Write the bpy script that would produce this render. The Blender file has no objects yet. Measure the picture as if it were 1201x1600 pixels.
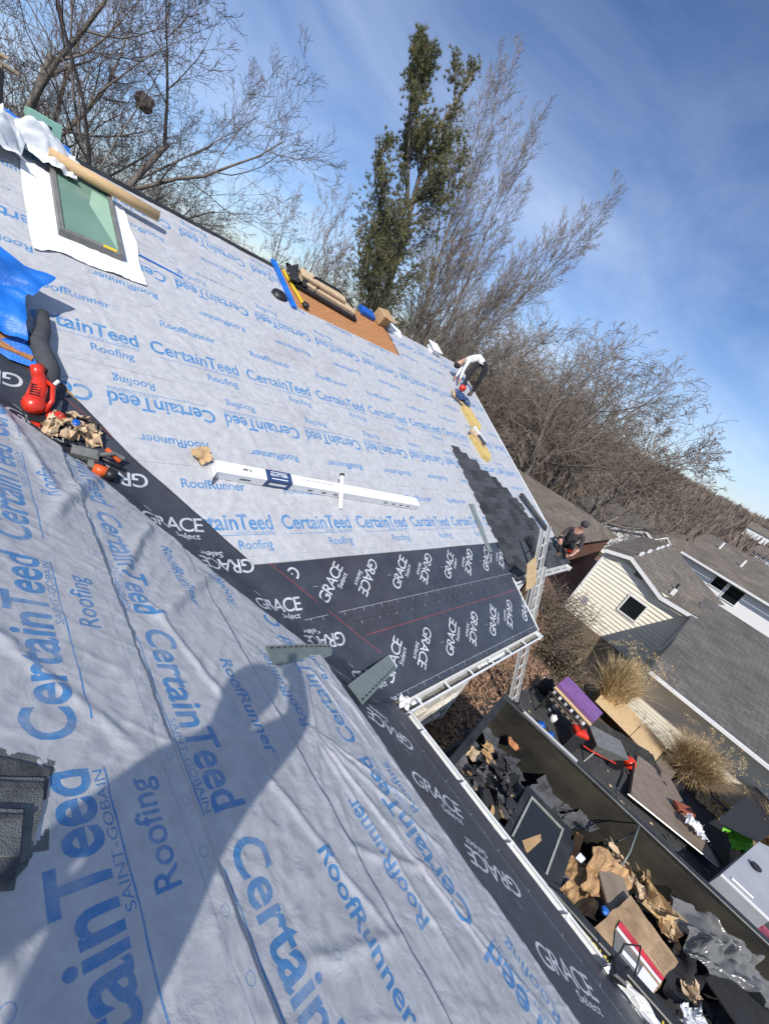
import bpy, math, random
import numpy as np
from mathutils import Matrix, Vector, Euler

scn = bpy.context.scene
COL = scn.collection
D2R = math.radians

# ---------------------------------------------------------------- camera
cam_d = bpy.data.cameras.new('camera')
cam = bpy.data.objects.new('camera', cam_d)
COL.objects.link(cam)
CAMLOC = Vector((-3.583, -1.237, 3.392))
cam.matrix_world = Matrix(((0.661749, -0.014067, -0.749593, -3.582842), (-0.614654, 0.562315, -0.553175, -1.236667), (0.429289, 0.826803, 0.363465, 3.391806), (0, 0, 0, 1)))
cam_d.sensor_fit = 'VERTICAL'
cam_d.sensor_height = 24.0
cam_d.lens = 9.5915
cam_d.clip_start = 0.02
cam_d.clip_end = 3000
scn.camera = cam

# ---------------------------------------------------------------- sky and sun
SUN = Vector((-0.556, -0.457, 0.694)).normalized()      # direction towards the sun
sun_d = bpy.data.lights.new('sun', 'SUN')
sun_d.energy = 4.8
sun_d.angle = D2R(0.53)
sun_d.color = (1.0, 0.95, 0.89)
sun = bpy.data.objects.new('sun', sun_d)
COL.objects.link(sun)
sun.rotation_euler = SUN.to_track_quat('Z', 'Y').to_euler()

world = bpy.data.worlds.new('World')
scn.world = world
world.use_nodes = True
wn, wl = world.node_tree.nodes, world.node_tree.links
for n in list(wn):
    wn.remove(n)
w_out = wn.new('ShaderNodeOutputWorld')
w_bg = wn.new('ShaderNodeBackground')
w_sky = wn.new('ShaderNodeTexSky')
w_sky.sky_type = 'NISHITA'
w_sky.sun_disc = False
w_sky.sun_elevation = math.asin(SUN.z)
w_sky.sun_rotation = math.atan2(SUN.x, SUN.y)
w_sky.air_density = 1.0
w_sky.dust_density = 0.25
w_sky.ozone_density = 4.5
w_bg.inputs['Strength'].default_value = 0.118
# thin cirrus: stretched noise looked up where the view ray meets a plane far overhead
tc = wn.new('ShaderNodeTexCoord')
sep = wn.new('ShaderNodeSeparateXYZ')
wl.new(tc.outputs['Generated'], sep.inputs[0])
mz = wn.new('ShaderNodeMath'); mz.operation = 'MAXIMUM'; mz.inputs[1].default_value = 0.0
wl.new(sep.outputs['Z'], mz.inputs[0])
ad = wn.new('ShaderNodeMath'); ad.operation = 'ADD'; ad.inputs[1].default_value = 0.16
wl.new(mz.outputs[0], ad.inputs[0])
dx = wn.new('ShaderNodeMath'); dx.operation = 'DIVIDE'
dy = wn.new('ShaderNodeMath'); dy.operation = 'DIVIDE'
wl.new(sep.outputs['X'], dx.inputs[0]); wl.new(ad.outputs[0], dx.inputs[1])
wl.new(sep.outputs['Y'], dy.inputs[0]); wl.new(ad.outputs[0], dy.inputs[1])
cmb = wn.new('ShaderNodeCombineXYZ')
wl.new(dx.outputs[0], cmb.inputs[0]); wl.new(dy.outputs[0], cmb.inputs[1])
mp = wn.new('ShaderNodeMapping')
mp.inputs['Rotation'].default_value = (0, 0, D2R(-55))
mp.inputs['Scale'].default_value = (1.0, 2.0, 1.0)
wl.new(cmb.outputs[0], mp.inputs[0])
n1 = wn.new('ShaderNodeTexNoise'); n1.inputs['Scale'].default_value = 0.55
n1.inputs['Detail'].default_value = 9; n1.inputs['Roughness'].default_value = 0.6
n1.inputs['Distortion'].default_value = 0.7
wl.new(mp.outputs[0], n1.inputs['Vector'])
n2 = wn.new('ShaderNodeTexNoise'); n2.inputs['Scale'].default_value = 0.35
n2.inputs['Detail'].default_value = 3
wl.new(cmb.outputs[0], n2.inputs['Vector'])
mm = wn.new('ShaderNodeMath'); mm.operation = 'MULTIPLY'
wl.new(n1.outputs[0], mm.inputs[0]); wl.new(n2.outputs[0], mm.inputs[1])
rp = wn.new('ShaderNodeMapRange')
rp.inputs['From Min'].default_value = 0.15; rp.inputs['From Max'].default_value = 0.46
rp.inputs['To Min'].default_value = 0.0; rp.inputs['To Max'].default_value = 0.72
wl.new(mm.outputs[0], rp.inputs[0])
mx = wn.new('ShaderNodeMix'); mx.data_type = 'RGBA'
mx.inputs['B'].default_value = (7.2, 7.9, 8.8, 1)
wl.new(rp.outputs[0], mx.inputs['Factor'])
wl.new(w_sky.outputs[0], mx.inputs['A'])
tint = wn.new('ShaderNodeMix'); tint.data_type = 'RGBA'; tint.blend_type = 'MULTIPLY'
tint.inputs['Factor'].default_value = 1.0
tint.inputs['B'].default_value = (0.90, 0.97, 1.13, 1)
wl.new(mx.outputs['Result'], tint.inputs['A'])
wl.new(tint.outputs['Result'], w_bg.inputs['Color'])
wl.new(w_bg.outputs[0], w_out.inputs['Surface'])

scn.view_settings.view_transform = 'Standard'
scn.view_settings.look = 'None'
scn.view_settings.exposure = 0.0
scn.view_settings.gamma = 1.0
scn.view_settings.use_curve_mapping = False

# ---------------------------------------------------------------- helpers
R_ = random.Random(7)
NR = np.random.RandomState(11)
PITCH = D2R(26.57)
CA, SA = math.cos(PITCH), math.sin(PITCH)
NA = Vector((0, -SA, CA))          # normal of the big far slope
NB = Vector((SA, 0, CA))           # normal of the wing slope that is stood on


def PA(x, s, h=0.0):               # far slope: x along the eave, s up the slope, h above the deck
    return Vector((x, s * CA - h * SA, s * SA + h * CA))


def PB(y, s, h=0.0):               # wing slope: y along its eave, s up the slope
    return Vector((-s * CA + h * SA, y, s * SA + h * CA))


MATA = Matrix(((1, 0, 0), (0, CA, -SA), (0, SA, CA)))          # local x,y,z -> on far slope
MATB = Matrix(((0, -CA, SA), (1, 0, 0), (0, SA, CA)))          # local x(=+y), y(=up slope), z


def frameA(x, s, rot=0.0, h=0.0):
    m = MATA.to_4x4() @ Matrix.Rotation(D2R(rot), 4, 'Z')
    m.translation = PA(x, s, h)
    return m


def frameB(y, s, rot=0.0, h=0.0):
    m = MATB.to_4x4() @ Matrix.Rotation(D2R(rot), 4, 'Z')
    m.translation = PB(y, s, h)
    return m


def frameW(x, y, z, rot=0.0):
    m = Matrix.Rotation(D2R(rot), 4, 'Z')
    m.translation = Vector((x, y, z))
    return m


_vn = {}


def vnoise(x, y, seed=0):
    """smooth value noise, numpy arrays, about -1..1"""
    if seed not in _vn:
        _vn[seed] = np.random.RandomState(seed + 100).rand(256, 256) * 2 - 1
    g = _vn[seed]
    xi = np.floor(x).astype(int); yi = np.floor(y).astype(int)
    fx = x - xi; fy = y - yi
    fx = fx * fx * (3 - 2 * fx); fy = fy * fy * (3 - 2 * fy)
    a = g[xi % 256, yi % 256]; b = g[(xi + 1) % 256, yi % 256]
    c = g[xi % 256, (yi + 1) % 256]; d = g[(xi + 1) % 256, (yi + 1) % 256]
    return (a * (1 - fx) + b * fx) * (1 - fy) + (c * (1 - fx) + d * fx) * fy


# ---- materials
def new_mat(name):
    m = bpy.data.materials.new(name)
    m.use_nodes = True
    nt = m.node_tree
    b = nt.nodes['Principled BSDF']
    return m, nt, b


def mat(name, col, rough=0.6, var=0.25, scale=8.0, bump=0.2, bscale=60.0, metal=0.0, spec=None,
        col2=None, coords='Object', stretch=None, dist=0.01, rnd=0.0, detail=5):
    m, nt, b = new_mat(name)
    N, L = nt.nodes, nt.links
    tcn = N.new('ShaderNodeTexCoord')
    src = tcn.outputs[coords]
    if stretch:
        mpn = N.new('ShaderNodeMapping'); mpn.inputs['Scale'].default_value = stretch
        L.new(src, mpn.inputs[0]); src = mpn.outputs[0]
    n = N.new('ShaderNodeTexNoise'); n.inputs['Scale'].default_value = scale
    n.inputs['Detail'].default_value = detail; n.inputs['Roughness'].default_value = 0.6
    L.new(src, n.inputs['Vector'])
    rr = N.new('ShaderNodeMapRange'); rr.inputs['From Min'].default_value = 0.3; rr.inputs['From Max'].default_value = 0.7
    L.new(n.outputs[0], rr.inputs[0])
    mix = N.new('ShaderNodeMix'); mix.data_type = 'RGBA'
    if col2 is None:
        col2 = tuple(c * (1 + var) for c in col)
        col1 = tuple(c * (1 - var) for c in col)
    else:
        col1 = col
    mix.inputs['A'].default_value = (*col1, 1); mix.inputs['B'].default_value = (*col2, 1)
    L.new(rr.outputs[0], mix.inputs['Factor'])
    out = mix.outputs['Result']
    if rnd:
        oi = N.new('ShaderNodeObjectInfo')
        r2 = N.new('ShaderNodeMapRange'); r2.inputs['To Min'].default_value = 1 - rnd; r2.inputs['To Max'].default_value = 1 + rnd
        L.new(oi.outputs['Random'], r2.inputs[0])
        vm = N.new('ShaderNodeVectorMath'); vm.operation = 'SCALE'
        L.new(out, vm.inputs[0]); L.new(r2.outputs[0], vm.inputs['Scale'])
        out = vm.outputs[0]
    L.new(out, b.inputs['Base Color'])
    b.inputs['Roughness'].default_value = rough
    b.inputs['Metallic'].default_value = metal
    if spec is not None:
        b.inputs['Specular IOR Level'].default_value = spec
    if bump:
        nb = N.new('ShaderNodeTexNoise'); nb.inputs['Scale'].default_value = bscale; nb.inputs['Detail'].default_value = 4
        L.new(src, nb.inputs['Vector'])
        bp = N.new('ShaderNodeBump'); bp.inputs['Strength'].default_value = bump; bp.inputs['Distance'].default_value = dist
        L.new(nb.outputs[0], bp.inputs['Height']); L.new(bp.outputs[0], b.inputs['Normal'])
    return m


M = {}


# ---- meshes
def raw_mesh(name, verts, faces, mats, smooth=False, midx=None, uvs=None):
    me = bpy.data.meshes.new(name)
    if isinstance(verts, np.ndarray):
        verts = verts.tolist()
    if isinstance(faces, np.ndarray):
        faces = faces.tolist()
    me.from_pydata(verts, [], faces)
    for m in (mats if isinstance(mats, (list, tuple)) else [mats]):
        me.materials.append(m)
    if midx is not None:
        me.polygons.foreach_set('material_index', midx)
    if smooth:
        me.polygons.foreach_set('use_smooth', [True] * len(me.polygons))
    if uvs is not None:
        uvl = me.uv_layers.new(name='UVMap')
        li = np.zeros(len(me.loops), dtype=np.int32)
        me.loops.foreach_get('vertex_index', li)
        uvl.data.foreach_set('uv', np.asarray(uvs, dtype=np.float32)[li].ravel())
    me.update()
    return me


def link(name, me, parent=None, world_m=None, local=None, kind=None, label=None):
    o = bpy.data.objects.new(name, me)
    COL.objects.link(o)
    if parent is not None:
        o.parent = parent
        if local is not None:
            o.matrix_local = local
        elif world_m is not None:
            o.matrix_parent_inverse = parent.matrix_world.inverted()
            o.matrix_world = world_m
    elif world_m is not None:
        o.matrix_world = world_m
    if kind:
        o['kind'] = kind
    if label:
        o['label'] = label
    return o


def thing(name, label, cat, m=None, group=None):
    o = bpy.data.objects.new(name, None)
    COL.objects.link(o)
    o.empty_display_size = 0.1
    if m is not None:
        o.matrix_world = m
        o.location = m.translation
        o.rotation_euler = m.to_euler()
        o.scale = m.to_scale()
    o['label'] = label
    o['category'] = cat
    if group:
        o['group'] = group
    bpy.context.view_layer.update()
    return o


class MB:
    """collects shapes into ONE mesh"""
    def __init__(s):
        s.v = []; s.f = []; s.m = []; s.cur = 0

    def add(s, vs, fs, xf=None):
        n = len(s.v)
        for p in vs:
            p = Vector(p)
            s.v.append(tuple(xf @ p) if xf is not None else tuple(p))
        for f in fs:
            s.f.append(tuple(i + n for i in f)); s.m.append(s.cur)
        return s

    def box(s, a, b, xf=None, bev=0.0):
        x0, y0, z0 = [min(a[i], b[i]) for i in range(3)]
        x1, y1, z1 = [max(a[i], b[i]) for i in range(3)]
        if bev <= 0:
            vs = [(x0, y0, z0), (x1, y0, z0), (x1, y1, z0), (x0, y1, z0), (x0, y0, z1), (x1, y0, z1), (x1, y1, z1), (x0, y1, z1)]
            fs = [(0, 3, 2, 1), (4, 5, 6, 7), (0, 1, 5, 4), (1, 2, 6, 5), (2, 3, 7, 6), (3, 0, 4, 7)]
            return s.add(vs, fs, xf)
        e = bev
        vs = []
        for (zz, inn) in ((z0, e), (z0 + e, 0), (z1 - e, 0), (z1, e)):
            vs += [(x0 + inn + (e if not inn else 0) * 0, y0 + inn, zz), (x1 - inn, y0 + inn, zz), (x1 - inn, y1 - inn, zz), (x0 + inn, y1 - inn, zz)]
        fs = [(0, 3, 2, 1), (12, 13, 14, 15)]
        for k in range(3):
            for i in range(4):
                j = (i + 1) % 4
                fs.append((k * 4 + i, k * 4 + j, (k + 1) * 4 + j, (k + 1) * 4 + i))
        return s.add(vs, fs, xf)

    def quad(s, *ps, xf=None):
        return s.add(ps, [tuple(range(len(ps)))], xf)

    def prism(s, poly, z0, z1, xf=None):
        n = len(poly)
        vs = [(p[0], p[1], z0) for p in poly] + [(p[0], p[1], z1) for p in poly]
        fs = [tuple(range(n - 1, -1, -1)), tuple(range(n, 2 * n))]
        for i in range(n):
            j = (i + 1) % n
            fs.append((i, j, n + j, n + i))
        return s.add(vs, fs, xf)

    def tube(s, pts, r, n=8, cap=True, xf=None, flat=1.0):
        pts = [Vector(p) for p in pts]
        if not isinstance(r, (list, tuple)):
            r = [r] * len(pts)
        vs = []; fs = []
        up = None
        for i, p in enumerate(pts):
            t = (pts[min(i + 1, len(pts) - 1)] - pts[max(i - 1, 0)]).normalized()
            if up is None:
                up = t.orthogonal().normalized() if abs(t.z) > 0.9 else t.cross(Vector((0, 0, 1))).normalized()
            a = (up - t * up.dot(t)).normalized()
            b = t.cross(a)
            up = a
            for k in range(n):
                an = 2 * math.pi * k / n
                vs.append(p + (a * math.cos(an) + b * math.sin(an) * flat) * r[i])
        for i in range(len(pts) - 1):
            for k in range(n):
                k2 = (k + 1) % n
                fs.append((i * n + k, i * n + k2, (i + 1) * n + k2, (i + 1) * n + k))
        if cap:
            fs.append(tuple(range(n - 1, -1, -1)))
            fs.append(tuple((len(pts) - 1) * n + k for k in range(n)))
        return s.add(vs, fs, xf)

    def blob(s, c, r, n=10, m=7, rough=0.15, seed=0, xf=None):
        rr = random.Random(seed)
        if not isinstance(r, (tuple, list)):
            r = (r, r, r)
        vs = [(c[0], c[1], c[2] - r[2])]
        for i in range(1, m):
            th = math.pi * i / m
            for k in range(n):
                ph = 2 * math.pi * (k + 0.5 * (i % 2)) / n
                q = 1 + rr.uniform(-rough, rough)
                vs.append((c[0] + r[0] * q * math.sin(th) * math.cos(ph), c[1] + r[1] * q * math.sin(th) * math.sin(ph), c[2] - r[2] * q * math.cos(th)))
        vs.append((c[0], c[1], c[2] + r[2]))
        fs = [(0, 1 + (k + 1) % n, 1 + k) for k in range(n)]
        for i in range(m - 2):
            for k in range(n):
                k2 = (k + 1) % n
                fs.append((1 + i * n + k, 1 + i * n + k2, 1 + (i + 1) * n + k2, 1 + (i + 1) * n + k))
        L = len(vs) - 1
        fs += [(L, 1 + (m - 2) * n + k, 1 + (m - 2) * n + (k + 1) % n) for k in range(n)]
        return s.add(vs, fs, xf)

    def mesh(s, name, mats, smooth=False):
        return raw_mesh(name, s.v, s.f, mats, smooth=smooth, midx=s.m)

    def build(s, name, mats, parent=None, smooth=False, world_m=None, kind=None, label=None, local=None):
        if parent is not None and local is None and world_m is None:
            local = Matrix.Identity(4)
        return link(name, s.mesh(name, mats, smooth), parent, world_m=world_m, local=local, kind=kind, label=label)


def wbuild(mb, name, mats, parent, **k):
    """mesh given in world coordinates, linked as a child of a placed thing"""
    k.setdefault('smooth', False)
    sm = k.pop('smooth')
    return link(name, mb.mesh(name, mats, sm), parent, world_m=Matrix.Identity(4), **k)


def crumple(nx, ny, sx, sy, amp, seed, fold=1.5, edge=0.0, zf=None, thick=0.0):
    """a crumpled sheet as verts/faces in local coordinates, centred"""
    u = np.linspace(0, 1, nx); v = np.linspace(0, 1, ny)
    U, V = np.meshgrid(u, v, indexing='ij')
    k = fold
    h = (np.abs(vnoise(U * 3 * k + 3.1, V * 3 * k, seed)) * 1.0 + np.abs(vnoise(U * 7 * k, V * 6 * k, seed + 1)) * 0.5 + vnoise(U * 15 * k, V * 15 * k, seed + 2) * 0.15)
    X = (U - .5) * sx + vnoise(U * 4, V * 4, seed + 3) * edge * sx * 0.15
    Y = (V - .5) * sy + vnoise(U * 4 + 9, V * 4, seed + 4) * edge * sy * 0.15
    Z = h * amp
    if zf is not None:
        Z = Z + zf(U, V)
    vs = np.stack([X, Y, Z], -1).reshape(-1, 3)
    fs = []
    for i in range(nx - 1):
        for j in range(ny - 1):
            a = i * ny + j
            fs.append((a, a + ny, a + ny + 1, a + 1))
    return vs.tolist(), fs
# ---------------------------------------------------------------- materials
M['deck'] = mat('deck_wood', (0.30, 0.19, 0.10), 0.8)
M['white_trim'] = mat('white_trim', (0.74, 0.74, 0.72), 0.45, var=0.06, bump=0.05)
M['gutter'] = mat('gutter_aluminium', (0.70, 0.71, 0.70), 0.38, var=0.1, bump=0.08)
M['gutter_dirt'] = mat('gutter_silt', (0.10, 0.09, 0.075), 0.9, col2=(0.24, 0.23, 0.20), bump=0.6)
M['shingle'] = mat('asphalt_shingle', (0.040, 0.044, 0.050), 0.9, var=0.45, scale=22, bump=0.6, bscale=200, rnd=0.55)
M['osb'] = mat('osb', (0.24, 0.095, 0.035), 0.8, col2=(0.52, 0.25, 0.10), scale=14, stretch=(1.5, 4, 1), bump=0.3)
M['osb_new'] = mat('osb_new', (0.58, 0.38, 0.17), 0.75, col2=(0.80, 0.60, 0.35), scale=9, stretch=(1, 3.5, 1), bump=0.3)
M['osb_grey'] = mat('osb_grey', (0.17, 0.13, 0.095), 0.85, col2=(0.25, 0.20, 0.15), scale=4, bump=0.3)
M['tarp'] = mat('blue_tarp', (0.012, 0.15, 0.56), 0.45, var=0.25, scale=3, bump=0.5, bscale=45)
M['black'] = mat('black_plastic', (0.012, 0.012, 0.014), 0.45, bump=0.1)
M['blackmatte'] = mat('black_fabric', (0.016, 0.017, 0.02), 0.9, bump=0.4)
M['greyfab'] = mat('dark_grey_fabric', (0.05, 0.053, 0.06), 0.85, bump=0.4)
M['red'] = mat('red_plastic', (0.62, 0.035, 0.015), 0.3, var=0.08, bump=0.05)
M['orange'] = mat('orange_plastic', (0.65, 0.10, 0.02), 0.4, var=0.1, bump=0.1)
M['tan'] = mat('tan_leather', (0.42, 0.29, 0.17), 0.8, col2=(0.62, 0.48, 0.32), scale=20, bump=0.5)
M['tool_grey'] = mat('tool_grey', (0.16, 0.16, 0.15), 0.5, bump=0.2)
M['white'] = mat('white_plastic', (0.78, 0.78, 0.78), 0.4, var=0.05, bump=0.1)
M['bag'] = mat('white_bag', (0.62, 0.64, 0.66), 0.35, var=0.08, bump=0.5, bscale=25)
M['kraft'] = mat('kraft_paper', (0.50, 0.34, 0.17), 0.7, var=0.08, scale=4, bump=0.15)
M['card'] = mat('cardboard', (0.42, 0.27, 0.13), 0.85, var=0.12, scale=6, bump=0.25)
M['card_wet'] = mat('stained_cardboard', (0.20, 0.12, 0.06), 0.8, col2=(0.52, 0.36, 0.21), scale=2.6, bump=0.3)
M['ply_torn'] = mat('torn_plywood', (0.16, 0.08, 0.035), 0.85, col2=(0.60, 0.38, 0.18), scale=3.5, stretch=(1, 5, 1), bump=0.6)
M['metal_green'] = mat('grey_green_metal', (0.20, 0.235, 0.215), 0.5, var=0.1, scale=12, bump=0.1, metal=0.25)
M['alu'] = mat('aluminium', (0.60, 0.60, 0.58), 0.4, var=0.1, bump=0.1, metal=0.25)
M['dark_metal'] = mat('dark_metal', (0.035, 0.036, 0.036), 0.45, bump=0.15, metal=0.3, scale=3, var=.5)
M['steel_rust'] = mat('weathered_steel', (0.010, 0.010, 0.010), 0.65, col2=(0.060, 0.052, 0.036), scale=1.1, stretch=(1, 1, 1.6), detail=12, bump=0.35, metal=0.1)
M['old_shingle'] = mat('old_shingle', (.045, .047, .05), .9, col2=(.11, .112, .12), scale=7, bump=.5, bscale=90)
M['foam'] = mat('yellow_foam', (0.46, 0.33, 0.10), 0.95, col2=(0.60, 0.44, 0.17), scale=9, bump=0.5)
M['skin'] = mat('skin', (0.42, 0.23, 0.16), 0.5, var=0.06, bump=0.05)
M['whiteshirt'] = mat('white_shirt', (0.68, 0.68, 0.68), 0.85, var=0.06, bump=0.4, bscale=25)
M['pants'] = mat('black_trousers', (0.014, 0.015, 0.019), 0.9, bump=0.4)
M['darkshirt'] = mat('dark_brown_jacket', (0.045, 0.038, 0.042), 0.9, bump=0.4)
M['boots'] = mat('boots', (0.10, 0.06, 0.03), 0.8)
M['yellow'] = mat('yellow_paint', (0.70, 0.52, 0.03), 0.45, var=0.08)
M['purple'] = mat('purple_foam_board', (0.21, 0.095, 0.27), 0.6, var=0.15, scale=5, bump=0.1)
M['green'] = mat('bright_green', (0.13, 0.46, 0.02), 0.55, var=0.15, bump=0.4)
M['teal'] = mat('green_box_card', (0.25, 0.46, 0.36), 0.7, var=0.06)
M['blue'] = mat('blue_plastic', (0.01, 0.10, 0.42), 0.35)
M['navy'] = mat('navy_label', (0.025, 0.055, 0.15), 0.5, var=0.05, bump=0)
M['maroon'] = mat('maroon_cloth', (0.24, 0.05, 0.09), 0.8, bump=0.4)
M['brick'] = mat('red_brick', (0.26, 0.07, 0.035), 0.85, bump=0.4)
M['greypaint'] = mat('grey_painted_steel', (0.34, 0.35, 0.37), 0.45, var=0.08, scale=3)
M['cream'] = mat('cream_siding', (0.76, 0.72, 0.59), 0.6, var=0.05, scale=2, bump=0.05)
M['whitewall'] = mat('white_siding', (0.78, 0.78, 0.76), 0.6, var=0.03, bump=0.03)
M['glass_dark'] = mat('dark_window_glass', (0.012, 0.015, 0.017), 0.06, var=0.1, bump=0, spec=0.6)
M['bark'] = mat('grey_bark', (0.11, 0.092, 0.075), 0.9, col2=(0.22, 0.19, 0.16), scale=6, stretch=(1, 1, 0.3), bump=0.8, bscale=25, dist=0.03)
M['twig'] = mat('brown_twigs', (0.135, 0.105, 0.085), 0.9, var=0.3, scale=1.5, bump=0)
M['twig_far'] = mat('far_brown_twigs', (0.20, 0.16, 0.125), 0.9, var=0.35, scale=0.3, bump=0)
M['twig_pale'] = mat('pale_twigs', (0.24, 0.20, 0.165), 0.9, var=0.3, scale=1.5, bump=0)
M['needle'] = mat('pine_needles', (0.075, 0.09, 0.04), 0.7, col2=(0.25, 0.235, 0.11), scale=0.9, bump=0)
M['straw'] = mat('dry_grass', (0.42, 0.30, 0.14), 0.8, col2=(0.66, 0.52, 0.30), scale=5, bump=0)
M['straw_dark'] = mat('brown_dry_grass', (0.26, 0.17, 0.08), 0.85, col2=(0.50, 0.37, 0.20), scale=4, bump=0)
M['leaf_dry'] = mat('dry_leaves', (0.13, 0.07, 0.04), 0.85, col2=(0.34, 0.21, 0.13), scale=9, bump=0.3)
M['leaf_olive'] = mat('olive_leaves', (0.09, 0.08, 0.04), 0.7, col2=(0.24, 0.185, 0.12), scale=2.2, bump=0)
M['stone'] = mat('pale_stone', (0.50, 0.46, 0.38), 0.85, col2=(0.72, 0.69, 0.62), scale=5, bump=0.7, bscale=14, rnd=0.15, dist=.02)
M['concrete'] = mat('grey_block', (0.30, 0.30, 0.29), 0.9)
M['rock'] = mat('plain_wall', (0.16, 0.15, 0.13), 0.9, bump=0.5)


def roof_mat(name, c1, c2):
    m, nt, b = new_mat(name)
    N, L = nt.nodes, nt.links
    t = N.new('ShaderNodeTexCoord')
    br = N.new('ShaderNodeTexBrick')
    br.inputs['Scale'].default_value = 1.0
    br.inputs['Brick Width'].default_value = 0.33; br.inputs['Row Height'].default_value = 0.145
    br.inputs['Mortar Size'].default_value = 0.012; br.inputs['Mortar Smooth'].default_value = 0.6
    br.inputs['Color1'].default_value = (*c1, 1); br.inputs['Color2'].default_value = (*c2, 1)
    br.inputs['Mortar'].default_value = (*[c * 0.6 for c in c1], 1)
    L.new(t.outputs['UV'], br.inputs['Vector'])
    n = N.new('ShaderNodeTexNoise'); n.inputs['Scale'].default_value = 0.8; n.inputs['Detail'].default_value = 8
    n.inputs['Roughness'].default_value = 0.7
    L.new(t.outputs['Object'], n.inputs['Vector'])
    mr = N.new('ShaderNodeMapRange'); mr.inputs['From Min'].default_value = .3; mr.inputs['From Max'].default_value = .7
    mr.inputs['To Min'].default_value = 0.65; mr.inputs['To Max'].default_value = 1.35
    L.new(n.outputs[0], mr.inputs[0])
    vm = N.new('ShaderNodeVectorMath'); vm.operation = 'SCALE'
    L.new(br.outputs['Color'], vm.inputs[0]); L.new(mr.outputs[0], vm.inputs['Scale'])
    L.new(vm.outputs[0], b.inputs['Base Color'])
    b.inputs['Roughness'].default_value = 0.9
    bp = N.new('ShaderNodeBump'); bp.inputs['Strength'].default_value = 0.5; bp.inputs['Distance'].default_value = 0.01
    L.new(br.outputs['Fac'], bp.inputs['Height']); bp.invert = True
    L.new(bp.outputs[0], b.inputs['Normal'])
    return m


M['roof_brown'] = roof_mat('brown_grey_shingles', (0.125, 0.105, 0.083), (0.185, 0.155, 0.122))
M['brickwall'] = mat('brown_brick', (.10, .045, .03), .95, col2=(.19, .095, .065), scale=5, bump=.6, bscale=12, detail=10)
M['roof_grey'] = roof_mat('grey_shingles', (0.098, 0.090, 0.080), (0.142, 0.130, 0.114))


# ---- printed tiles: rasterise lettering into generated images
def text_tris(s, bold=0.0, shear=0.0, spacing=1.0):
    cu = bpy.data.curves.new('t', 'FONT')
    cu.body = s
    cu.size = 1.0
    cu.offset = bold
    cu.shear = shear
    cu.space_character = spacing
    cu.resolution_u = 4
    o = bpy.data.objects.new('t', cu)
    COL.objects.link(o)
    bpy.context.view_layer.update()
    me = bpy.data.meshes.new_from_object(o.evaluated_get(bpy.context.evaluated_depsgraph_get()))
    me.calc_loop_triangles()
    v = np.array([list(p.co)[:2] for p in me.vertices])
    t = np.array([list(q.vertices) for q in me.loop_triangles])
    bpy.data.objects.remove(o); bpy.data.curves.remove(cu); bpy.data.meshes.remove(me)
    return v, t


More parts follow.
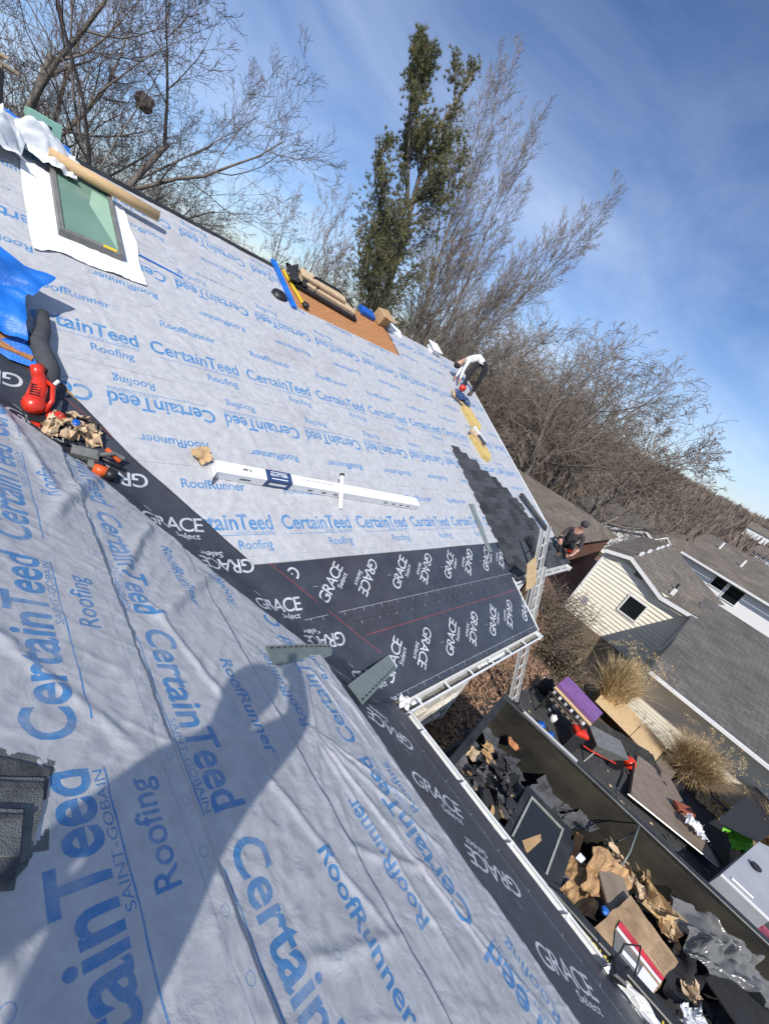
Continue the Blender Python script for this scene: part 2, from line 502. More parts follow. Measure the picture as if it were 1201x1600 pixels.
class Tile:
    def __init__(s, W, H, px, bg=None):       # metres, px per metre
        s.W, s.H = W, H
        s.ss = 2
        s.nx = int(round(W * px)); s.ny = int(round(H * px)); s.k = s.nx * s.ss / W; s.ky = s.ny * s.ss / H
        s.rgb = np.zeros((s.ny * s.ss, s.nx * s.ss, 3), np.float32)
        s.a = np.zeros((s.ny * s.ss, s.nx * s.ss), np.float32)

    def tris(s, P, T, col, al=1.0):
        NX, NY = s.nx * s.ss, s.ny * s.ss
        P = P * np.array([s.k, s.ky])
        for t in T:
            a, b, c = P[t[0]], P[t[1]], P[t[2]]
            x0 = int(np.floor(min(a[0], b[0], c[0]))); x1 = int(np.ceil(max(a[0], b[0], c[0]))) + 1
            y0 = max(0, int(np.floor(min(a[1], b[1], c[1])))); y1 = min(NY, int(np.ceil(max(a[1], b[1], c[1]))) + 1)
            if y1 <= y0:
                continue
            X, Y = np.meshgrid(np.arange(x0, x1) + .5, np.arange(y0, y1) + .5)
            d = (b[0] - a[0]) * (c[1] - a[1]) - (b[1] - a[1]) * (c[0] - a[0])
            if abs(d) < 1e-9:
                continue
            w1 = ((X - a[0]) * (c[1] - a[1]) - (Y - a[1]) * (c[0] - a[0])) / d
            w2 = ((b[0] - a[0]) * (Y - a[1]) - (b[1] - a[1]) * (X - a[0])) / d
            m = (w1 >= -1e-6) & (w2 >= -1e-6) & (w1 + w2 <= 1 + 1e-6)
            yy = Y[m].astype(int); xx = (X[m].astype(int)) % NX
            s.rgb[yy, xx] = col; s.a[yy, xx] = al

    def text(s, txt, x, y, width, cap, col, bold=0.0, rot=0.0, shear=0.0, anchor='l', spacing=1.0, al=1.0):
        v, t = text_tris(txt, bold, shear, spacing)
        mn = v.min(0); mx_ = v.max(0)
        sx = width / (mx_[0] - mn[0]); sy = cap / 0.69
        p = (v - np.array([mn[0], 0])) * np.array([sx, sy])
        if anchor == 'c':
            p = p - np.array([width / 2, cap / 2])
        r = D2R(rot)
        p = p @ np.array([[math.cos(r), math.sin(r)], [-math.sin(r), math.cos(r)]])
        s.tris(p + np.array([x, y]), t, col, al)

    def rect(s, x0, y0, x1, y1, col, al=1.0):
        s.tris(np.array([[x0, y0], [x1, y0], [x1, y1], [x0, y1]], float), [(0, 1, 2), (0, 2, 3)], col, al)

    def ring(s, x, y, r, w, col, al=1.0, n=28):
        P = []; T = []
        for i in range(n):
            an = 2 * math.pi * i / n
            P += [[x + r * math.cos(an), y + r * math.sin(an)], [x + (r - w) * math.cos(an), y + (r - w) * math.sin(an)]]
            j = (i + 1) % n
            T += [(2 * i, 2 * i + 1, 2 * j), (2 * i + 1, 2 * j + 1, 2 * j)]
        s.tris(np.array(P), T, col, al)

    def image(s, name):
        q = s.ss
        a = s.a.reshape(s.ny, q, s.nx, q).mean((1, 3))
        pm = (s.rgb * s.a[..., None]).reshape(s.ny, q, s.nx, q, 3).mean((1, 3))
        rgb = np.where(a[..., None] > 0.001, pm / np.maximum(a[..., None], 1e-4), 0)
        im = bpy.data.images.new(name, s.nx, s.ny, alpha=True, float_buffer=False)
        im.colorspace_settings.name = 'Non-Color'
        im.alpha_mode = 'CHANNEL_PACKED'
        im.pixels.foreach_set(np.concatenate([rgb, a[..., None]], -1).astype(np.float32).ravel())
        im.update()
        im.pack()
        return im


BLUE = (0.055, 0.20, 0.42)
ft = Tile(1.22, 1.22, 860)
ft.text('Certain', 0.02, 0.405, 0.665, 0.185, BLUE, bold=0.022)
ft.text('Teed', 0.688, 0.405, 0.425, 0.185, BLUE, bold=0.022)
ft.rect(0.10, 0.338, 1.11, 0.346, BLUE)
ft.text('SAINT-GOBAIN', 0.63, 0.352, 0.47, 0.036, BLUE)
ft.text('Roofing', 0.64, 0.175, 0.40, 0.105, BLUE, bold=0.012)
ft.text('RoofRunner', 0.20, 0.90, 0.70, 0.105, BLUE, bold=0.02)
ft.text('™', 0.91, 0.94, 0.03, 0.03, BLUE)
ft.rect(0, 0.088, 1.22, 0.0905, (0.10, 0.16, 0.27), 0.7)
for i in range(6):
    ft.ring(0.1 + i * 1.22 / 6, 0.045, 0.021, 0.0035, BLUE, 0.7)
ft.ring(0.55, 0.70, 0.021, 0.0035, BLUE, 0.7); ft.ring(1.15, 0.62, 0.021, 0.0035, BLUE, 0.7)
FELT_IMG = ft.image('felt_print')

INK = (0.52, 0.55, 0.58)
gt = Tile(1.28, 0.92, 800)
for k in range(2):
    rot = 45 + 180 * k
    cx, cy = 0.32 + 0.64 * k, 0.47
    c, s_ = math.cos(D2R(rot)), math.sin(D2R(rot))
    gt.text('GRACE', cx - .02, cy + .02, 0.60, 0.150, INK, bold=0.008, rot=rot, anchor='c', spacing=0.86)
    gt.text('Select', cx - 0.02 + 0.13 * c + 0.128 * s_, cy + 0.02 + 0.13 * s_ - 0.128 * c, 0.25, 0.062, INK, bold=0.012, rot=rot, anchor='c')
for i in range(3):
    gt.rect(0.02 + i * 0.427, 0.462, 0.10 + i * 0.427, 0.467, INK, 0.7)
gt.rect(0, 0.118, 1.28, 0.123, INK, 0.75)
for i in range(8):
    gt.rect(i * 0.16 + 0.02, 0.07 if i % 2 == 0 else 0.095, i * 0.16 + 0.026, 0.12, INK, 0.7)
gt.rect(0, 0.845, 1.28, 0.856, (0.28, 0.05, 0.045), 0.8)
GRACE_IMG = gt.image('grace_print')


def printed(name, im, base1, base2, rough, nscale, bump, bscale, bdist, sheen=0.0, inkrough=None, stain=None):
    m, nt, b = new_mat(name)
    N, L = nt.nodes, nt.links
    t = N.new('ShaderNodeTexCoord')
    im_n = N.new('ShaderNodeTexImage'); im_n.image = im
    L.new(t.outputs['UV'], im_n.inputs[0])
    n = N.new('ShaderNodeTexNoise'); n.inputs['Scale'].default_value = nscale; n.inputs['Detail'].default_value = 8
    n.inputs['Roughness'].default_value = 0.65
    L.new(t.outputs['Object'], n.inputs['Vector'])
    mr = N.new('ShaderNodeMapRange'); mr.inputs['From Min'].default_value = .35; mr.inputs['From Max'].default_value = .65
    L.new(n.outputs[0], mr.inputs[0])
    mix = N.new('ShaderNodeMix'); mix.data_type = 'RGBA'
    mix.inputs['A'].default_value = (*base1, 1); mix.inputs['B'].default_value = (*base2, 1)
    L.new(mr.outputs[0], mix.inputs['Factor'])
    base = mix.outputs['Result']
    if stain:
        n3 = N.new('ShaderNodeTexNoise'); n3.inputs['Scale'].default_value = 0.9; n3.inputs['Detail'].default_value = 10
        n3.inputs['Roughness'].default_value = 0.75
        L.new(t.outputs['Object'], n3.inputs['Vector'])
        m3 = N.new('ShaderNodeMapRange'); m3.inputs['From Min'].default_value = .53; m3.inputs['From Max'].default_value = .75
        m3.inputs['To Max'].default_value = 0.75
        L.new(n3.outputs[0], m3.inputs[0])
        mx3 = N.new('ShaderNodeMix'); mx3.data_type = 'RGBA'
        L.new(m3.outputs[0], mx3.inputs['Factor']); L.new(base, mx3.inputs['A'])
        mx3.inputs['B'].default_value = (*stain, 1)
        base = mx3.outputs['Result']
    # worn ink
    n2 = N.new('ShaderNodeTexNoise'); n2.inputs['Scale'].default_value = 6; n2.inputs['Detail'].default_value = 12; n2.inputs['Roughness'].default_value = 0.75
    L.new(t.outputs['Object'], n2.inputs['Vector'])
    m2 = N.new('ShaderNodeMapRange'); m2.inputs['From Min'].default_value = .36; m2.inputs['From Max'].default_value = .56
    m2.inputs['To Min'].default_value = 0.55; m2.inputs['To Max'].default_value = 0.98
    L.new(n2.outputs[0], m2.inputs[0])
    mu = N.new('ShaderNodeMath'); mu.operation = 'MULTIPLY'
    L.new(im_n.outputs['Alpha'], mu.inputs[0]); L.new(m2.outputs[0], mu.inputs[1])
    mi = N.new('ShaderNodeMix'); mi.data_type = 'RGBA'
    L.new(mu.outputs[0], mi.inputs['Factor']); L.new(base, mi.inputs['A']); L.new(im_n.outputs['Color'], mi.inputs['B'])
    L.new(mi.outputs['Result'], b.inputs['Base Color'])
    b.inputs['Roughness'].default_value = rough
    nb = N.new('ShaderNodeTexNoise'); nb.inputs['Scale'].default_value = bscale; nb.inputs['Detail'].default_value = 6
    nb.inputs['Distortion'].default_value = 0.6
    L.new(t.outputs['Object'], nb.inputs['Vector'])
    bp = N.new('ShaderNodeBump'); bp.inputs['Strength'].default_value = bump; bp.inputs['Distance'].default_value = bdist
    L.new(nb.outputs[0], bp.inputs['Height']); L.new(bp.outputs[0], b.inputs['Normal'])
    return m


M['felt'] = printed('printed_felt', FELT_IMG, (0.39, 0.395, 0.405), (0.48, 0.485, 0.495), 0.40, 11, 0.55, 7, 0.025, stain=(0.32, 0.30, 0.305))
M['grace'] = printed('printed_membrane', GRACE_IMG, (0.030, 0.035, 0.047), (0.050, 0.057, 0.073), 0.42, 3, 0.35, 7, 0.03, stain=(0.06, 0.04, 0.038))
# ---------------------------------------------------------------- our house
S_R = 7.88            # slope length eave to ridge
YR = S_R * CA         # ridge offset in plan
ZR = S_R * SA
EA2 = 0.96 / CA       # slope position of the set-back eave
X1, X2 = 4.11, 7.53

house = thing('house', 'house under re-roofing, grey printed underlayment on two slopes joined by a black valley', 'house', frameW(0, 0, -2.8))


def slab(mb, pts, nrm, th):
    n = len(pts)
    top = [Vector(p) for p in pts]
    bot = [p - Vector(nrm) * th for p in top]
    fs = [tuple(range(n)), tuple(range(2 * n - 1, n - 1, -1))]
    for i in range(n):
        j = (i + 1) % n
        fs.append((j, i, n + i, n + j))
    mb.add(top + bot, fs)


mb = MB()
slab(mb, [PA(0, 0), PA(X1, 0), PA(X1, EA2), PA(X2, EA2), PA(X2, S_R), PA(-YR, S_R)], NA, 0.04)
wbuild(mb, 'roof_deck', M['deck'], house)
mb = MB()
slab(mb, [PB(0, 0), PB(YR, S_R), PB(-9, S_R), PB(-9, 0)], NB, 0.04)
wbuild(mb, 'roof_deck', M['deck'], house)
mb = MB()
slab(mb, [(-YR, YR, ZR), (X2, YR, ZR), (X2, 2 * YR, 0), (-2 * YR, 2 * YR, 0)], (0, SA, CA), 0.04)
wbuild(mb, 'roof_deck', M['roof_grey'], house)
mb = MB()
slab(mb, [(-YR, -9, ZR), (-YR, YR, ZR), (-2 * YR, 2 * YR, 0), (-2 * YR, -9, 0)], (-SA, 0, CA), 0.04)
wbuild(mb, 'roof_deck', M['roof_grey'], house)

# walls
mb = MB()
mb.box((-0.45, 0.46, -2.8), (3.6, 0.66, -0.0))
wbuild(mb, 'wall', M['rock'], house)
mb = MB()
mb.box((3.6, 1.42, -2.8), (7.2, 1.6, 0.42))
mb.box((3.6, 0.66, -2.8), (3.8, 1.42, -0.02))
mb.box((-0.65, -8.7, -2.8), (-0.45, 0.46, -0.0))
mb.box((-0.45, -8.7, -2.8), (-0.45 - 13, -8.5, -0.1))
mb.box((-13.6, -8.5, -2.8), (-13.4, 13.6, -0.1))
mb.box((-13.4, 13.4, -2.8), (7.2, 13.6, -0.1))
wbuild(mb, 'wall', M['whitewall'], house)
mb = MB()     # gable wall under the rake
mb.prism([(1.42, -2.8), (13.6, -2.8), (13.6, 0.1), (7.05, 3.38), (1.42, 0.6)], 7.0, 7.2,
         xf=Matrix(((0, 0, 1, 0), (1, 0, 0, 0), (0, 1, 0, 0), (0, 0, 0, 1))))
wbuild(mb, 'gable_wall', M['whitewall'], house)
mb = MB()
mb.box((-0.449, 0.0, -0.14), (X1, 0.46, -0.12)); mb.box((X1 + .002, 0.98, 0.34), (X2, 1.42, 0.36)); mb.box((-0.46, -8.9, -0.14), (0.0, -0.002, -0.12))
wbuild(mb, 'soffit', M['white_trim'], house)
mb = MB()
mb.box((0.02, 0.0, -0.19), (X1, 0.02, -0.03)); mb.box((X1 + 0.02, 0.96, 0.29), (X2, 0.98, 0.45)); mb.box((-0.02, -8.95, -0.19), (0.0, -0.02, -0.03))
wbuild(mb, 'fascia', M['white_trim'], house)
# stones of the sunlit wall
rs = random.Random(3)
z = -2.78
while z < -0.2:
    h = rs.uniform(0.16, 0.30)
    if z + h > -0.16:
        h = -0.16 - z
    x = -0.40
    while x < 3.55:
        w = rs.uniform(0.22, 0.62)
        if x + w > 3.4:
            w = 3.58 - x
        if h > 0.05:
            mb = MB()
            d = rs.uniform(0.03, 0.11)
            mb.box((x + .014, 0.46 - d, z + .014), (x + w - .014, 0.459, z + h - .014), bev=0.018)
            st = wbuild(mb, 'stone', M['stone'], house)
        x += w
    z += h
mb = MB()
mb.box((3.58, 0.35, -2.8), (3.70, 0.458, -0.145)); wbuild(mb, 'corner_trim', M['white_trim'], house)

# rake edges
mb = MB()
c0 = [PA(X2 - 0.03, EA2, 0.03), PA(X2 + 0.012, EA2, 0.03), PA(X2 + 0.012, S_R, 0.03), PA(X2 - 0.03, S_R, 0.03)]
slab(mb, c0, NA, 0.015)
slab(mb, [PA(X2 + 0.001, EA2, 0.014), PA(X2 + 0.03, EA2, 0.014), PA(X2 + 0.03, S_R, 0.014), PA(X2 + 0.001, S_R, 0.014)], NA, 0.19)
wbuild(mb, 'rake_trim', M['white_trim'], house)
mb = MB()
slab(mb, [PA(X1 + 0.002, -0.01, 0.014), PA(X1 + 0.03, -0.01, 0.014), PA(X1 + 0.03, EA2 - .01, 0.014), PA(X1 + 0.002, EA2 - .01, 0.014)], NA, 0.17)
wbuild(mb, 'rake_trim', M['white_trim'], house)


# gutters with hangers
def gutter(p0, p1, out, dirt=True, seed=0):
    p0, p1, out = Vector(p0), Vector(p1), Vector(out)
    L = (p1 - p0).length
    ax = (p1 - p0).normalized()
    X = Matrix((( ax.x, out.x, 0, p0.x), (ax.y, out.y, 0, p0.y), (ax.z, out.z, 1, p0.z), (0, 0, 0, 1)))
    mb = MB()
    mb.box((0, 0.002, -0.115), (L, 0.010, 0.012), xf=X)
    mb.box((0, 0.010, -0.115), (L, 0.098, -0.108), xf=X)
    mb.add([(0, 0.095, -0.112), (L, 0.095, -0.112), (L, 0.128, -0.03), (0, 0.128, -0.03), (0, 0.101, -0.112), (L, 0.101, -0.112), (L, 0.134, -0.03), (0, 0.134, -0.03)],
           [(0, 1, 2, 3), (4, 7, 6, 5), (0, 4, 5, 1), (0, 3, 7, 4), (1, 5, 6, 2)], xf=X)
    mb.box((0, 0.127, -0.031), (L, 0.134, 0.006), xf=X)
    mb.box((0, 0.112, 0.0), (L, 0.127, 0.007), xf=X)
    mb.box((-0.004, 0.002, -0.115), (0.0, 0.128, 0.004), xf=X); mb.box((L, 0.002, -0.115), (L + 0.004, 0.128, 0.004), xf=X)
    g = wbuild(mb, 'gutter', M['gutter'], house)
    if dirt:
        n = int(L / 0.03)
        u = np.linspace(0, L, n); v = np.linspace(0.011, 0.104, 6)
        U, V = np.meshgrid(u, v, indexing='ij')
        H = -0.095 + 0.03 * vnoise(U * 3, V * 8, 20 + seed) + 0.012 * vnoise(U * 20, V * 30, 21)
        H = np.minimum(H, -0.06)
        vs = np.stack([U, V, H], -1).reshape(-1, 3)
        m3 = MB()
        m3.add(vs.tolist(), [(i * 6 + j, (i + 1) * 6 + j, (i + 1) * 6 + j + 1, i * 6 + j + 1) for i in range(n - 1) for j in range(5)], xf=X)
        link('gutter_silt', m3.mesh('gutter_silt', M['gutter_dirt']), g, local=Matrix.Identity(4), kind='stuff')
    k = 0.25
    hm = None
    while k < L:
        m3 = MB()
        m3.box((k - 0.012, 0.008, 0.001), (k + 0.012, 0.128, 0.0145), xf=X)
        m3.box((k - 0.004, 0.004, 0.0145), (k + 0.004, 0.03, 0.022), xf=X)
        link('gutter_hanger', m3.mesh('gutter_hanger', M['gutter']), g, local=Matrix.Identity(4))
        k += 0.61
    return g


gutter((0.10, -0.001, -0.045), (X1 + 0.05, -0.001, -0.045), (0, -1, 0), seed=0)
gutter((X1 + 0.06, 0.959, 0.435), (X2 + 0.03, 0.959, 0.435), (0, -1, 0), seed=3)
gutter((0.001, -0.12, -0.045), (0.001, -8.9, -0.045), (1, 0, 0), seed=5)
mb = MB()          # mitred corner box where the two gutters meet
mb.box((0.0, -0.14, -0.17), (0.15, -0.002, -0.05), bev=0.01); mb.tube([(0.075, -0.07, -0.17), (0.075, -0.07, -0.32), (-0.2, 0.25, -0.42)], 0.038, 8)
wbuild(mb, 'downspout_outlet', M['dark_metal'], house)
mb = MB()
cl = crumple(9, 9, 0.2, 0.13, 0.05, 71, 1.2)
mb.add(*cl, xf=frameW(0.07, -0.02, 0.0, 40)); mb.box((0.0, -0.03, -0.01), (0.1, 0.0, 0.03), bev=.008)
wbuild(mb, 'corner_flashing', M['white_trim'], house)


# ---- membranes and underlayment
def fold_field(kind):
    """height of wrinkles in metres at (u, v) on a slope"""
    creases = CREASE_A if kind == 'A' else CREASE_B

    def f(U, V, seed):
        a = vnoise(U * 1.1 + V * 0.7, V * 1.6 - U * 0.3, seed)
        h = 0.004 * vnoise(U * 2.3 + V, V * 2.7, seed + 1)
        # soft diagonal ripples, strength modulated
        ph = (U * 0.75 + V * 1.0)
        rid = 1 - np.abs(vnoise(ph * 7.5, (U - V) * 1.3, seed + 2))
        h = h + 0.0060 * np.clip(rid, 0, 1) ** 4 * np.clip(a + 0.5, 0, 1)
        rid2 = 1 - np.abs(vnoise((U * 1.0 - V * 0.55) * 9.0, (U * .55 + V) * 1.6, seed + 3))
        h = h + 0.0052 * np.clip(rid2, 0, 1) ** 5 * np.clip(0.5 - a, 0, 1)
        h = h + 0.0012 * vnoise(U * 22, V * 22, seed + 4) + 0.0026 * vnoise((U * .6 + V) * 16, (U - V * .4) * 3.5, seed + 8) + 0.0011 * np.abs(vnoise(U * 31 + V * 6, V * 27, seed + 9))
        for (u0, v0, u1, v1, w, amp) in creases:
            dx, dy = u1 - u0, v1 - v0
            L2 = dx * dx + dy * dy
            t = ((U - u0) * dx + (V - v0) * dy) / L2
            tt = np.clip(t, 0, 1)
            wob = 0.012 * vnoise(tt * 6, tt * 0 + u0 * 3, 9)
            d = ((U - u0) * dy - (V - v0) * dx) / math.sqrt(L2) + wob
            env = np.clip(t * 8, 0, 1) * np.clip((1 - t) * 5, 0, 1)
            h = h + amp * env * np.exp(-(d / w) ** 2)
        return h
    return f


CREASE_A = [(-1.0, 3.9, -1.9, 2.9, .03, .008), (-1.0, 3.9, -0.6, 2.5, .03, .007), (-1.0, 3.9, -1.5, 2.6, .025, .007), (-1.0, 3.9, -2.1, 4.6, .02, .006),
            (-2.4, 5.7, -2.2, 4.4, .025, .008), (-1.9, 5.5, -1.2, 4.6, .03, .006), (-0.9, 7.3, 0.8, 6.9, .03, .010), (0.8, 7.8, -0.8, 5.8, .025, .009),
            (1.0, 3.0, 1.6, 4.4, .02, .005), (2.2, 2.0, 3.2, 3.6, .02, .005), (5.0, 7.5, 5.6, 4.9, .02, .008), (3.9, 7.7, 4.4, 6.0, .02, .008),
            (-0.2, 2.0, 0.3, 3.4, .02, .005), (-1.5, 2.3, -1.0, 3.4, .03, .008)]
CREASE_B = []
for k_, (u, v) in enumerate([(-1.95, 1.55), (-1.7, 1.95), (-1.35, 1.25), (-1.0, 1.2), (-2.3, 1.35), (-0.85, 2.4), (-1.2, 2.3)]):
    CREASE_B.append((-0.18, 2.02, u, v, .016 + .006 * (k_ % 3), .013 - .0015 * k_))
CREASE_B += [(0.45, 1.35, -0.3, 1.15, .02, .01), (0.40, 1.5, -0.5, 1.35, .02, .01), (0.35, 1.6, -0.25, 2.0, .02, .012), (0.5, 1.25, -1.0, 1.12, .018, .008),
             (1.4, 2.1, 0.6, 3.0, .05, .035), (1.9, 2.55, 0.9, 3.15, .04, .03), (2.4, 2.9, 1.3, 3.5, .05, .03), (0.9, 3.0, -0.2, 2.6, .03, .012),
             (0.5, 3.9, -0.3, 3.3, .03, .01), (0.1, 4.2, -0.9, 3.8, .04, .012), (-0.3, 2.7, -1.4, 2.35, .025, .010), (-0.9, 2.35, -1.3, 1.6, .03, .010),
             (-1.15, 3.0, -1.35, 2.3, .03, .010), (2.9, 3.6, 1.6, 3.3, .05, .02)]
FA_, FB_ = fold_field('A'), fold_field('B')


def sheet(plane, name, v0, v1, lo, hi, du, dv, mt, tw, th, flip, phase, voff, base, rise, seed, wr=1.0, label=None, edge=0.0):
    nv = max(2, int((v1 - v0) / dv) + 1)
    V1 = np.linspace(v0, v1, nv)
    lo_ = np.array([lo(v) for v in V1]); hi_ = np.array([hi(v) for v in V1])
    nu = max(2, int((hi_ - lo_).max() / du) + 1)
    T = np.linspace(0, 1, nu)
    V = np.repeat(V1[:, None], nu, 1)
    U = lo_[:, None] + (hi_ - lo_)[:, None] * T[None, :]
    U = U + edge * vnoise(V * 4, V * 0, seed + 7) * np.where(T[None, :] < 1e-6, 1, 0)
    tt = (V - v0) / max(v1 - v0, 1e-6)
    H = base + rise * (1 - tt)
    f = FA_ if plane == 'A' else FB_
    H = H + np.maximum(0, 0.004 + f(U, V, seed)) * wr
    # lower edge lifts here and there
    H = H + wr * 0.010 * np.clip(vnoise(U * 1.7, V * 0, seed + 5), 0, 1) * np.exp(-(V - v0) / 0.05)
    vis = V + wr * 0.006 * vnoise(U * 1.1, V * 0 + 3, seed + 6) * np.exp(-(V - v0) / 0.08)
    if plane == 'A':
        P = np.stack([U, vis * CA - H * SA, vis * SA + H * CA], -1)
    else:
        P = np.stack([-vis * CA + H * SA, U, vis * SA + H * CA], -1)
    if flip:
        uv = np.stack([-(U - phase) / tw, (v1 + voff - V) / th], -1)
    else:
        uv = np.stack([(U - phase) / tw, (V - v0 + voff) / th], -1)
    # skirt along the lower edge
    nrm = np.array(NA if plane == 'A' else NB)
    sk = P[0] - nrm * (base * 0 + 0.006 + 0.0)
    sk = sk - nrm * (H[0] - base)[:, None] * 0.8
    P = np.concatenate([P.reshape(-1, 3), sk], 0)
    uv = np.concatenate([uv.reshape(-1, 2), uv[0]], 0)
    idx = np.arange(nv * nu).reshape(nv, nu)
    a = idx[:-1, :-1].ravel(); b = idx[:-1, 1:].ravel(); c = idx[1:, 1:].ravel(); d = idx[1:, :-1].ravel()
    F = np.stack([a, b, c, d], -1)
    s0 = nv * nu
    k = np.arange(nu - 1)
    F2 = np.stack([s0 + k, s0 + k + 1, idx[0, 1:], idx[0, :-1]], -1)
    F = np.concatenate([F, F2], 0)
    me = raw_mesh(name, P, F, mt, smooth=True, uvs=uv)
    return link(name, me, house, world_m=Matrix.Identity(4), label=label)


def valA(s):
    return -s / (1 / CA)


def leftA(s):      # left border of the felt on the far slope
    return -s * CA + float(np.interp(s, [1.8, 2.6, 3.06, 3.8, 4.3, 8], [.32, .42, .46, .66, .62, .45]))


def topB(s):       # border of the felt on the wing slope, near the valley
    return s * CA - float(np.interp(s, [1.0, 1.16, 1.68, 2.06, 2.48, 2.86, 3.3, 3.56, 8], [.46, .42, .39, .36, .27, .20, .24, .33, .4]))


# black membrane along the eaves
sheet('A', 'eave_membrane', 0.0, 1.08, lambda v: -v * CA - .15 * 0 + 0.02, lambda v: X1 - .002, .06, .05, M['grace'], 1.28, .92, False, -.13, 0.03, .002, 0.002, 31, .12)
sheet('A', 'eave_membrane', 1.0, 1.96, lambda v: -v * CA + 0.02, lambda v: X1 + 0.15, .06, .05, M['grace'], 1.28, .92, False, -.67, -0.03, .004, .003, 32, .15)
sheet('A', 'eave_membrane', EA2, 2.72, lambda v: 5.9, lambda v: X2 - .03, .06, .05, M['grace'], 1.28, .92, False, .3, 0.0, .003, .002, 33, .2)
sheet('B', 'eave_membrane', 0.0, 1.25, lambda v: -8.95, lambda v: v * CA - 0.02, .06, .05, M['grace'], 1.28, .92, False, -.59, 0.71, .002, .002, 34, .15)

# black membrane folded into the valley
nw, ntt = 330, 25
W = np.linspace(0.0, 10.5, nw); T = np.linspace(-.46, .46, ntt)
WW, TT = np.meshgrid(W, T, indexing='ij')
dA = np.array([-1, 1.118]) / 1.5; pA_ = np.array([1.118, 1]) / 1.5
xa = dA[0] * WW + pA_[0] * TT; sa_ = dA[1] * WW + pA_[1] * TT
yb = WW / 1.5 + (-1.118 / 1.5) * (-TT); sb_ = 1.118 / 1.5 * WW + (-TT) / 1.5
ripple = 0.002 * vnoise(WW * 3, TT * 6, 55) + 0.008 * np.clip(1 - np.abs(vnoise(WW * .5 + 3, TT * 9, 56)), 0, 1) ** 6 * (TT < .15)
H = 0.008 + np.maximum(ripple, -0.002) + 0.012 * np.exp(-(TT / .05) ** 2)
PAv = np.stack([xa, sa_ * CA - H * SA, sa_ * SA + H * CA], -1)
PBv = np.stack([-sb_ * CA + H * SA, yb, sb_ * SA + H * CA], -1)
P = np.where((TT >= 0)[..., None], PAv, PBv)
okk = (np.where(TT >= 0, sa_, sb_) > 0.0)
idx = np.arange(nw * ntt).reshape(nw, ntt)
F = [(int(idx[i, j]), int(idx[i, j + 1]), int(idx[i + 1, j + 1]), int(idx[i + 1, j])) for i in range(nw - 1) for j in range(ntt - 1)
     if okk[i, j] and okk[i, j + 1] and WW[i, j] > abs(TT[i, j]) * 1.0 + .02]
UVv = np.stack([(-WW + 3.37) / 1.28, (TT + .46) / .92], -1).reshape(-1, 2)
P = P.reshape(-1, 3)
link('valley_membrane', raw_mesh('valley_membrane', P, F, M['grace'], smooth=True, uvs=UVv), house, world_m=Matrix.Identity(4))

# printed underlayment, far slope (alternate courses are laid the other way up)
FE = M['felt']
r_ = lambda v: X2 - .032
OSL, OSR = 0.86, 3.99
sheet('A', 'underlayment_sheet', 1.82, 3.05, leftA, r_, .03, .03, FE, 1.22, 1.22, False, -.83, 0.0, .012, .006, 41, label='lowest underlayment course on the far slope, above the black eave strip')
sheet('A', 'underlayment_sheet', 2.99, 4.22, leftA, r_, .03, .03, FE, 1.22, 1.22, True, -1.26, 0.0, .014, .006, 42)
sheet('A', 'underlayment_sheet', 4.15, 5.37, leftA, r_, .03, .03, FE, 1.22, 1.22, False, -1.87, 0.0, .014, .007, 43)
sheet('A', 'underlayment_sheet', 5.31, 6.53, leftA, r_, .03, .03, FE, 1.22, 1.22, True, -.20, 0.0, .014, .006, 44)
sheet('A', 'underlayment_sheet', 6.47, 7.87, leftA, lambda v: OSL, .03, .03, FE, 1.22, 1.22, True, 0.1, 0.0, .014, .006, 45)
sheet('A', 'underlayment_sheet', 6.47, 6.83, lambda v: OSL, lambda v: OSR, .03, .03, FE, 1.22, 1.22, True, 0.1, 0.86, .0142, .006, 45)
sheet('A', 'underlayment_sheet', 6.47, 7.87, lambda v: OSR, r_, .03, .03, FE, 1.22, 1.22, True, 0.1, 0.0, .014, .006, 46)
# wing slope
lb = lambda v: -8.9
sheet('B', 'underlayment_sheet', 1.09, 2.36, lb, topB, .014, .014, FE, 1.22, 1.22, False, -.38, 0.0, .012, .006, 51, 1.2, edge=.03)
sheet('B', 'underlayment_sheet', 2.28, 3.47, lb, topB, .014, .014, FE, 1.22, 1.22, True, -.66, 0.0, .014, .006, 52, 1.2, edge=.03)
sheet('B', 'underlayment_sheet', 3.16, 4.39, lb, topB, .014, .014, FE, 1.22, 1.22, False, -.17, 0.0, .020, .008, 53, 1.2, edge=.03)
sheet('B', 'underlayment_sheet', 4.32, 5.55, lb, topB, .04, .04, FE, 1.22, 1.22, True, .2, 0.0, .020, .006, 54)
sheet('B', 'underlayment_sheet', 5.48, 7.87, lb, topB, .05, .05, FE, 1.22, 1.22, False, .5, 0.0, .020, .006, 55)

# bare sheathing by the ridge
for (a, b_) in ((OSL, 2.42), (2.426, OSR)):
    mb = MB(); slab(mb, [PA(a, 6.80, .008), PA(b_, 6.80, .008), PA(b_, S_R - .01, .008), PA(a, S_R - .01, .008)], NA, .007)
    wbuild(mb, 'osb_panel', M['osb'], house)
# ridge strip
mb = MB()
slab(mb, [PA(-3.6, S_R - .10, .035), PA(OSL, S_R - .10, .035), PA(OSL, S_R, .035), PA(-3.6, S_R, .035)], NA, .018)
slab(mb, [(-3.6, YR, ZR + .03), (OSL, YR, ZR + .03), (OSL, YR + .10, ZR - .02), (-3.6, YR + .10, ZR - .02)], (0, SA, CA), .018)
wbuild(mb, 'ridge_vent', M['dark_metal'], house)

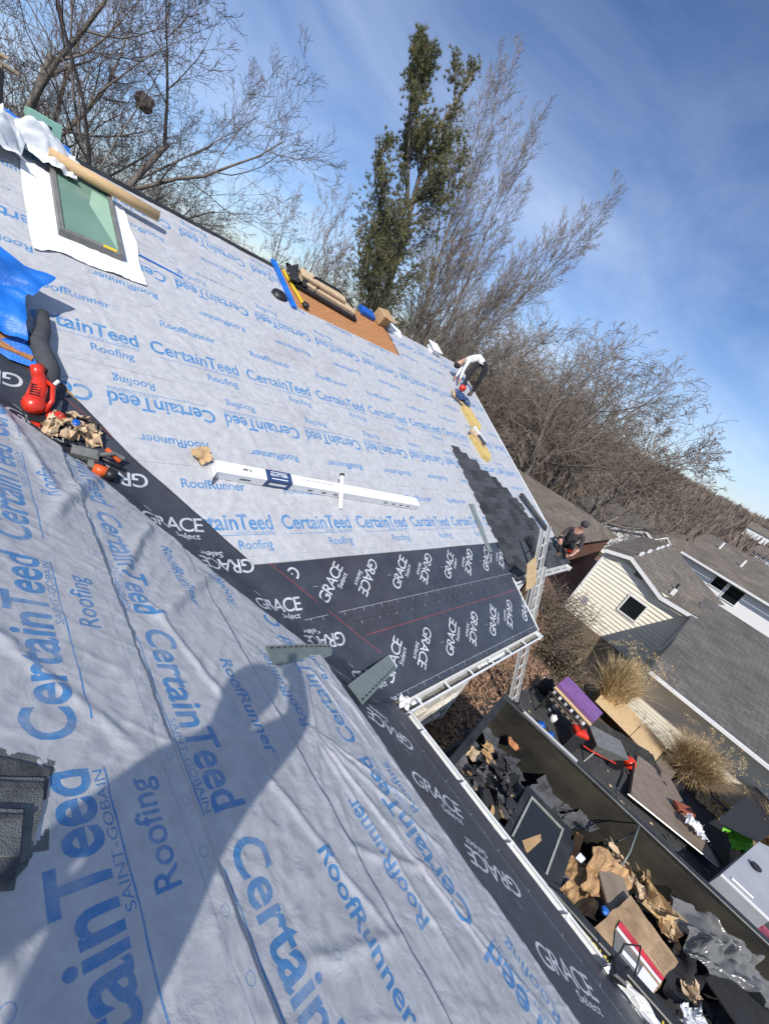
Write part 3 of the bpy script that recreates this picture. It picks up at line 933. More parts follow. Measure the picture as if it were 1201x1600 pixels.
# ---- new shingles, course by course
sm_ = []
for w in (0.31, 0.335, 0.30, 0.325):
    mb = MB()
    vs = [(0.003, 0, 0.0), (w - .003, 0, 0.0), (w - .003, 0, 0.011), (0.003, 0, 0.011), (0.003, .2, -.006), (w - .003, .2, -.006), (w - .003, .2, 0.004), (0.003, .2, 0.004)]
    mb.add(vs, [(0, 1, 2, 3), (3, 2, 6, 7), (0, 3, 7, 4), (1, 5, 6, 2), (4, 7, 6, 5), (0, 4, 5, 1)])
    sm_.append((w, mb.mesh('shingle', M['shingle'])))
cs = EA2 - 0.02
ci = 0
while cs < 4.1:
    right = 7.5 if cs < 1.62 else (6.75 if cs < 2.0 else 6.62 - (cs - 2.0) * 0.30 if cs < 2.75 else 6.35 - (cs - 2.75) * 1.28)
    x = 4.16 + 0.05 * (ci % 2) + 0.004 * ci
    first = True
    while x < right - 0.1:
        w, me = sm_[rs.randrange(4)]
        o = link('shingle', me, house, world_m=MATA.to_4x4() if False else frameA(x, cs + rs.uniform(-.004, .004), 0, 0.026 + rs.uniform(0, .004)))
        x += w
    cs += 0.143; ci += 1
# ---------------------------------------------------------------- skylight (part of the house)
def in_frame(mb, name, mt, fr, **k):
    return link(name, mb.mesh(name, mt, k.pop('smooth', False)), house, world_m=fr, **k)


fr = frameA(-2.28, 6.64, 0, 0.02)
SW, SH = 0.64, 1.30
sk = MB(); sk.box((-SW / 2, -SH / 2, -0.01), (-SW / 2 + .045, SH / 2, .11)); sk.box((SW / 2 - .045, -SH / 2, -0.01), (SW / 2, SH / 2, .11))
sk.box((-SW / 2 + .045, -SH / 2, -0.01), (SW / 2 - .045, -SH / 2 + .06, .105)); sk.box((-SW / 2 + .045, SH / 2 - .06, -0.01), (SW / 2 - .045, SH / 2, .115))
skl = in_frame(sk, 'skylight', M['tool_grey'], fr)
gm = mat('skylight_glass', (0.15, 0.25, 0.19), 0.12, var=0.15, scale=1.2, bump=0, spec=0.5)
mb = MB(); mb.box((-SW / 2 + .046, -SH / 2 + .061, .07), (SW / 2 - .046, SH / 2 - .061, .085))
link('pane', mb.mesh('pane', gm), skl, local=Matrix.Identity(4))
mb = MB(); mb.add([(0.04, .15, .0855), (0.27, -0.57, .0855), (0.27, .45, .0855), (0.10, .5, .0855)], [(0, 1, 2, 3)])
link('blind', mb.mesh('blind', mat('pale_blind', (0.30, 0.45, 0.33), 0.3, var=.05, bump=0)), skl, local=Matrix.Identity(4))
mb = MB(); mb.box((.10, -SH / 2 + .005, .1055), (.24, -SH / 2 + .05, .112)); link('sticker', mb.mesh('sticker', M['yellow']), skl, local=Matrix.Identity(4))
# white flashing skin round it
mb = MB()
fl = [(-.58, -.98), (.50, -.98), (.50, .55), (-.58, .55)]
cr = crumple(60, 84, 1.12, 1.60, .016, 91, 2.2, .25)
mb.add(*cr, xf=Matrix.Translation((-.04, -.20, .020)))
in_frame(mb, 'skylight_flashing', M['white'], fr, smooth=True)

# ---------------------------------------------------------------- things lying on the roof
def simple(name, label, cat, fr, parts, group=None):
    t = thing(name, label, cat, fr, group)
    for (pn, mbx, mt, sm) in parts:
        link(pn, mbx.mesh(pn, mt, sm), t, local=Matrix.Identity(4), kind='stuff' if pn in ('small_print', 'vent_slots') else None)
    return t


# long carton
def flat_text(txt, width, cap, mt, bold=0.0):
    v, t = text_tris(txt, bold)
    mn = v.min(0); mxx = v.max(0)
    p = (v - np.array([(mn[0] + mxx[0]) / 2, 0.345])) * np.array([width / (mxx[0] - mn[0]), cap / .69])
    return [(float(a), float(b), 0.0) for a, b in p], [tuple(int(i) for i in q) for q in t]


fr = frameA(-1.52, 3.06, 0, .022)
ang = math.degrees(math.atan2(2.74 - 3.06, 1.85 + 1.50))
fr = frameA(-1.50, 2.93, ang, .026)
b1 = MB(); b1.box((0, -.075, 0), (3.38, .075, .13), bev=.004)
b2 = MB(); b2.box((.585, -.078, -.001), (.93, .078, .1335))
b3 = MB(); fv, ff = flat_text('GUTTER', .24, .04, M['white'], .02); b3.add(fv, ff, xf=Matrix.Translation((.76, .015, .1345)))
b3.box((.65, -.05, .1337), (.87, -.038, .1345)); b3.box((.65, .048, .1337), (.87, .056, .1345)); b3.box((.64, -.0795, .045), (.87, -.0782, .085))
b4 = MB()
for k in range(9):
    xx = [0.28, .34, 1.2, 1.42, 1.62, 2.6, 2.78, 2.95, 3.12][k]
    b4.box((xx, -.0762, .04), (xx + .07, -.0752, .075))
b4.box((.30, .0, .1302), (.36, .03, .1306)); b4.box((.38, -.01, .1302), (.40, .03, .1306)); b4.box((1.1, .02, .1302), (1.6, .028, .1306))
b5 = MB(); b5.add([(0, -.075, .13), (0, -.075, 0), (-.02, -.16, .0), (-.03, -.17, .03)], [(0, 1, 2, 3)])
simple('long_carton', 'long white carton with a navy blue label lying across the far slope', 'carton', fr,
       [('box', b1, M['white'], False), ('label', b2, M['navy'], False), ('label_print', b3, M['white'], False), ('small_print', b4, M['tool_grey'], False), ('flap', b5, M['black'], False)])
kr = MB(); cr = crumple(10, 10, .20, .17, .06, 93, .8, .6, zf=lambda U, V: .05 * V); kr.add(*cr)
t = thing('brown_paper', 'crumpled brown paper at the left end of the long white carton', 'paper', frameA(-1.58, 3.10, 20, .03))
link('sheet', kr.mesh('sheet', M['kraft'], True), t, local=Matrix.Identity(4))
tb = MB(); tb.tube([(0, -.30, .03), (0, .16, .17)], .03, 10); tc_ = MB(); tc_.tube([(0, .155, .169), (0, .19, .18)], .034, 10)
simple('small_tube', 'short white tube with a black cap leaning on the long white carton', 'tube', frameA(.24, 2.79, -14, .02), [('tube', tb, M['white'], False), ('cap', tc_, M['black'], False)])

# kraft roll above the skylight
kr = MB(); kr.tube([(0, 0, .075), (1.22, 0, .075)], .07, 20); kd = MB(); kd.tube([(1.215, 0, .075), (1.223, 0, .075)], .045, 16)
simple('kraft_paper_roll', 'tan kraft paper roll lying above the skylight', 'paper roll', frameA(-2.62, 7.28, -7, .13),
       [('roll', kr, M['kraft'], True), ('core', kd, M['dark_metal'], False)])
# white bags and blue tarp on the ridge
for i, (x, s, sc, sd, lb_) in enumerate([(-3.20, 7.25, .62, 5, 'crumpled white plastic bag on the ridge at the left edge of the picture'),
                                        (-2.66, 7.42, .52, 8, 'crumpled white plastic bag between the left-hand bag and the kraft roll')]):
    vs, fs = crumple(34, 34, sc * 1.35, sc, .13, 120 + sd, .95, .75, zf=lambda U, V: .22 * np.sin(U * 3.14) * np.sin(V * 3.14))
    t = thing('plastic_bag', lb_, 'plastic bag', frameA(x, s, -12, .10), 'white plastic bags on the ridge')
    m_ = MB(); m_.add(vs, fs); link('bag_film', m_.mesh('bag_film', M['bag'], True), t, local=Matrix.Identity(4))
m_ = MB(); m_.add(*crumple(20, 10, .75, .16, .05, 77, 1.5, .6)); t = thing('blue_tarp_strip', 'narrow strip of blue tarp showing behind the white bags on the ridge', 'tarp', frameA(-2.75, 7.74, -3, .12))
link('sheet', m_.mesh('sheet', M['tarp'], True), t, local=Matrix.Identity(4))
# green carton on the ridge
gb = MB(); gb.box((-.16, -.12, 0), (.16, .12, .28), bev=.006); gh = MB(); gh.box((-.06, -.1225, .17), (.06, -.1205, .205)); gh.box((-.05, -.1225, .12), (.03, -.1205, .135))
simple('green_carton', 'pale green carton with a hand hole standing on the ridge', 'carton', frameW(-2.62, YR + .06, ZR + .0, 8), [('box', gb, M['teal'], False), ('hand_hole', gh, M['black'], False)])
# planks on a dark bundle, top left
for i, (a, dz, ro) in enumerate([(-.05, .50, 20), (.12, .54, 28), (.0, .62, 12)]):
    p = MB(); p.box((-.35, -.07, 0), (.35, .07, .035), bev=.004)
    t = thing('timber_offcut', ['lowest tan timber offcut piled on the ridge at the top left', 'middle tan timber offcut piled on the ridge at the top left', 'topmost tan timber offcut piled on the ridge at the top left'][i], 'timber', frameW(-3.32 + a, YR + .1 + .05 * i, ZR + dz, ro), 'timber offcuts on the ridge')
    link('board', p.mesh('board', M['tan']), t, local=Matrix.Identity(4))
p = MB(); p.box((-.5, -.3, -.12), (.5, .3, .5), bev=.03)
simple('dark_bundle', 'dark wrapped bundle on the ridge under the timber offcuts', 'bundle', frameW(-3.55, YR + .15, ZR, 10), [('wrap', p, M['blackmatte'], False)])

# blue tarp at the left edge, over bare sheathing
m_ = MB(); vs, fs = crumple(40, 34, 1.35, .80, .09, 140, .9, .5, zf=lambda U, V: .10 + .16 * V + .10 * (1 - U)); m_.add(vs, fs)
t = thing('blue_tarp', 'large blue tarp draped at the left edge over brown sheathing', 'tarp', frameA(-3.55, 4.66, -18, .02)); link('sheet', m_.mesh('sheet', M['tarp'], True), t, local=Matrix.Identity(4))
m_ = MB(); m_.add([(-.32, 0, .03), (.02, .24, .05), (.16, -.2, .02), (-.1, -.16, .02), (0, .02, .09)], [(0, 3, 4), (3, 2, 4), (2, 1, 4), (1, 0, 4)])
t = thing('tarp_corner', 'small triangular corner of blue tarp lying below the large blue tarp', 'tarp', frameA(-2.98, 4.08, -5, .02)); link('sheet', m_.mesh('sheet', M['tarp'], False), t, local=Matrix.Identity(4))
p = MB(); p.box((-.75, -.14, 0), (.55, .14, .018)); simple('osb_board', 'brown sheathing board sticking out under the large blue tarp', 'board', frameA(-3.40, 4.28, -22, .06), [('board', p, M['osb'], False)])
# dark folded scrap above the red tool
m_ = MB(); m_.tube([(0.0, 0, .06), (.03, .25, .10), (-.02, .5, .13), (.05, .72, .11), (.08, .95, .10)], [.07, .085, .075, .06, .045], 10)
m_.tube([(0.0, 0, .06), (-.05, -.07, .05), (-.12, -.12, .03)], [.07, .06, .05], 8)
simple('rolled_membrane_scrap', 'dark grey rolled membrane scrap lying up the slope above the red tool', 'scrap', frameA(-2.84, 3.62, 4, .0), [('roll', m_, M['greyfab'], True)])
# red tool
bd = MB(); bd.tube([(0, 0, .06), (0, .10, .10), (.02, .24, .14), (.01, .40, .16)], [.05, .085, .075, .055], 12)
bd.blob((0.0, .05, .11), (.10, .11, .09), 12, 8, .03, 3); bd.tube([(.0, .38, .15), (-.02, .46, .18), (.02, .50, .17)], [.055, .06, .045], 10)
hd = MB(); hd.tube([(.09, .0, .10), (.13, .1, .17), (.12, .26, .20), (.06, .34, .17)], .022, 8); hd.blob((.19, -.02, .07), (.09, .08, .06), 10, 7, .05, 9); hd.box((-.10, -.16, .0), (.08, -.10, .04), bev=.01)
vt = MB()
for k in range(5):
    vt.box((-.05, .10 + k * .028, .183 + .004 * k), (.03, .112 + k * .028, .192 + .004 * k))
ft_ = MB(); ft_.box((-.03, -.11, .0), (.22, -.01, .07), bev=.015); ft_.tube([(.02, -.02, .05), (.15, -.06, .06), (.30, -.05, .04)], .011, 6)
bt = MB(); bt.tube([(.13, .32, .17), (.16, .36, .20)], .018, 8)
simple('red_power_tool', 'glossy red power tool with a looped handle in the black valley', 'power tool', frameA(-2.97, 3.36, -8, .02) @ Matrix.Scale(.86, 4),
       [('body', bd, M['red'], True), ('handle', hd, M['red'], True), ('vent_slots', vt, M['black'], False), ('base', ft_, M['black'], False), ('cap', bt, M['white'], False)])
# tool belt
tbp = MB()
for k in range(16):
    tbp.add(*crumple(7, 7, rs.uniform(.10, .20), rs.uniform(.08, .14), .05, 200 + k, 1.0, .8), xf=Matrix.Translation((rs.uniform(-.16, .16), rs.uniform(-.10, .10), rs.uniform(.01, .09))) @ Euler((rs.uniform(-.9, .9), rs.uniform(-.9, .9), rs.uniform(0, 6))).to_matrix().to_4x4())
bel = MB(); bel.tube([(-.2, .0, .02), (-.25, -.12, .02), (-.12, -.2, .02), (.02, -.15, .03)], .014, 6); bel.tube([(.2, .05, .03), (.1, .16, .06), (-.1, .14, .05)], .018, 6)
for k in range(8):
    bel.blob((rs.uniform(-.15, .15), rs.uniform(-.08, .1), rs.uniform(.04, .10)), rs.uniform(.02, .04), 7, 5, .2, k)
bl = MB(); bl.blob((.0, .03, .12), (.035, .045, .02), 8, 5, .1, 5)
simple('tool_belt', 'tan leather tool belt with black pouches lying below the red power tool', 'tool belt', frameA(-2.70, 3.22, -20, .02), [('pouch', tbp, M['tan'], False), ('strap', bel, M['black'], True), ('tag', bl, M['blue'], True)])
# nail gun
g1 = MB(); g1.box((-.15, -.045, .03), (.05, .05, .13), bev=.02); g1.box((-.02, -.12, .03), (.03, -.04, .09), bev=.01); g1.tube([(.0, .0, .08), (.16, .07, .10), (.24, .06, .07)], .018, 8)
g2 = MB(); g2.tube([(.03, -.11, .05), (.13, -.13, .06)], .05, 12); g3 = MB(); g3.tube([(.10, .12, .07), (.22, .03, .05)], .022, 8); g4 = MB(); g4.tube([(.12, -.13, .055), (.2, -.15, .05)], .055, 12); g4.tube([(.05, .03, .05), (.25, -.02, .03)], .02, 8)
simple('nail_gun', 'grey and black nail gun with orange ends lying below the tool belt', 'nail gun', frameA(-2.60, 2.94, -12, .02),
       [('body', g1, M['tool_grey'], False), ('motor_cap', g2, M['orange'], True), ('trigger_guard', g3, M['orange'], True), ('magazine', g4, M['black'], True)])

# metal flashing strips
def strip(L, W, seed, lip=True):
    m_ = MB()
    n = 14
    vs = []
    for i in range(n):
        u = i / (n - 1)
        z = .012 + .02 * math.sin(u * 2.6 + seed) + .006 * math.sin(u * 9 + seed)
        vs += [(u * L, -W / 2, z), (u * L, W / 2 * .2, z + .002), (u * L, W / 2, z + .014)]
    fs = []
    for i in range(n - 1):
        for j in range(2):
            a = i * 3 + j
            fs.append((a, a + 3, a + 4, a + 1))
    m_.add(vs, fs)
    nn = len(m_.v)
    m_.add([(v[0], v[1], v[2] - .003) for v in vs], [tuple(reversed(f)) for f in fs])
    s2 = MB()
    for i in range(10):
        u = .04 + i * .095
        z = .012 + .02 * math.sin(u * 2.6 + seed) + .006 * math.sin(u * 9 + seed)
        s2.box((u * L, -W * .30, z + .0015), (u * L + L * .05, -W * .30 + .012, z + .005))
    return m_, s2


def bridging(label, c4):
    """thin bent strip through four corners: c4 = left top, left bottom, right bottom, right top"""
    c4 = [Vector(p) for p in c4]; cc_ = sum(c4, Vector()) / 4
    t = thing('flashing_strip', label, 'metal strip', frameW(*cc_), 'loose metal flashing strips')
    m_ = MB(); n = 14; up = Vector((.2, -.2, 1)).normalized(); vs = []
    for i in range(n):
        u = i / (n - 1); a = c4[0].lerp(c4[3], u) + up * (.028 + .012 * math.sin(u * 3.1)); b = c4[1].lerp(c4[2], u) + up * (.028 + .014 * math.sin(u * 3.1))
        vs += [a, a.lerp(b, .5) + up * .004, b]
    fs = [(i * 3 + j, i * 3 + j + 1, i * 3 + j + 4, i * 3 + j + 3) for i in range(n - 1) for j in range(2)]
    m_.add(vs, fs); m_.add([v - up * .004 for v in vs], [tuple(reversed(f)) for f in fs]); wbuild(m_, 'sheet', M['metal_green'], t)
    q = MB()
    for i in range(12):
        u0, u1 = .03 + i * .08, .03 + i * .08 + .045
        pts = []
        for (u, w) in ((u0, .12), (u1, .12), (u1, .19), (u0, .19)):
            a = c4[0].lerp(c4[3], u) + up * (.036 + .012 * math.sin(u * 3.1)); b = c4[1].lerp(c4[2], u) + up * (.036 + .014 * math.sin(u * 3.1)); pts.append(a.lerp(b, w))
        q.add(pts, [(0, 1, 2, 3)])
    wbuild(q, 'slot_row', M['dark_metal'], t, kind='stuff')


bridging('grey green metal flashing strip lying across the lower valley, touched by the standing shadow', ((-1.736, 0.573, 0.868), (-1.783, 0.368, 0.892), (-0.695, 0.572, 0.286), (-0.680, 0.740, 0.370)))
bridging('grey green metal flashing strip lying on the black membrane near the gutter corner', ((-0.868, -0.019, 0.434), (-0.882, 0.210, 0.441), (0.075, 0.464, 0.232), (0.143, 0.312, 0.156)))
m1, m2 = strip(1.08, .14, 3.0)
simple('flashing_strip', 'long grey green metal flashing strip lying at the left side of the new shingles', 'metal strip', frameA(3.86, 2.70, -99, .035), [('sheet', m1, M['metal_green'], False)], 'loose metal flashing strips')
# layered shingle offcuts, bottom left
M['gran'] = mat('grey_shingle_granules', (.085, .092, .092), .9, col2=(.17, .18, .175), scale=16, bump=.6, bscale=160)
M['gran_d'] = mat('dark_shingle_granules', (.035, .038, .04), .9, col2=(.10, .105, .105), scale=22, bump=.6, bscale=160)
t = thing('shingle_offcut_stack', 'ragged stack of layered dark grey shingle offcuts at the left edge on the near slope', 'shingles', frameB(-.36, 3.78, 0, .03))
for k, (poly, mt_) in enumerate([
        (((-3.488, -0.131, 1.744), (-3.400, -0.173, 1.700), (-3.255, -0.244, 1.628), (-3.261, -0.268, 1.631), (-3.306, -0.409, 1.653), (-3.319, -0.428, 1.660), (-3.332, -0.520, 1.666), (-3.374, -0.511, 1.687), (-3.384, -0.543, 1.692), (-3.411, -0.566, 1.706), (-3.418, -0.594, 1.710), (-3.501, -0.574, 1.751)), 'gran'),
        (((-3.489, -0.175, 1.745), (-3.403, -0.212, 1.702), (-3.298, -0.265, 1.650), (-3.321, -0.365, 1.661), (-3.334, -0.362, 1.667), (-3.339, -0.377, 1.670), (-3.493, -0.308, 1.747)), 'gran_d'),
        (((-3.492, -0.259, 1.746), (-3.408, -0.281, 1.704), (-3.323, -0.299, 1.662), (-3.342, -0.407, 1.671), (-3.371, -0.481, 1.686), (-3.380, -0.531, 1.690), (-3.405, -0.539, 1.703), (-3.499, -0.506, 1.750)), 'gran'),
        (((-3.492, -0.279, 1.747), (-3.409, -0.302, 1.705), (-3.332, -0.321, 1.667), (-3.336, -0.344, 1.669), (-3.493, -0.302, 1.747)), 'gran_d'),
        (((-3.495, -0.365, 1.748), (-3.391, -0.397, 1.696), (-3.416, -0.542, 1.708), (-3.435, -0.587, 1.718), (-3.501, -0.564, 1.751)), 'gran_d'),
        (((-3.495, -0.374, 1.748), (-3.399, -0.404, 1.700), (-3.420, -0.528, 1.710), (-3.499, -0.506, 1.750)), 'gran'),
        (((-3.496, -0.396, 1.748), (-3.405, -0.425, 1.703), (-3.407, -0.436, 1.704), (-3.496, -0.408, 1.749)), 'gran_d')]):
    pts = [Vector(p) + NB * (.034 + .007 * k) for p in poly]
    m_ = MB(); slab(m_, pts, NB, .006); wbuild(m_, 'offcut', M[mt_], t)

# foam pads with tools
def pad(fr_, label, seed):
    f = MB(); f.prism([(-.34, -.15), (.30, -.24), (.48, -.10), (.34, .18), (-.32, .19)], 0, .11)
    t = thing('foam_pad', label, 'foam pad', fr_, 'yellow foam roof pads')
    link('foam', f.mesh('foam', M['foam']), t, local=Matrix.Identity(4))
    return t


pad(frameA(5.72, 4.46, -74, .02), 'yellow foam pad holding tools, the lower one, above the staircase of new shingles', 1)
pad(frameA(6.12, 5.45, -80, .02), 'yellow foam pad below the bending worker, the upper one', 2)
p = MB(); p.box((-.28, -.1, 0), (.28, .1, .05), xf=Matrix.Rotation(.3, 4, 'Z'))
q = MB(); q.box((-.05, -.07, .05), (.25, .05, .10), bev=.01); p2 = MB(); p2.box((-.3, .08, 0), (.2, .16, .09), bev=.01)
simple('shingle_bundle', 'open bundle of cream wrapped shingles on the lower foam pad', 'shingle bundle', frameA(5.66, 4.62, -72, .135), [('wrapper', p, M['tan'], False), ('shingle_pack', q, M['greyfab'], False), ('cover_sheet', p2, M['bag'], False)])
p = MB(); p.box((-.30, -.14, 0), (.30, .14, .05), bev=.01)
q = MB(); q.add(*crumple(12, 12, .5, .34, .10, 301, 1.3, .8), xf=Matrix.Translation((.0, .0, .05)))
simple('tool_bag', 'dark tool bag with cream flaps lying between the upper foam pad and the worker', 'tool bag', frameA(6.02, 6.02, -35, .06), [('flap', p, M['tan'], False), ('bag', q, M['navy'], False)])
# black roll and small bracket near the far eave
p = MB(); p.tube([(0, 0, .07), (0, 1.1, .07)], .06, 12); q = MB(); q.tube([(0, 1.1, .07), (0, 1.14, .07)], .035, 10)
simple('black_roll', 'black membrane roll lying up the slope beside the new shingles near the far corner', 'roll', frameA(6.98, 2.0, 22, .05), [('roll', p, M['greyfab'], True), ('core', q, M['black'], False)])
p = MB(); p.tube([(-.1, 0, .03), (-.1, .62, .05)], .018, 6); p.tube([(.1, 0, .03), (.1, .62, .05)], .018, 6)
t = thing('roof_hook_ladder', 'short black roof hook ladder lying on the new shingles', 'roof ladder', frameA(5.72, 1.25, 14, .045)); link('rail', p.mesh('rail', M['black'], True), t, local=Matrix.Identity(4))
for k in range(4):
    q = MB(); q.tube([(-.1, .08 + k * .15, .045), (.1, .08 + k * .15, .045)], .014, 6); link('rung', q.mesh('rung', M['black']), t, local=Matrix.Identity(4))

# gear on the bare sheathing at the ridge
p = MB(); q = MB(); s3 = MB()
p.box((-.85, -.14, 0), (.62, .10, .16), bev=.03); p.box((-.80, -.10, .162), (.30, .14, .26), bev=.03)
q.box((-.9, -.24, .0), (.70, -.145, .08), bev=.02); q.tube([(-.8, -.18, .08), (-.5, .0, .29), (.1, .05, .29), (.55, .0, .18), (.68, -.2, .05)], .02, 6)
q.tube([(-.45, -.16, .02), (-.4, -.1, .19), (-.35, .1, .28)], .018, 6)
simple('wrapped_shingle_pile', 'cream wrapped shingle bundles with a black strap on the bare sheathing at the ridge', 'bundle', frameA(2.05, 7.62, -6, .02), [('bundle', p, M['tan'], False), ('strap', q, M['black'], False)])
p = MB(); p.add(*crumple(12, 12, .4, .5, .16, 311, 1.2, .7, zf=lambda U, V: .12 * np.sin(U * 3.1) * np.sin(V * 3.1)))
simple('black_sack', 'black sack between the blue tarp strip and the shingle pile at the ridge', 'sack', frameA(1.22, 7.72, 0, .02), [('sack', p, M['blackmatte'], True)])
p = MB(); p.box((-.028, -.42, 0), (.028, .42, .03), bev=.004); q = MB(); q.blob((.0, -.50, .05), (.07, .08, .05), 9, 6, .1, 3)
simple('yellow_level', 'yellow spirit level lying on the bare sheathing at the ridge', 'spirit level', frameA(1.10, 7.45, 12, .02), [('body', p, M['yellow'], False), ('pad', q, M['black'], True)])
p = MB(); p.box((-.05, -.62, 0), (.05, .62, .05), xf=Matrix.Identity(4))
simple('rolled_tarp_edge', 'folded blue tarp strip along the left edge of the bare sheathing', 'tarp', frameA(.84, 7.35, 3, .03), [('fold', p, M['tarp'], False)])
p = MB(); p.blob((0, 0, .02), (.16, .14, .09), 12, 7, .1, 3)
simple('pipe_boot', 'black rubber pipe boot at the foot of the blue strip near the ridge', 'pipe boot', frameA(.63, 6.92, 3, .0), [('shell', p, M['black'], True)])
p = MB(); p.box((-.42, -.12, .0), (.0, .12, .10), bev=.01); 
simple('blue_carton', 'flat blue and white carton at the right end of the bare sheathing on the ridge', 'carton', frameA(3.55, 7.88, -4, .02), [('box', p, M['blue'], False)])
p = MB(); p.box((-.2, -.15, .0), (.2, .15, .26), bev=.01); q = MB(); q.add([(-.2, -.15, .26), (.2, -.15, .26), (.25, -.33, .33), (-.18, -.32, .30)], [(0, 1, 2, 3)])
simple('open_carton', 'open brown carton standing on the ridge right of the blue carton', 'carton', frameA(3.85, 7.92, 15, .02), [('box', p, M['card'], False), ('flap', q, M['card'], False)])
p = MB(); p.box((-.2, -.15, .0), (.2, .15, .08), bev=.01)
simple('white_carton', 'small white carton beside the open brown carton on the ridge', 'carton', frameA(4.30, 7.78, -25, .02), [('box', p, M['white'], False)])
p = MB(); p.box((-.15, -.15, 0), (.15, .15, .14), bev=.02); q = MB(); q.box((-.2, -.2, .142), (.2, .2, .19), bev=.02)
simple('roof_vent', 'white box roof vent on the ridge left of the bending worker', 'vent', frameA(6.05, 7.86, 0, .0), [('base', p, M['white'], False), ('lid', q, M['white'], False)])

# blue chalk line / tape under the skylight
p = MB(); p.box((0, -.012, 0), (.62, .012, .006))
simple('blue_tape', 'strip of blue tape stuck on the felt right of the skylight', 'tape', frameA(-1.80, 6.32, -10, .032), [('tape', p, M['tarp'], False)])

# ---------------------------------------------------------------- people
def person(name_label, verts, edges, radii, root, mats_, assign, parts=(), group=None, base=None, sub=2):
    me = bpy.data.meshes.new('body'); me.from_pydata([tuple(v) for v in verts], edges, [])
    o = bpy.data.objects.new('tmp', me); COL.objects.link(o)
    o.modifiers.new('s', 'SKIN')
    sv = me.skin_vertices[0].data if me.skin_vertices else None
    for i, r in enumerate(radii):
        sv[i].radius = r if isinstance(r, tuple) else (r, r)
        sv[i].use_root = (i == root)
    sb = o.modifiers.new('u', 'SUBSURF'); sb.levels = sub; sb.render_levels = sub
    bpy.context.view_layer.update()
    me2 = bpy.data.meshes.new_from_object(o.evaluated_get(bpy.context.evaluated_depsgraph_get()))
    bpy.data.objects.remove(o)
    for m_ in mats_:
        me2.materials.append(m_)
    V = np.array([list(v) for v in verts])
    mids = []; who = []
    for (a, b2) in edges:
        for t_ in (0.0, .25, .5, .75, 1.0):
            mids.append(V[a] * (1 - t_) + V[b2] * t_); who.append(assign[(a, b2)])
    mids = np.array(mids)
    for p in me2.polygons:
        c = np.array(p.center); k = int(np.argmin(((mids - c) ** 2).sum(1)))
        p.material_index = who[k]; p.use_smooth = True
    base = base or verts[0]
    t = thing('person', name_label, 'person', frameW(*base))
    link('body', me2, t, world_m=Matrix.Identity(4))
    for (pn, mbx, mt) in parts:
        link(pn, mbx.mesh(pn, mt, True), t, world_m=Matrix.Identity(4))
    return t


# indices shared by every figure
#0 pelvis 1 waist 2 chest 3 neck 4 head 5 crown | 6 shL 7 elL 8 wrL 9 hanL | 10 shR 11 elR 12 wrR 13 hanR | 14 hipL 15 knL 16 anL 17 toeL | 18 hipR 19 knR 20 anR 21 toeR
EDG = [(0, 1), (1, 2), (2, 3), (3, 4), (4, 5), (2, 6), (6, 7), (7, 8), (8, 9), (2, 10), (10, 11), (11, 12), (12, 13), (0, 14), (14, 15), (15, 16), (16, 17), (0, 18), (18, 19), (19, 20), (20, 21)]
RAD = [.135, .13, (.15, .12), .055, .095, .07, .065, .045, .032, .035, .065, .045, .032, .035, .095, .065, .045, .04, .095, .065, .045, .04]


def figure(label, P, shirt, sleeves, pants, skin, boots, hair=None, extra=(), cap=None):
    asg = {}
    for e in EDG:
        if e in ((0, 1), (1, 2), (2, 6), (2, 10), (6, 7), (10, 11)):
            asg[e] = 0
        elif e in ((7, 8), (11, 12)):
            asg[e] = 0 if sleeves else 2
        elif e in ((0, 14), (14, 15), (15, 16), (0, 18), (18, 19), (19, 20)):
            asg[e] = 1
        elif e in ((16, 17), (20, 21)):
            asg[e] = 3
        else:
            asg[e] = 2
    parts = list(extra)
    hd_ = Vector(P[4]); cr_ = Vector(P[5])
    hm = MB(); up_ = (cr_ - hd_).normalized()
    hm.blob(tuple(hd_ + up_ * .055), (RAD[4] * 1.1, RAD[4] * 1.1, RAD[4] * .9), 14, 8, .02, 4)
    parts.append(('hair' if cap is None else 'cap', hm, hair or cap))
    # hands: palm + five fingers
    for wr, ha in ((8, 9), (12, 13)):
        w_, h_ = Vector(P[wr]), Vector(P[ha])
        d_ = (h_ - w_).normalized(); sd = d_.cross(Vector((0, 0, 1)))
        sd = sd.normalized() if sd.length > .1 else Vector((1, 0, 0))
        nn = sd.cross(d_)
        fm = MB()
        for k in range(4):
            b0 = h_ + sd * (.016 * (k - 1.5)) + d_ * .01
            L_ = [.062, .075, .07, .055][k]
            fm.tube([b0, b0 + d_ * L_ * .5, b0 + d_ * L_ * .85 - nn * .02], [.009, .008, .006], 6)
        fm.tube([w_ + (h_ - w_) * .5 + sd * .02, h_ + sd * .045, h_ + sd * .055 + d_ * .03], [.011, .010, .007], 6)
        parts.append(('fingers', fm, skin))
    return person(label, P, EDG, RAD, 0, [shirt, pants, skin, boots], asg, parts, base=tuple(Vector(P[17])))


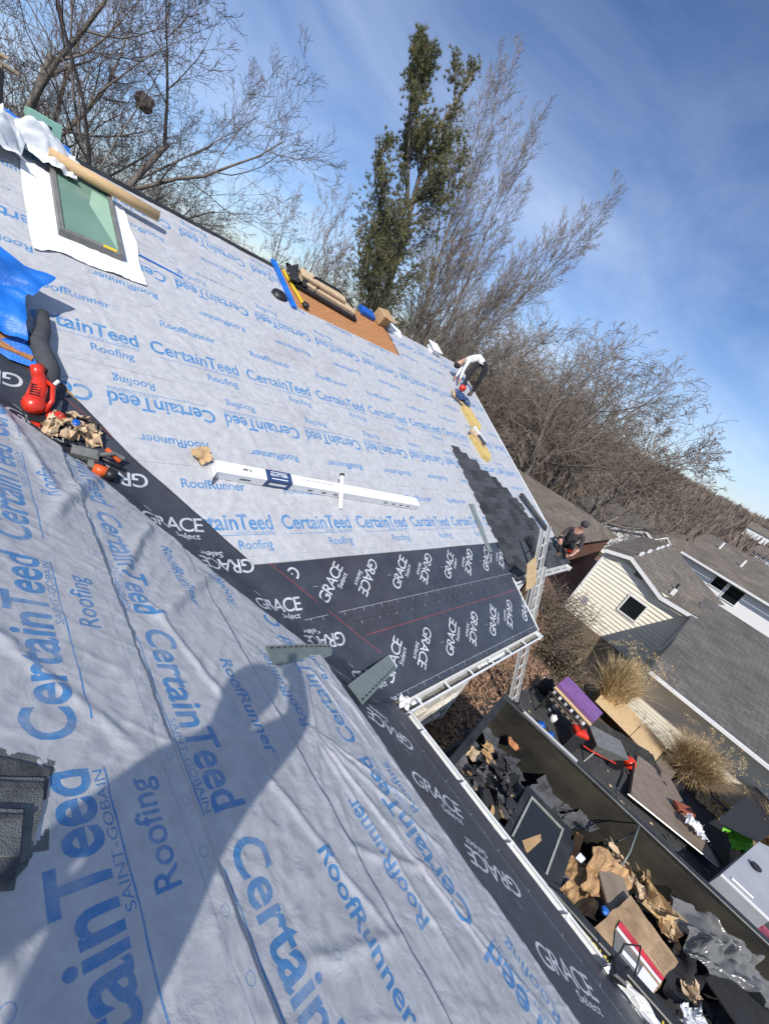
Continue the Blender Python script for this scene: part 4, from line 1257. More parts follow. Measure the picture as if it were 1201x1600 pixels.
# worker bending over, near the far rake
f1 = PA(6.45, 6.35, .05); f2 = PA(6.98, 6.45, .05)
hx = Vector((6.86, f1.y + .12, f1.z + .98)); 
P1 = [hx, hx + Vector((-.12, .14, .05)), hx + Vector((-.30, .34, -.06)), hx + Vector((-.40, .42, -.20)), hx + Vector((-.46, .44, -.32)), hx + Vector((-.50, .45, -.42)),
      hx + Vector((-.34, .26, -.10)), hx + Vector((-.40, .24, -.36)), hx + Vector((-.46, .16, -.62)), hx + Vector((-.48, .12, -.72)),
      hx + Vector((-.20, .44, -.12)), hx + Vector((-.26, .44, -.40)), hx + Vector((-.40, .36, -.62)), hx + Vector((-.46, .32, -.70)),
      hx + Vector((-.06, .13, -.06)), (f1 + hx) / 2 + Vector((-.08, .16, .05)), f1 + Vector((0, .05, .10)), f1 + Vector((-.16, .02, .02)),
      hx + Vector((.04, -.12, -.06)), (f2 + hx) / 2 + Vector((-.02, -.10, .04)), f2 + Vector((0, 0, .10)), f2 + Vector((-.16, -.02, .02))]
ex = MB(); ex.box((6.16, f1.y - .12, f1.z + .06), (6.32, f1.y + .0, f1.z + .24), bev=.04)
figure('worker in a white shirt and black trousers bending over near the far rake edge', P1, M['whiteshirt'], True, M['pants'], M['skin'], M['boots'], hair=M['pants'], extra=[('red_pouch', ex, M['red'])])

# worker crouching at the far eave corner
f1 = PA(7.05, 1.22, .05); f2 = PA(7.40, 1.35, .05)
hx = Vector((7.50, f1.y + .20, f1.z + .28))
P2 = [hx, hx + Vector((-.02, -.02, .16)), hx + Vector((-.08, -.06, .40)), hx + Vector((-.12, -.09, .54)), hx + Vector((-.17, -.11, .66)), hx + Vector((-.19, -.12, .76)),
      hx + Vector((-.06, .14, .42)), hx + Vector((-.22, .18, .16)), hx + Vector((-.42, .08, .08)), hx + Vector((-.50, .03, .05)),
      hx + Vector((-.10, -.26, .40)), hx + Vector((-.20, -.36, .14)), hx + Vector((-.34, -.34, -.06)), hx + Vector((-.42, -.30, -.12)),
      hx + Vector((-.04, .10, .0)), hx + Vector((-.42, .12, .16)), f1 + Vector((.02, .10, .08)), f1 + Vector((-.14, .10, .02)),
      hx + Vector((.0, -.12, .0)), hx + Vector((-.34, -.22, .14)), f2 + Vector((.0, -.12, .08)), f2 + Vector((-.16, -.12, .02))]
ex = MB(); ex.blob(tuple(hx + Vector((-.2, -.20, .0))), (.09, .07, .10), 9, 6, .1, 2)
ex2 = MB(); ex2.blob(tuple(hx + Vector((.02, -.18, -.02))), (.10, .08, .13), 9, 6, .15, 6)
figure('worker in a dark jacket and cap crouching at the far eave corner', P2, M['darkshirt'], False, M['pants'], M['skin'], M['boots'], cap=M['darkshirt'],
       extra=[('red_pouch', ex, M['red']), ('tool_pouch', ex2, M['tan'])])

# the photographer, standing behind the camera on the wing slope; seen as the long shadow
S = SUN
def back(p, k):
    return Vector(p) + S * k
def HB(p, h):                       # the point h metres above the wing slope whose shadow falls on p
    return Vector(p) + S * (h * S_K)


S_K = NB.z / SUN.dot(NB)
hp = HB((-3.082, -0.781, 1.541), .98)
wa = HB((-2.976, -0.640, 1.488), 1.10)
ch = HB((-2.724, -0.407, 1.362), 1.33)
sR = HB((-2.394, -0.327, 1.197), 1.44); sL = HB((-2.850, -0.275, 1.426), 1.44)
nk = HB((-2.472, -0.141, 1.236), 1.52); hd_ = HB((-2.161, 0.095, 1.081), 1.64)
eR = HB((-1.833, -0.129, 0.917), 1.58); eL = HB((-3.297, -0.500, 1.649), 1.22); wL = HB((-3.322, -0.600, 1.661), 1.12); hL = HB((-3.284, -0.628, 1.642), 1.08)
wR = HB((-1.454, 0.209, 0.727), 1.62)
ft1 = Vector((hp.x - .20, hp.y - .22, 0)); ft1.z = -ft1.x * .5 + .05
ft2 = Vector((hp.x + .14, hp.y + .16, 0)); ft2.z = -ft2.x * .5 + .05
cb = CAMLOC + Vector((-.10, -.07, -.01))
P3 = [hp, wa, ch, nk, hd_, hd_ + Vector((.01, .01, .11)),
      sL, eL, wL, hL,
      sR, eR, wR.lerp(cb, .5), cb,
      hp + Vector((-.12, -.08, -.06)), (hp + ft1) / 2 + Vector((.06, .02, .02)), ft1 + Vector((0, 0, .08)), ft1 + Vector((.18, .06, -.06)),
      hp + Vector((.12, .08, -.06)), (hp + ft2) / 2 + Vector((.08, .04, .02)), ft2 + Vector((0, 0, .08)), ft2 + Vector((.18, .06, -.06))]
RAD_OLD = RAD[:]
RAD[:] = [.20, .20, (.21, .20), .11, .15, .14, .09, .07, .05, .05, .13, .095, .065, .05, .13, .10, .075, .05, .13, .10, .075, .05]
ph = MB(); ph.box((-.075, -.038, -.012), (.075, .038, -.004), bev=.003)
Xc = cam.matrix_world.copy(); Xc.translation = CAMLOC - Vector(cam.matrix_world.col[2][:3]) * -.004
ph2 = MB(); ph2.v = [tuple(Xc @ Vector((v[1] + .02, v[0] - .045, -v[2] + .008))) for v in ph.v]; ph2.f = [tuple(reversed(f)) for f in ph.f]; ph2.m = ph.m
photographer = figure('photographer in dark work clothes standing on the near slope, casting the long shadow', P3, M['darkshirt'], True, M['pants'], M['skin'], M['boots'], cap=M['darkshirt'])

tp_ = thing('phone', 'black phone held up in the raised hand of the photographer', 'phone', frameW(*CAMLOC)); wbuild(ph2, 'body', M['black'], tp_)
RAD[:] = RAD_OLD
# ---------------------------------------------------------------- terrain
def gz(x, y):
    x = np.asarray(x, float); y = np.asarray(y, float)
    z = np.interp(x, [-400, -20, 7.5, 14, 32, 60, 110, 170, 330, 400, 700], [-2.8, -2.8, -2.8, -4.3, -4.6, -8.0, -12, -11, 1.5, 2, -10])
    k = np.clip((y - 30) / 120, 0, 1)
    z = z + k * k * (3 - 2 * k) * 8 * np.clip(1 - np.clip(x - 60, 0, 200) / 200 * .6, 0, 1)
    z = z + 0.5 * vnoise(x / 14, y / 14, 61) * np.clip((np.abs(x - 5) - 25) / 30, 0, 1) + 1.8 * vnoise(x / 60, y / 60, 62) * np.clip((np.hypot(x, y) - 100) / 100, 0, 1)
    return z


def gz1(x, y):
    return float(gz(x, y))


def axis(lo, hi, near, k=1.12, d0=.7):
    a = [near]
    d = d0
    while a[-1] < hi:
        a.append(a[-1] + d)
        d = d * k if a[-1] > near + 22 else d
    b = [near]
    d = d0
    while b[-1] > lo:
        b.append(b[-1] - d)
        d = d * k if b[-1] < near - 22 else d
    return np.array(sorted(set(a + b[1:])))


gx = axis(-900, 1500, 5); gy = axis(-900, 1200, 0)
GX, GY = np.meshgrid(gx, gy, indexing='ij')
GZ = gz(GX, GY)
nxg, nyg = GX.shape
idx = np.arange(nxg * nyg).reshape(nxg, nyg)
F = np.stack([idx[:-1, :-1].ravel(), idx[1:, :-1].ravel(), idx[1:, 1:].ravel(), idx[:-1, 1:].ravel()], -1)
m_ground, nt, b = new_mat('leafy_ground')
N, L = nt.nodes, nt.links
t_ = N.new('ShaderNodeTexCoord')
n_ = N.new('ShaderNodeTexNoise'); n_.inputs['Scale'].default_value = 0.22; n_.inputs['Detail'].default_value = 9; n_.inputs['Roughness'].default_value = .7
L.new(t_.outputs['Object'], n_.inputs['Vector'])
cr_ = N.new('ShaderNodeValToRGB')
cr_.color_ramp.elements[0].position = .38; cr_.color_ramp.elements[0].color = (.085, .088, .035, 1)
cr_.color_ramp.elements[1].position = .5; cr_.color_ramp.elements[1].color = (.13, .085, .055, 1)
e_ = cr_.color_ramp.elements.new(.62); e_.color = (.17, .125, .085, 1)
L.new(n_.outputs[0], cr_.inputs[0])
n3_ = N.new('ShaderNodeTexNoise'); n3_.inputs['Scale'].default_value = 9; n3_.inputs['Detail'].default_value = 6; n3_.inputs['Roughness'].default_value = .8
L.new(t_.outputs['Object'], n3_.inputs['Vector'])
mr_ = N.new('ShaderNodeMapRange'); mr_.inputs['From Min'].default_value = .35; mr_.inputs['From Max'].default_value = .65; mr_.inputs['To Min'].default_value = .5; mr_.inputs['To Max'].default_value = 1.5
L.new(n3_.outputs[0], mr_.inputs[0])
vm_ = N.new('ShaderNodeVectorMath'); vm_.operation = 'SCALE'
L.new(cr_.outputs[0], vm_.inputs[0]); L.new(mr_.outputs[0], vm_.inputs['Scale'])
L.new(vm_.outputs[0], b.inputs['Base Color']); b.inputs['Roughness'].default_value = .95
link('ground', raw_mesh('ground', np.stack([GX, GY, GZ], -1).reshape(-1, 3), F, m_ground, smooth=True), kind='structure')


def ground_patch(name, poly, mt, dz, kind='structure', step=.35):
    xs = [p[0] for p in poly]; ys = [p[1] for p in poly]
    bx = np.arange(min(xs), max(xs) + step, step); by = np.arange(min(ys), max(ys) + step, step)

    def inside(x, y):
        c = False
        j = len(poly) - 1
        for i in range(len(poly)):
            if (poly[i][1] > y) != (poly[j][1] > y) and x < (poly[j][0] - poly[i][0]) * (y - poly[i][1]) / (poly[j][1] - poly[i][1]) + poly[i][0]:
                c = not c
            j = i
        return c
    A, B = np.meshgrid(bx, by, indexing='ij')
    Zp = gz(A, B) + dz
    n2_ = len(by)
    fs = [(i * n2_ + j, (i + 1) * n2_ + j, (i + 1) * n2_ + j + 1, i * n2_ + j + 1) for i in range(len(bx) - 1) for j in range(n2_ - 1) if inside(bx[i] + step / 2, by[j] + step / 2)]
    return link(name, raw_mesh(name, np.stack([A, B, Zp], -1).reshape(-1, 3), fs, mt, smooth=True), kind=kind)


M['asphalt'] = mat('asphalt', (0.032, 0.033, 0.035), .9, col2=(.062, .062, .062), scale=2.2, bump=.6, bscale=120, detail=9)
ground_patch('driveway', [(-.3, -30), (8.2, -30), (8.6, -6), (8.6, -.4), (6.2, .15), (-.3, .15)], M['asphalt'], .012)
M['clay'] = mat('orange_clay', (.33, .14, .06), .9, col2=(.47, .24, .12), scale=.7, bump=.5)

# fallen leaves near the house
def leaves(name, pts_n, region, size, mt, seed, h=.08, lab=None):
    r = np.random.RandomState(seed)
    n = pts_n
    x = r.uniform(region[0], region[1], n); y = r.uniform(region[2], region[3], n)
    z = gz(x, y) + r.uniform(.01, h, n)
    a = r.uniform(0, 6.28, n); tx = r.uniform(-.8, .8, n); ty = r.uniform(-.8, .8, n)
    s_ = r.uniform(.6, 1.3, n) * size
    ux = np.stack([np.cos(a), np.sin(a), tx], -1) * s_[:, None]; uy = np.stack([-np.sin(a), np.cos(a), ty], -1) * (s_ * .6)[:, None]
    c = np.stack([x, y, z], -1)
    P = np.stack([c - ux, c + uy, c + ux, c - uy], 1).reshape(-1, 3)
    F = np.arange(4 * n).reshape(n, 4)
    o = link(name, raw_mesh(name, P, F, mt), kind='stuff')
    if lab:
        o['label'] = lab; o['category'] = 'leaves'
    return o


leaves('fallen_leaves', 9000, (2.6, 9.5, -.15, 4.2), .055, M['leaf_dry'], 5, lab='brown fallen leaves covering the ground beside the house')

# ---------------------------------------------------------------- trees
class Segs:
    def __init__(s):
        s.a = []; s.b = []; s.ra = []; s.rb = []

    def add(s, a, b, ra, rb):
        s.a.append(a); s.b.append(b); s.ra.append(ra); s.rb.append(rb)

    def mesh(s, name, mt, n=3):
        A = np.array(s.a); B = np.array(s.b); RA = np.array(s.ra)[:, None]; RB = np.array(s.rb)[:, None]
        D = B - A
        D /= np.maximum(np.linalg.norm(D, axis=1, keepdims=True), 1e-6)
        ref = np.where(np.abs(D[:, 2:3]) > .9, np.array([[1., 0, 0]]), np.array([[0, 0, 1.]]))
        U = np.cross(D, ref); U /= np.linalg.norm(U, axis=1, keepdims=True)
        W = np.cross(D, U)
        ring = []
        for (Pt, Rt) in ((A, RA), (B, RB)):
            for k in range(n):
                an = 2 * math.pi * k / n
                ring.append(Pt + (U * math.cos(an) + W * math.sin(an)) * Rt)
        P = np.stack(ring, 1).reshape(-1, 3)
        m = len(A)
        base = (np.arange(m) * 2 * n)[:, None]
        F = []
        for k in range(n):
            k2 = (k + 1) % n
            F.append(base + np.array([[k, k2, n + k2, n + k]]))
        F = np.stack(F, 1).reshape(-1, 4)
        return raw_mesh(name, P, F, mt, smooth=n > 3)


def rot_about(v, ax, an):
    ax = ax / (np.linalg.norm(ax) + 1e-9)
    return v * math.cos(an) + np.cross(ax, v) * math.sin(an) + ax * np.dot(ax, v) * (1 - math.cos(an))


def grow(p, d, L, r, lev, cfg, rnd, big, tw):
    nseg = cfg['segs'][lev]
    pts = [p]; dirs = [d]; rad = [r]
    for i in range(nseg):
        jit = np.array([rnd.gauss(0, 1), rnd.gauss(0, 1), rnd.gauss(0, 1)]) * cfg['jit'][lev]
        d = d + jit + np.array([0, 0, cfg['up'][lev]])
        d = d / np.linalg.norm(d)
        q = p + d * (L / nseg)
        r2 = r * (1 - (1 - cfg['taper'][lev]) / nseg * (i + 1)) if False else r * (1 - (1 - cfg['taper'][lev]) * (i + 1) / nseg)
        (big if lev <= cfg['biglev'] else tw).add(p, q, rad[-1], max(r2, cfg['rmin']))
        p = q
        pts.append(p); dirs.append(d); rad.append(max(r2, cfg['rmin']))
    if lev + 1 >= cfg['levels']:
        return
    nch = cfg['kids'][lev]
    az = rnd.uniform(0, 6.28)
    for k in range(nch):
        t = cfg['start'][lev] + (1 - cfg['start'][lev]) * (k + rnd.random()) / nch
        f = t * nseg; i = min(int(f), nseg - 1); f -= i
        P = pts[i] * (1 - f) + pts[i + 1] * f
        dd = dirs[i + 1]
        az += 2.4 + rnd.uniform(-.5, .5)
        side = np.cross(dd, np.array([.3, .2, 1.0])); side /= np.linalg.norm(side) + 1e-9
        side = rot_about(side, dd, az)
        an = cfg['ang'][lev] * rnd.uniform(.75, 1.25)
        nd = dd * math.cos(an) + side * math.sin(an)
        ln = L * cfg['len'][lev] * rnd.uniform(.7, 1.15) * (1.15 - .6 * t)
        grow(P, nd / np.linalg.norm(nd), ln, max(rad[i] * cfg['rk'][lev] * rnd.uniform(.8, 1.1), cfg['rmin']), lev + 1, cfg, rnd, big, tw)


def tree_mesh(cfg, seed, stems, name_mt):
    rnd = random.Random(seed)
    big, tw = Segs(), Segs()
    for (p, d, L, r) in stems:
        d = np.array(d, float); d /= np.linalg.norm(d)
        grow(np.array(p, float), d, L, r, 0, cfg, rnd, big, tw)
    return big.mesh('trunk', M['bark'], 6), tw.mesh('crown', M[name_mt], 3)


def put_tree(nm, label, meshes, x, y, rot=0, sc=1.0, group=None, cat='tree', z=None):
    m = frameW(x, y, gz1(x, y) - .1 if z is None else z, rot)
    t = thing(nm, label, cat, m, group)
    t.scale = (sc, sc, sc)
    for k, me in zip(('trunk', 'crown'), meshes):
        o = bpy.data.objects.new(k, me); COL.objects.link(o); o.parent = t
    return t


OAK = dict(levels=6, segs=[6, 6, 5, 4, 3, 2], jit=[.05, .08, .10, .11, .12, .14], up=[.02, .05, .05, .04, .03, .03], taper=[.40, .25, .2, .2, .3, .4],
           kids=[8, 7, 6, 6, 4], start=[.25, .22, .2, .15, .1], ang=[.75, .7, .65, .65, .7], len=[.78, .66, .60, .55, .5], rk=[.55, .5, .5, .5, .55], rmin=.0042, biglev=2)
UPR = dict(levels=5, segs=[8, 6, 5, 3, 3], jit=[.035, .08, .1, .14, .2], up=[.03, .10, .08, .06, .04], taper=[.15, .15, .2, .3, .4],
           kids=[20, 9, 7, 5], start=[.22, .15, .15, .1], ang=[.40, .45, .55, .6], len=[.36, .45, .5, .5], rk=[.40, .48, .5, .6], rmin=.0082, biglev=1)
WOOD = dict(levels=5, segs=[5, 4, 3, 3, 2], jit=[.08, .13, .15, .16, .17], up=[.02, .02, .01, -.01, -.02], taper=[.4, .25, .2, .3, .4],
            kids=[9, 7, 6, 6], start=[.25, .2, .15, .1], ang=[.95, .8, .7, .65], len=[.92, .66, .58, .5], rk=[.5, .5, .5, .6], rmin=.0085, biglev=1)

big1 = tree_mesh(OAK, 4, [((0, 0, 0), (.05, 0, 1), 8.5, .21), ((.3, 0, .2), (.36, -.05, 1), 8.5, .17)], 'twig')
put_tree('bare_tree', 'large bare tree with the thickest trunk, behind the ridge at the left edge', big1, -2.6, 15.5, 0, 1.0)
big2 = tree_mesh(OAK, 9, [((0, 0, 0), (.22, 0, 1), 7.5, .15), ((0, .2, 0), (.50, 0, 1), 6.8, .13), ((0, .2, 0), (-.1, 0, 1), 7, .13)], 'twig')
put_tree('bare_tree', 'bare tree with limbs fanning to the right, behind the ridge above the skylight', big2, -.5, 17.0, 40, .90)
p = MB(); p.blob((0, 0, 0), (.26, .26, .22), 12, 8, .3, 6); n_ = link('leaf_nest', p.mesh('leaf_nest', M['twig']))
tgt = Vector((1.227, 17.000, 6.918)); bt_m = Matrix.Rotation(D2R(40), 4, 'Z') @ Matrix.Scale(.90, 4); bt_m.translation = Vector((-.5, 17, gz1(-.5, 17) - .1))
tv = Vector((tgt - CAMLOC)).normalized()
cand = [bt_m @ v.co for v in big2[0].vertices]
best = min(cand, key=lambda q_: (q_ - CAMLOC - tv * (q_ - CAMLOC).dot(tv)).length)
n_.matrix_world = frameW(*best); n_['label'] = 'dark squirrel nest among the bare branches at the top left'; n_['category'] = 'nest'
upr = tree_mesh(UPR, 12, [((0, 0, 0), (-.10, 0, 1), 20.5, .20), ((.1, 0, 0), (.12, .1, 1), 19.5, .16), ((0, .2, 0), (.22, 0, 1), 18.5, .16), ((0, .2, 0), (.28, 0, 1), 14.0, .14), ((0, .2, 0), (-.30, .1, 1), 14, .11)], 'twig_pale')
put_tree('bare_tree', 'tall pale bare tree with several upright stems right of the pine', upr, 21.0, 20.0, 0, 1.03)
upr2 = tree_mesh(UPR | dict(kids=[12, 7, 5, 4], rmin=.0065), 15, [((0, 0, 0), (-.30, 0, 1), 11, .12), ((.1, 0, 0), (.2, .1, 1), 11.5, .12), ((0, .2, 0), (-.05, 0, 1), 12.5, .12)], 'twig_pale')
put_tree('bare_tree', 'smaller pale bare tree left of the pine, rising over the ridge gear', upr2, 8.4, 19.0, 90, .80)
put_tree('bare_tree', 'thin pale bare tree close against the foot of the pine', upr2, 11.2, 20.0, 210, .78)


# pine
def pine():
    rnd = random.Random(21)
    big = Segs(); tuft = []
    stems = [([(.3, 0, 0), (.45, 0, 5), (.3, 0, 8.5), (-.2, 0, 12), (-.8, 0, 14.6), (-.7, 0, 17.2), (.05, 0, 19.7)], .25), ([(-.7, 0, 13.2), (-1.7, .1, 14.8), (-2.7, .1, 16.3), (-3.0, .1, 17.8)], .10), ([(.1, 0, 10.5), (-1.4, .2, 11.8), (-3.0, .2, 13.3), (-3.7, .2, 14.6)], .09)]
    for pts, r0 in stems:
        pts = [np.array(p, float) for p in pts]
        for i in range(len(pts) - 1):
            for s_ in range(4):
                a = pts[i] + (pts[i + 1] - pts[i]) * s_ / 4; b2 = pts[i] + (pts[i + 1] - pts[i]) * (s_ + 1) / 4
                t = (i + s_ / 4) / (len(pts) - 1); big.add(a, b2, r0 * (1 - t * .85), r0 * (1 - (t + .25 / (len(pts) - 1)) * .85))

    def limb(p, d, L, r):
        n = 7
        for i in range(n):
            d = d + np.array([rnd.gauss(0, .08), rnd.gauss(0, .08), .10 + rnd.gauss(0, .05)]); d /= np.linalg.norm(d)
            q = p + d * L / n
            big.add(p, q, r * (1 - i / n * .8), r * (1 - (i + 1) / n * .8))
            if i >= 1:
                for _ in range(2):
                    sd = d + np.array([rnd.gauss(0, .7), rnd.gauss(0, .7), rnd.gauss(.15, .4)]); sd /= np.linalg.norm(sd)
                    l2 = L * .24 * rnd.uniform(.6, 1.2)
                    e = q + sd * l2
                    big.add(q, e, r * .3, .008)
                    for k in range(7):
                        tuft.append((q + sd * l2 * (.3 + .75 * k / 5) + np.array([rnd.gauss(0, .15) for _ in range(3)]), sd))
            p = q
        for _ in range(4):
            tuft.append((p + np.array([rnd.gauss(0, .1) for _ in range(3)]), d))
    for k in range(74):
        z = rnd.uniform(7.0, 18.6)
        w_ = rnd.random()
        st = stems[0 if (w_ < .40 or z < 10.6) else (1 if (w_ < .72 and z > 13.2) else (2 if z < 14.4 else 1))][0]
        zz = [q[2] for q in st]
        x = float(np.interp(z, zz, [q[0] for q in st])); z = min(max(z, zz[0]), zz[-1] - .3)
        a = rnd.uniform(0, 6.28)
        if z < 10 and rnd.random() < .4:
            a = math.pi + rnd.uniform(-.6, .6)
        top = zz[-1]
        L = min((top - z) * .30 + .55, 3.9) * rnd.uniform(.6, 1.15) if st is stems[0][0] else (top - z) * .28 + .40 + rnd.uniform(0, .4)
        if z < 11 and rnd.random() < .5:
            a = math.pi + rnd.uniform(-.7, .7)
        limb(np.array([x, 0, z]), np.array([math.cos(a), math.sin(a), .45 + .035 * z]), L, .05)
    for (z, a, L) in [(6.2, 3.0, 4.2), (7.3, 3.5, 4.0), (8.2, 2.9, 4.2), (9.2, 3.3, 3.8), (10.4, 3.0, 3.3), (6.8, -.2, 2.2), (8.0, .3, 2.4), (9.6, -.3, 2.6), (11.2, .2, 2.8), (12.6, -.1, 2.9), (14.0, .1, 2.6), (15.4, .0, 1.9)]:
        limb(np.array([float(np.interp(z, [q[2] for q in stems[0][0]], [q[0] for q in stems[0][0]])), 0, z]), np.array([math.cos(a), math.sin(a), .30 + .03 * z]), L, .05)
    for st, _ in stems:
        for k in range(26):
            z = st[-1][2] - rnd.uniform(0, 2.4)
            x = float(np.interp(z, [q[2] for q in st], [q[0] for q in st]))
            tuft.append((np.array([x + rnd.gauss(0, .14), rnd.gauss(0, .14), z]), np.array([0, 0, 1.])))
    V = []; Fc = []
    for (c, d) in tuft:
        for k in range(15):
            e = d + np.array([rnd.gauss(0, .75), rnd.gauss(0, .75), rnd.gauss(.1, .75)]); e /= np.linalg.norm(e)
            w = np.cross(e, np.array([rnd.random(), rnd.random(), rnd.random()])); w /= np.linalg.norm(w) + 1e-6
            ln = rnd.uniform(.10, .22); wd = .013
            n0 = len(V)
            V += [tuple(c - w * wd), tuple(c + e * ln), tuple(c + w * wd)]
            Fc.append((n0, n0 + 2, n0 + 1))
    return big.mesh('trunk', M['bark'], 5), raw_mesh('crown', V, Fc, M['needle'])


put_tree('pine_tree', 'tall green two topped pine tree rising behind the middle of the ridge', pine(), 13.1, 18.0, 0, 1.0)

# woods behind the far right corner: every trunk a tree of its own, three shared meshes
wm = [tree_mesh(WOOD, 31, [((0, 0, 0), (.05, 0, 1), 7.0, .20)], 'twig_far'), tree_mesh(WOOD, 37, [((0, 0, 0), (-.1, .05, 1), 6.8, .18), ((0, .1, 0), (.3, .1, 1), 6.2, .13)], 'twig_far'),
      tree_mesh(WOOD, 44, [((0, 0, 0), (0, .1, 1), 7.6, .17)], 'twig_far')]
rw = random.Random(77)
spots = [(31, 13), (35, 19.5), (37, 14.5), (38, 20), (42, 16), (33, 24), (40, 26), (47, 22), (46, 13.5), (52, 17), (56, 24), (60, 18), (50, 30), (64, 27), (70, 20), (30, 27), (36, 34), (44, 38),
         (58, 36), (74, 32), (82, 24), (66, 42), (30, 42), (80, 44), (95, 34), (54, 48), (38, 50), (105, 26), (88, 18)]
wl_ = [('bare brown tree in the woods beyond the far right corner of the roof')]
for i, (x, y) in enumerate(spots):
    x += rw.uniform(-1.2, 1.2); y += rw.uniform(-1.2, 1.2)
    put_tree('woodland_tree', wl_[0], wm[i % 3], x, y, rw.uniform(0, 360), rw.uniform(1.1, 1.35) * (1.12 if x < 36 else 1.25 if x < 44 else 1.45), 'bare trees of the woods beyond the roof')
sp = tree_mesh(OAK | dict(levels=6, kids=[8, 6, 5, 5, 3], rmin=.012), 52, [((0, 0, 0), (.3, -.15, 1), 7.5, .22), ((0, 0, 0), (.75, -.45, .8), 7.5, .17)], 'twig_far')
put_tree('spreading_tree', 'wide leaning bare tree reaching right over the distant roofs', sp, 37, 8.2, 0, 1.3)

# distant hill wood: one mass
r = np.random.RandomState(8)
n = 5600
hx_ = r.uniform(150, 420, n); hy_ = r.uniform(-260, 330, n)
near = r.uniform(0, 1, n) < .13
hx_[near] = r.uniform(70, 150, near.sum()); hy_[near] = r.uniform(8, 160, near.sum())
hz_ = gz(hx_, hy_)
hh = r.uniform(5, 9.5, n)
V = []; Fq = []
K = 34
a = r.uniform(0, 6.28, (n, K)); rad_ = r.uniform(.1, 1, (n, K)) * 3.4; top = r.uniform(.45, 1, (n, K)) * hh[:, None]
bx_ = hx_[:, None] + np.cos(a) * rad_ * .25; by_ = hy_[:, None] + np.sin(a) * rad_ * .25
tx_ = hx_[:, None] + np.cos(a) * rad_; ty_ = hy_[:, None] + np.sin(a) * rad_
wd = r.uniform(.05, .2, (n, K)); wa = r.uniform(0, 6.28, (n, K)); wd = wd * np.clip(np.hypot(hx_, hy_) / 260, .22, 1)[:, None]
z0 = hz_[:, None] + 0 * a
P0 = np.stack([bx_ - np.cos(wa) * wd, by_ - np.sin(wa) * wd, z0], -1)
P1_ = np.stack([bx_ + np.cos(wa) * wd, by_ + np.sin(wa) * wd, z0], -1)
P2_ = np.stack([tx_ + np.cos(wa) * wd * .8, ty_ + np.sin(wa) * wd * .8, z0 + top * .75], -1)
P3_ = np.stack([tx_, ty_, z0 + top], -1)
Pq = np.stack([P0, P1_, P2_, P3_], 2).reshape(-1, 3)
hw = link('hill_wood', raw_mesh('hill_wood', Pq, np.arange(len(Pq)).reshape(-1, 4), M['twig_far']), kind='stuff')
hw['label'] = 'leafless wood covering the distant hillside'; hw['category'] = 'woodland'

# ---------------------------------------------------------------- neighbouring houses
def roof_faces(mb_, uvs, pts, udir, vdir):
    pts = [Vector(p) for p in pts]
    mb_.add(pts, [tuple(range(len(pts)))])
    for p in pts:
        uvs.append((p.dot(Vector(udir)), p.dot(Vector(vdir).normalized())))


def roof_part(name, faces, mt, parent, th=.06):
    mb_ = MB(); uv = []
    for pts, u, v in faces:
        roof_faces(mb_, uv, pts, u, v)
    me = raw_mesh(name, mb_.v, mb_.f, mt, uvs=uv)
    o = link(name, me, parent, world_m=Matrix.Identity(4))
    return o


def window(parent, fr, w, h, muntin=False):
    """fr: local x right, z up, -y outwards"""
    f = MB(); t_ = .07
    f.box((-w / 2 - t_, -.04, -h / 2 - t_), (-w / 2, .02, h / 2 + t_)); f.box((w / 2, -.04, -h / 2 - t_), (w / 2 + t_, .02, h / 2 + t_))
    f.box((-w / 2, -.04, h / 2), (w / 2, .02, h / 2 + t_)); f.box((-w / 2, -.05, -h / 2 - t_), (w / 2, .02, -h / 2))
    if muntin:
        f.box((-.02, -.03, -h / 2), (.02, .02, h / 2))
    wo = link('window', f.mesh('window', M['white_trim']), parent, world_m=fr)
    g = MB(); g.box((-w / 2, -.006, -h / 2), (w / 2, .006, h / 2)); link('pane', g.mesh('pane', M['glass_dark']), wo, local=Matrix.Identity(4))
    return wo


FX = lambda x, y, z: Matrix(((0, 1, 0, x), (-1, 0, 0, y), (0, 0, 1, z), (0, 0, 0, 1)))   # window in a wall facing -X
XW = 18.5
ht = thing('cream_house', 'cream sided neighbouring house with a white edged brown grey roof and one small square window', 'house', frameW(XW, 0, -4.4))
# gable wall of lapped siding
prof = [(2.10, -.66), (1.01, -.30), (-.85, -1.03), (-2.30, -.92)]
mb = MB()


def ztop(y):
    return float(np.interp(-y, [-p[0] for p in prof], [p[1] for p in prof])) - .05


zc = -4.45; hcs = .195
while zc < -.36:
    # clip each board to the gable outline
    ys = np.linspace(2.10, -2.10, 43)
    ok_ = [y for y in ys if ztop(y) > zc + .02]
    if ok_:
        runs = []; cur = [ok_[0]]
        for y in ok_[1:]:
            if abs(y - cur[-1]) < .11:
                cur.append(y)
            else:
                runs.append(cur); cur = [y]
        runs.append(cur)
        for ru in runs:
            y0, y1 = ru[0], ru[-1]
            mb.add([(XW - .062, y0, zc), (XW - .062, y1, zc), (XW - .004, y1, min(zc + hcs, ztop(y1) + .05)), (XW - .004, y0, min(zc + hcs, ztop(y0) + .05)), (XW, y0, zc), (XW, y1, zc)], [(0, 3, 2, 1), (0, 1, 5, 4)])
    zc += hcs
wbuild(mb, 'siding', M['cream'], ht, kind='stuff')
mb = MB()
mb.add([(XW + .01, 2.1, -4.6), (XW + .01, 2.1, -.66), (XW + .01, 1.01, -.32), (XW + .01, -.85, -1.05), (XW + .01, -2.3, -.94), (XW + .01, -2.3, -4.6)], [(0, 1, 2, 3, 4, 5)])
mb.box((XW + .01, 2.09, -4.6), (29.8, 2.1, -.68))
wbuild(mb, 'wall', M['cream'], ht)
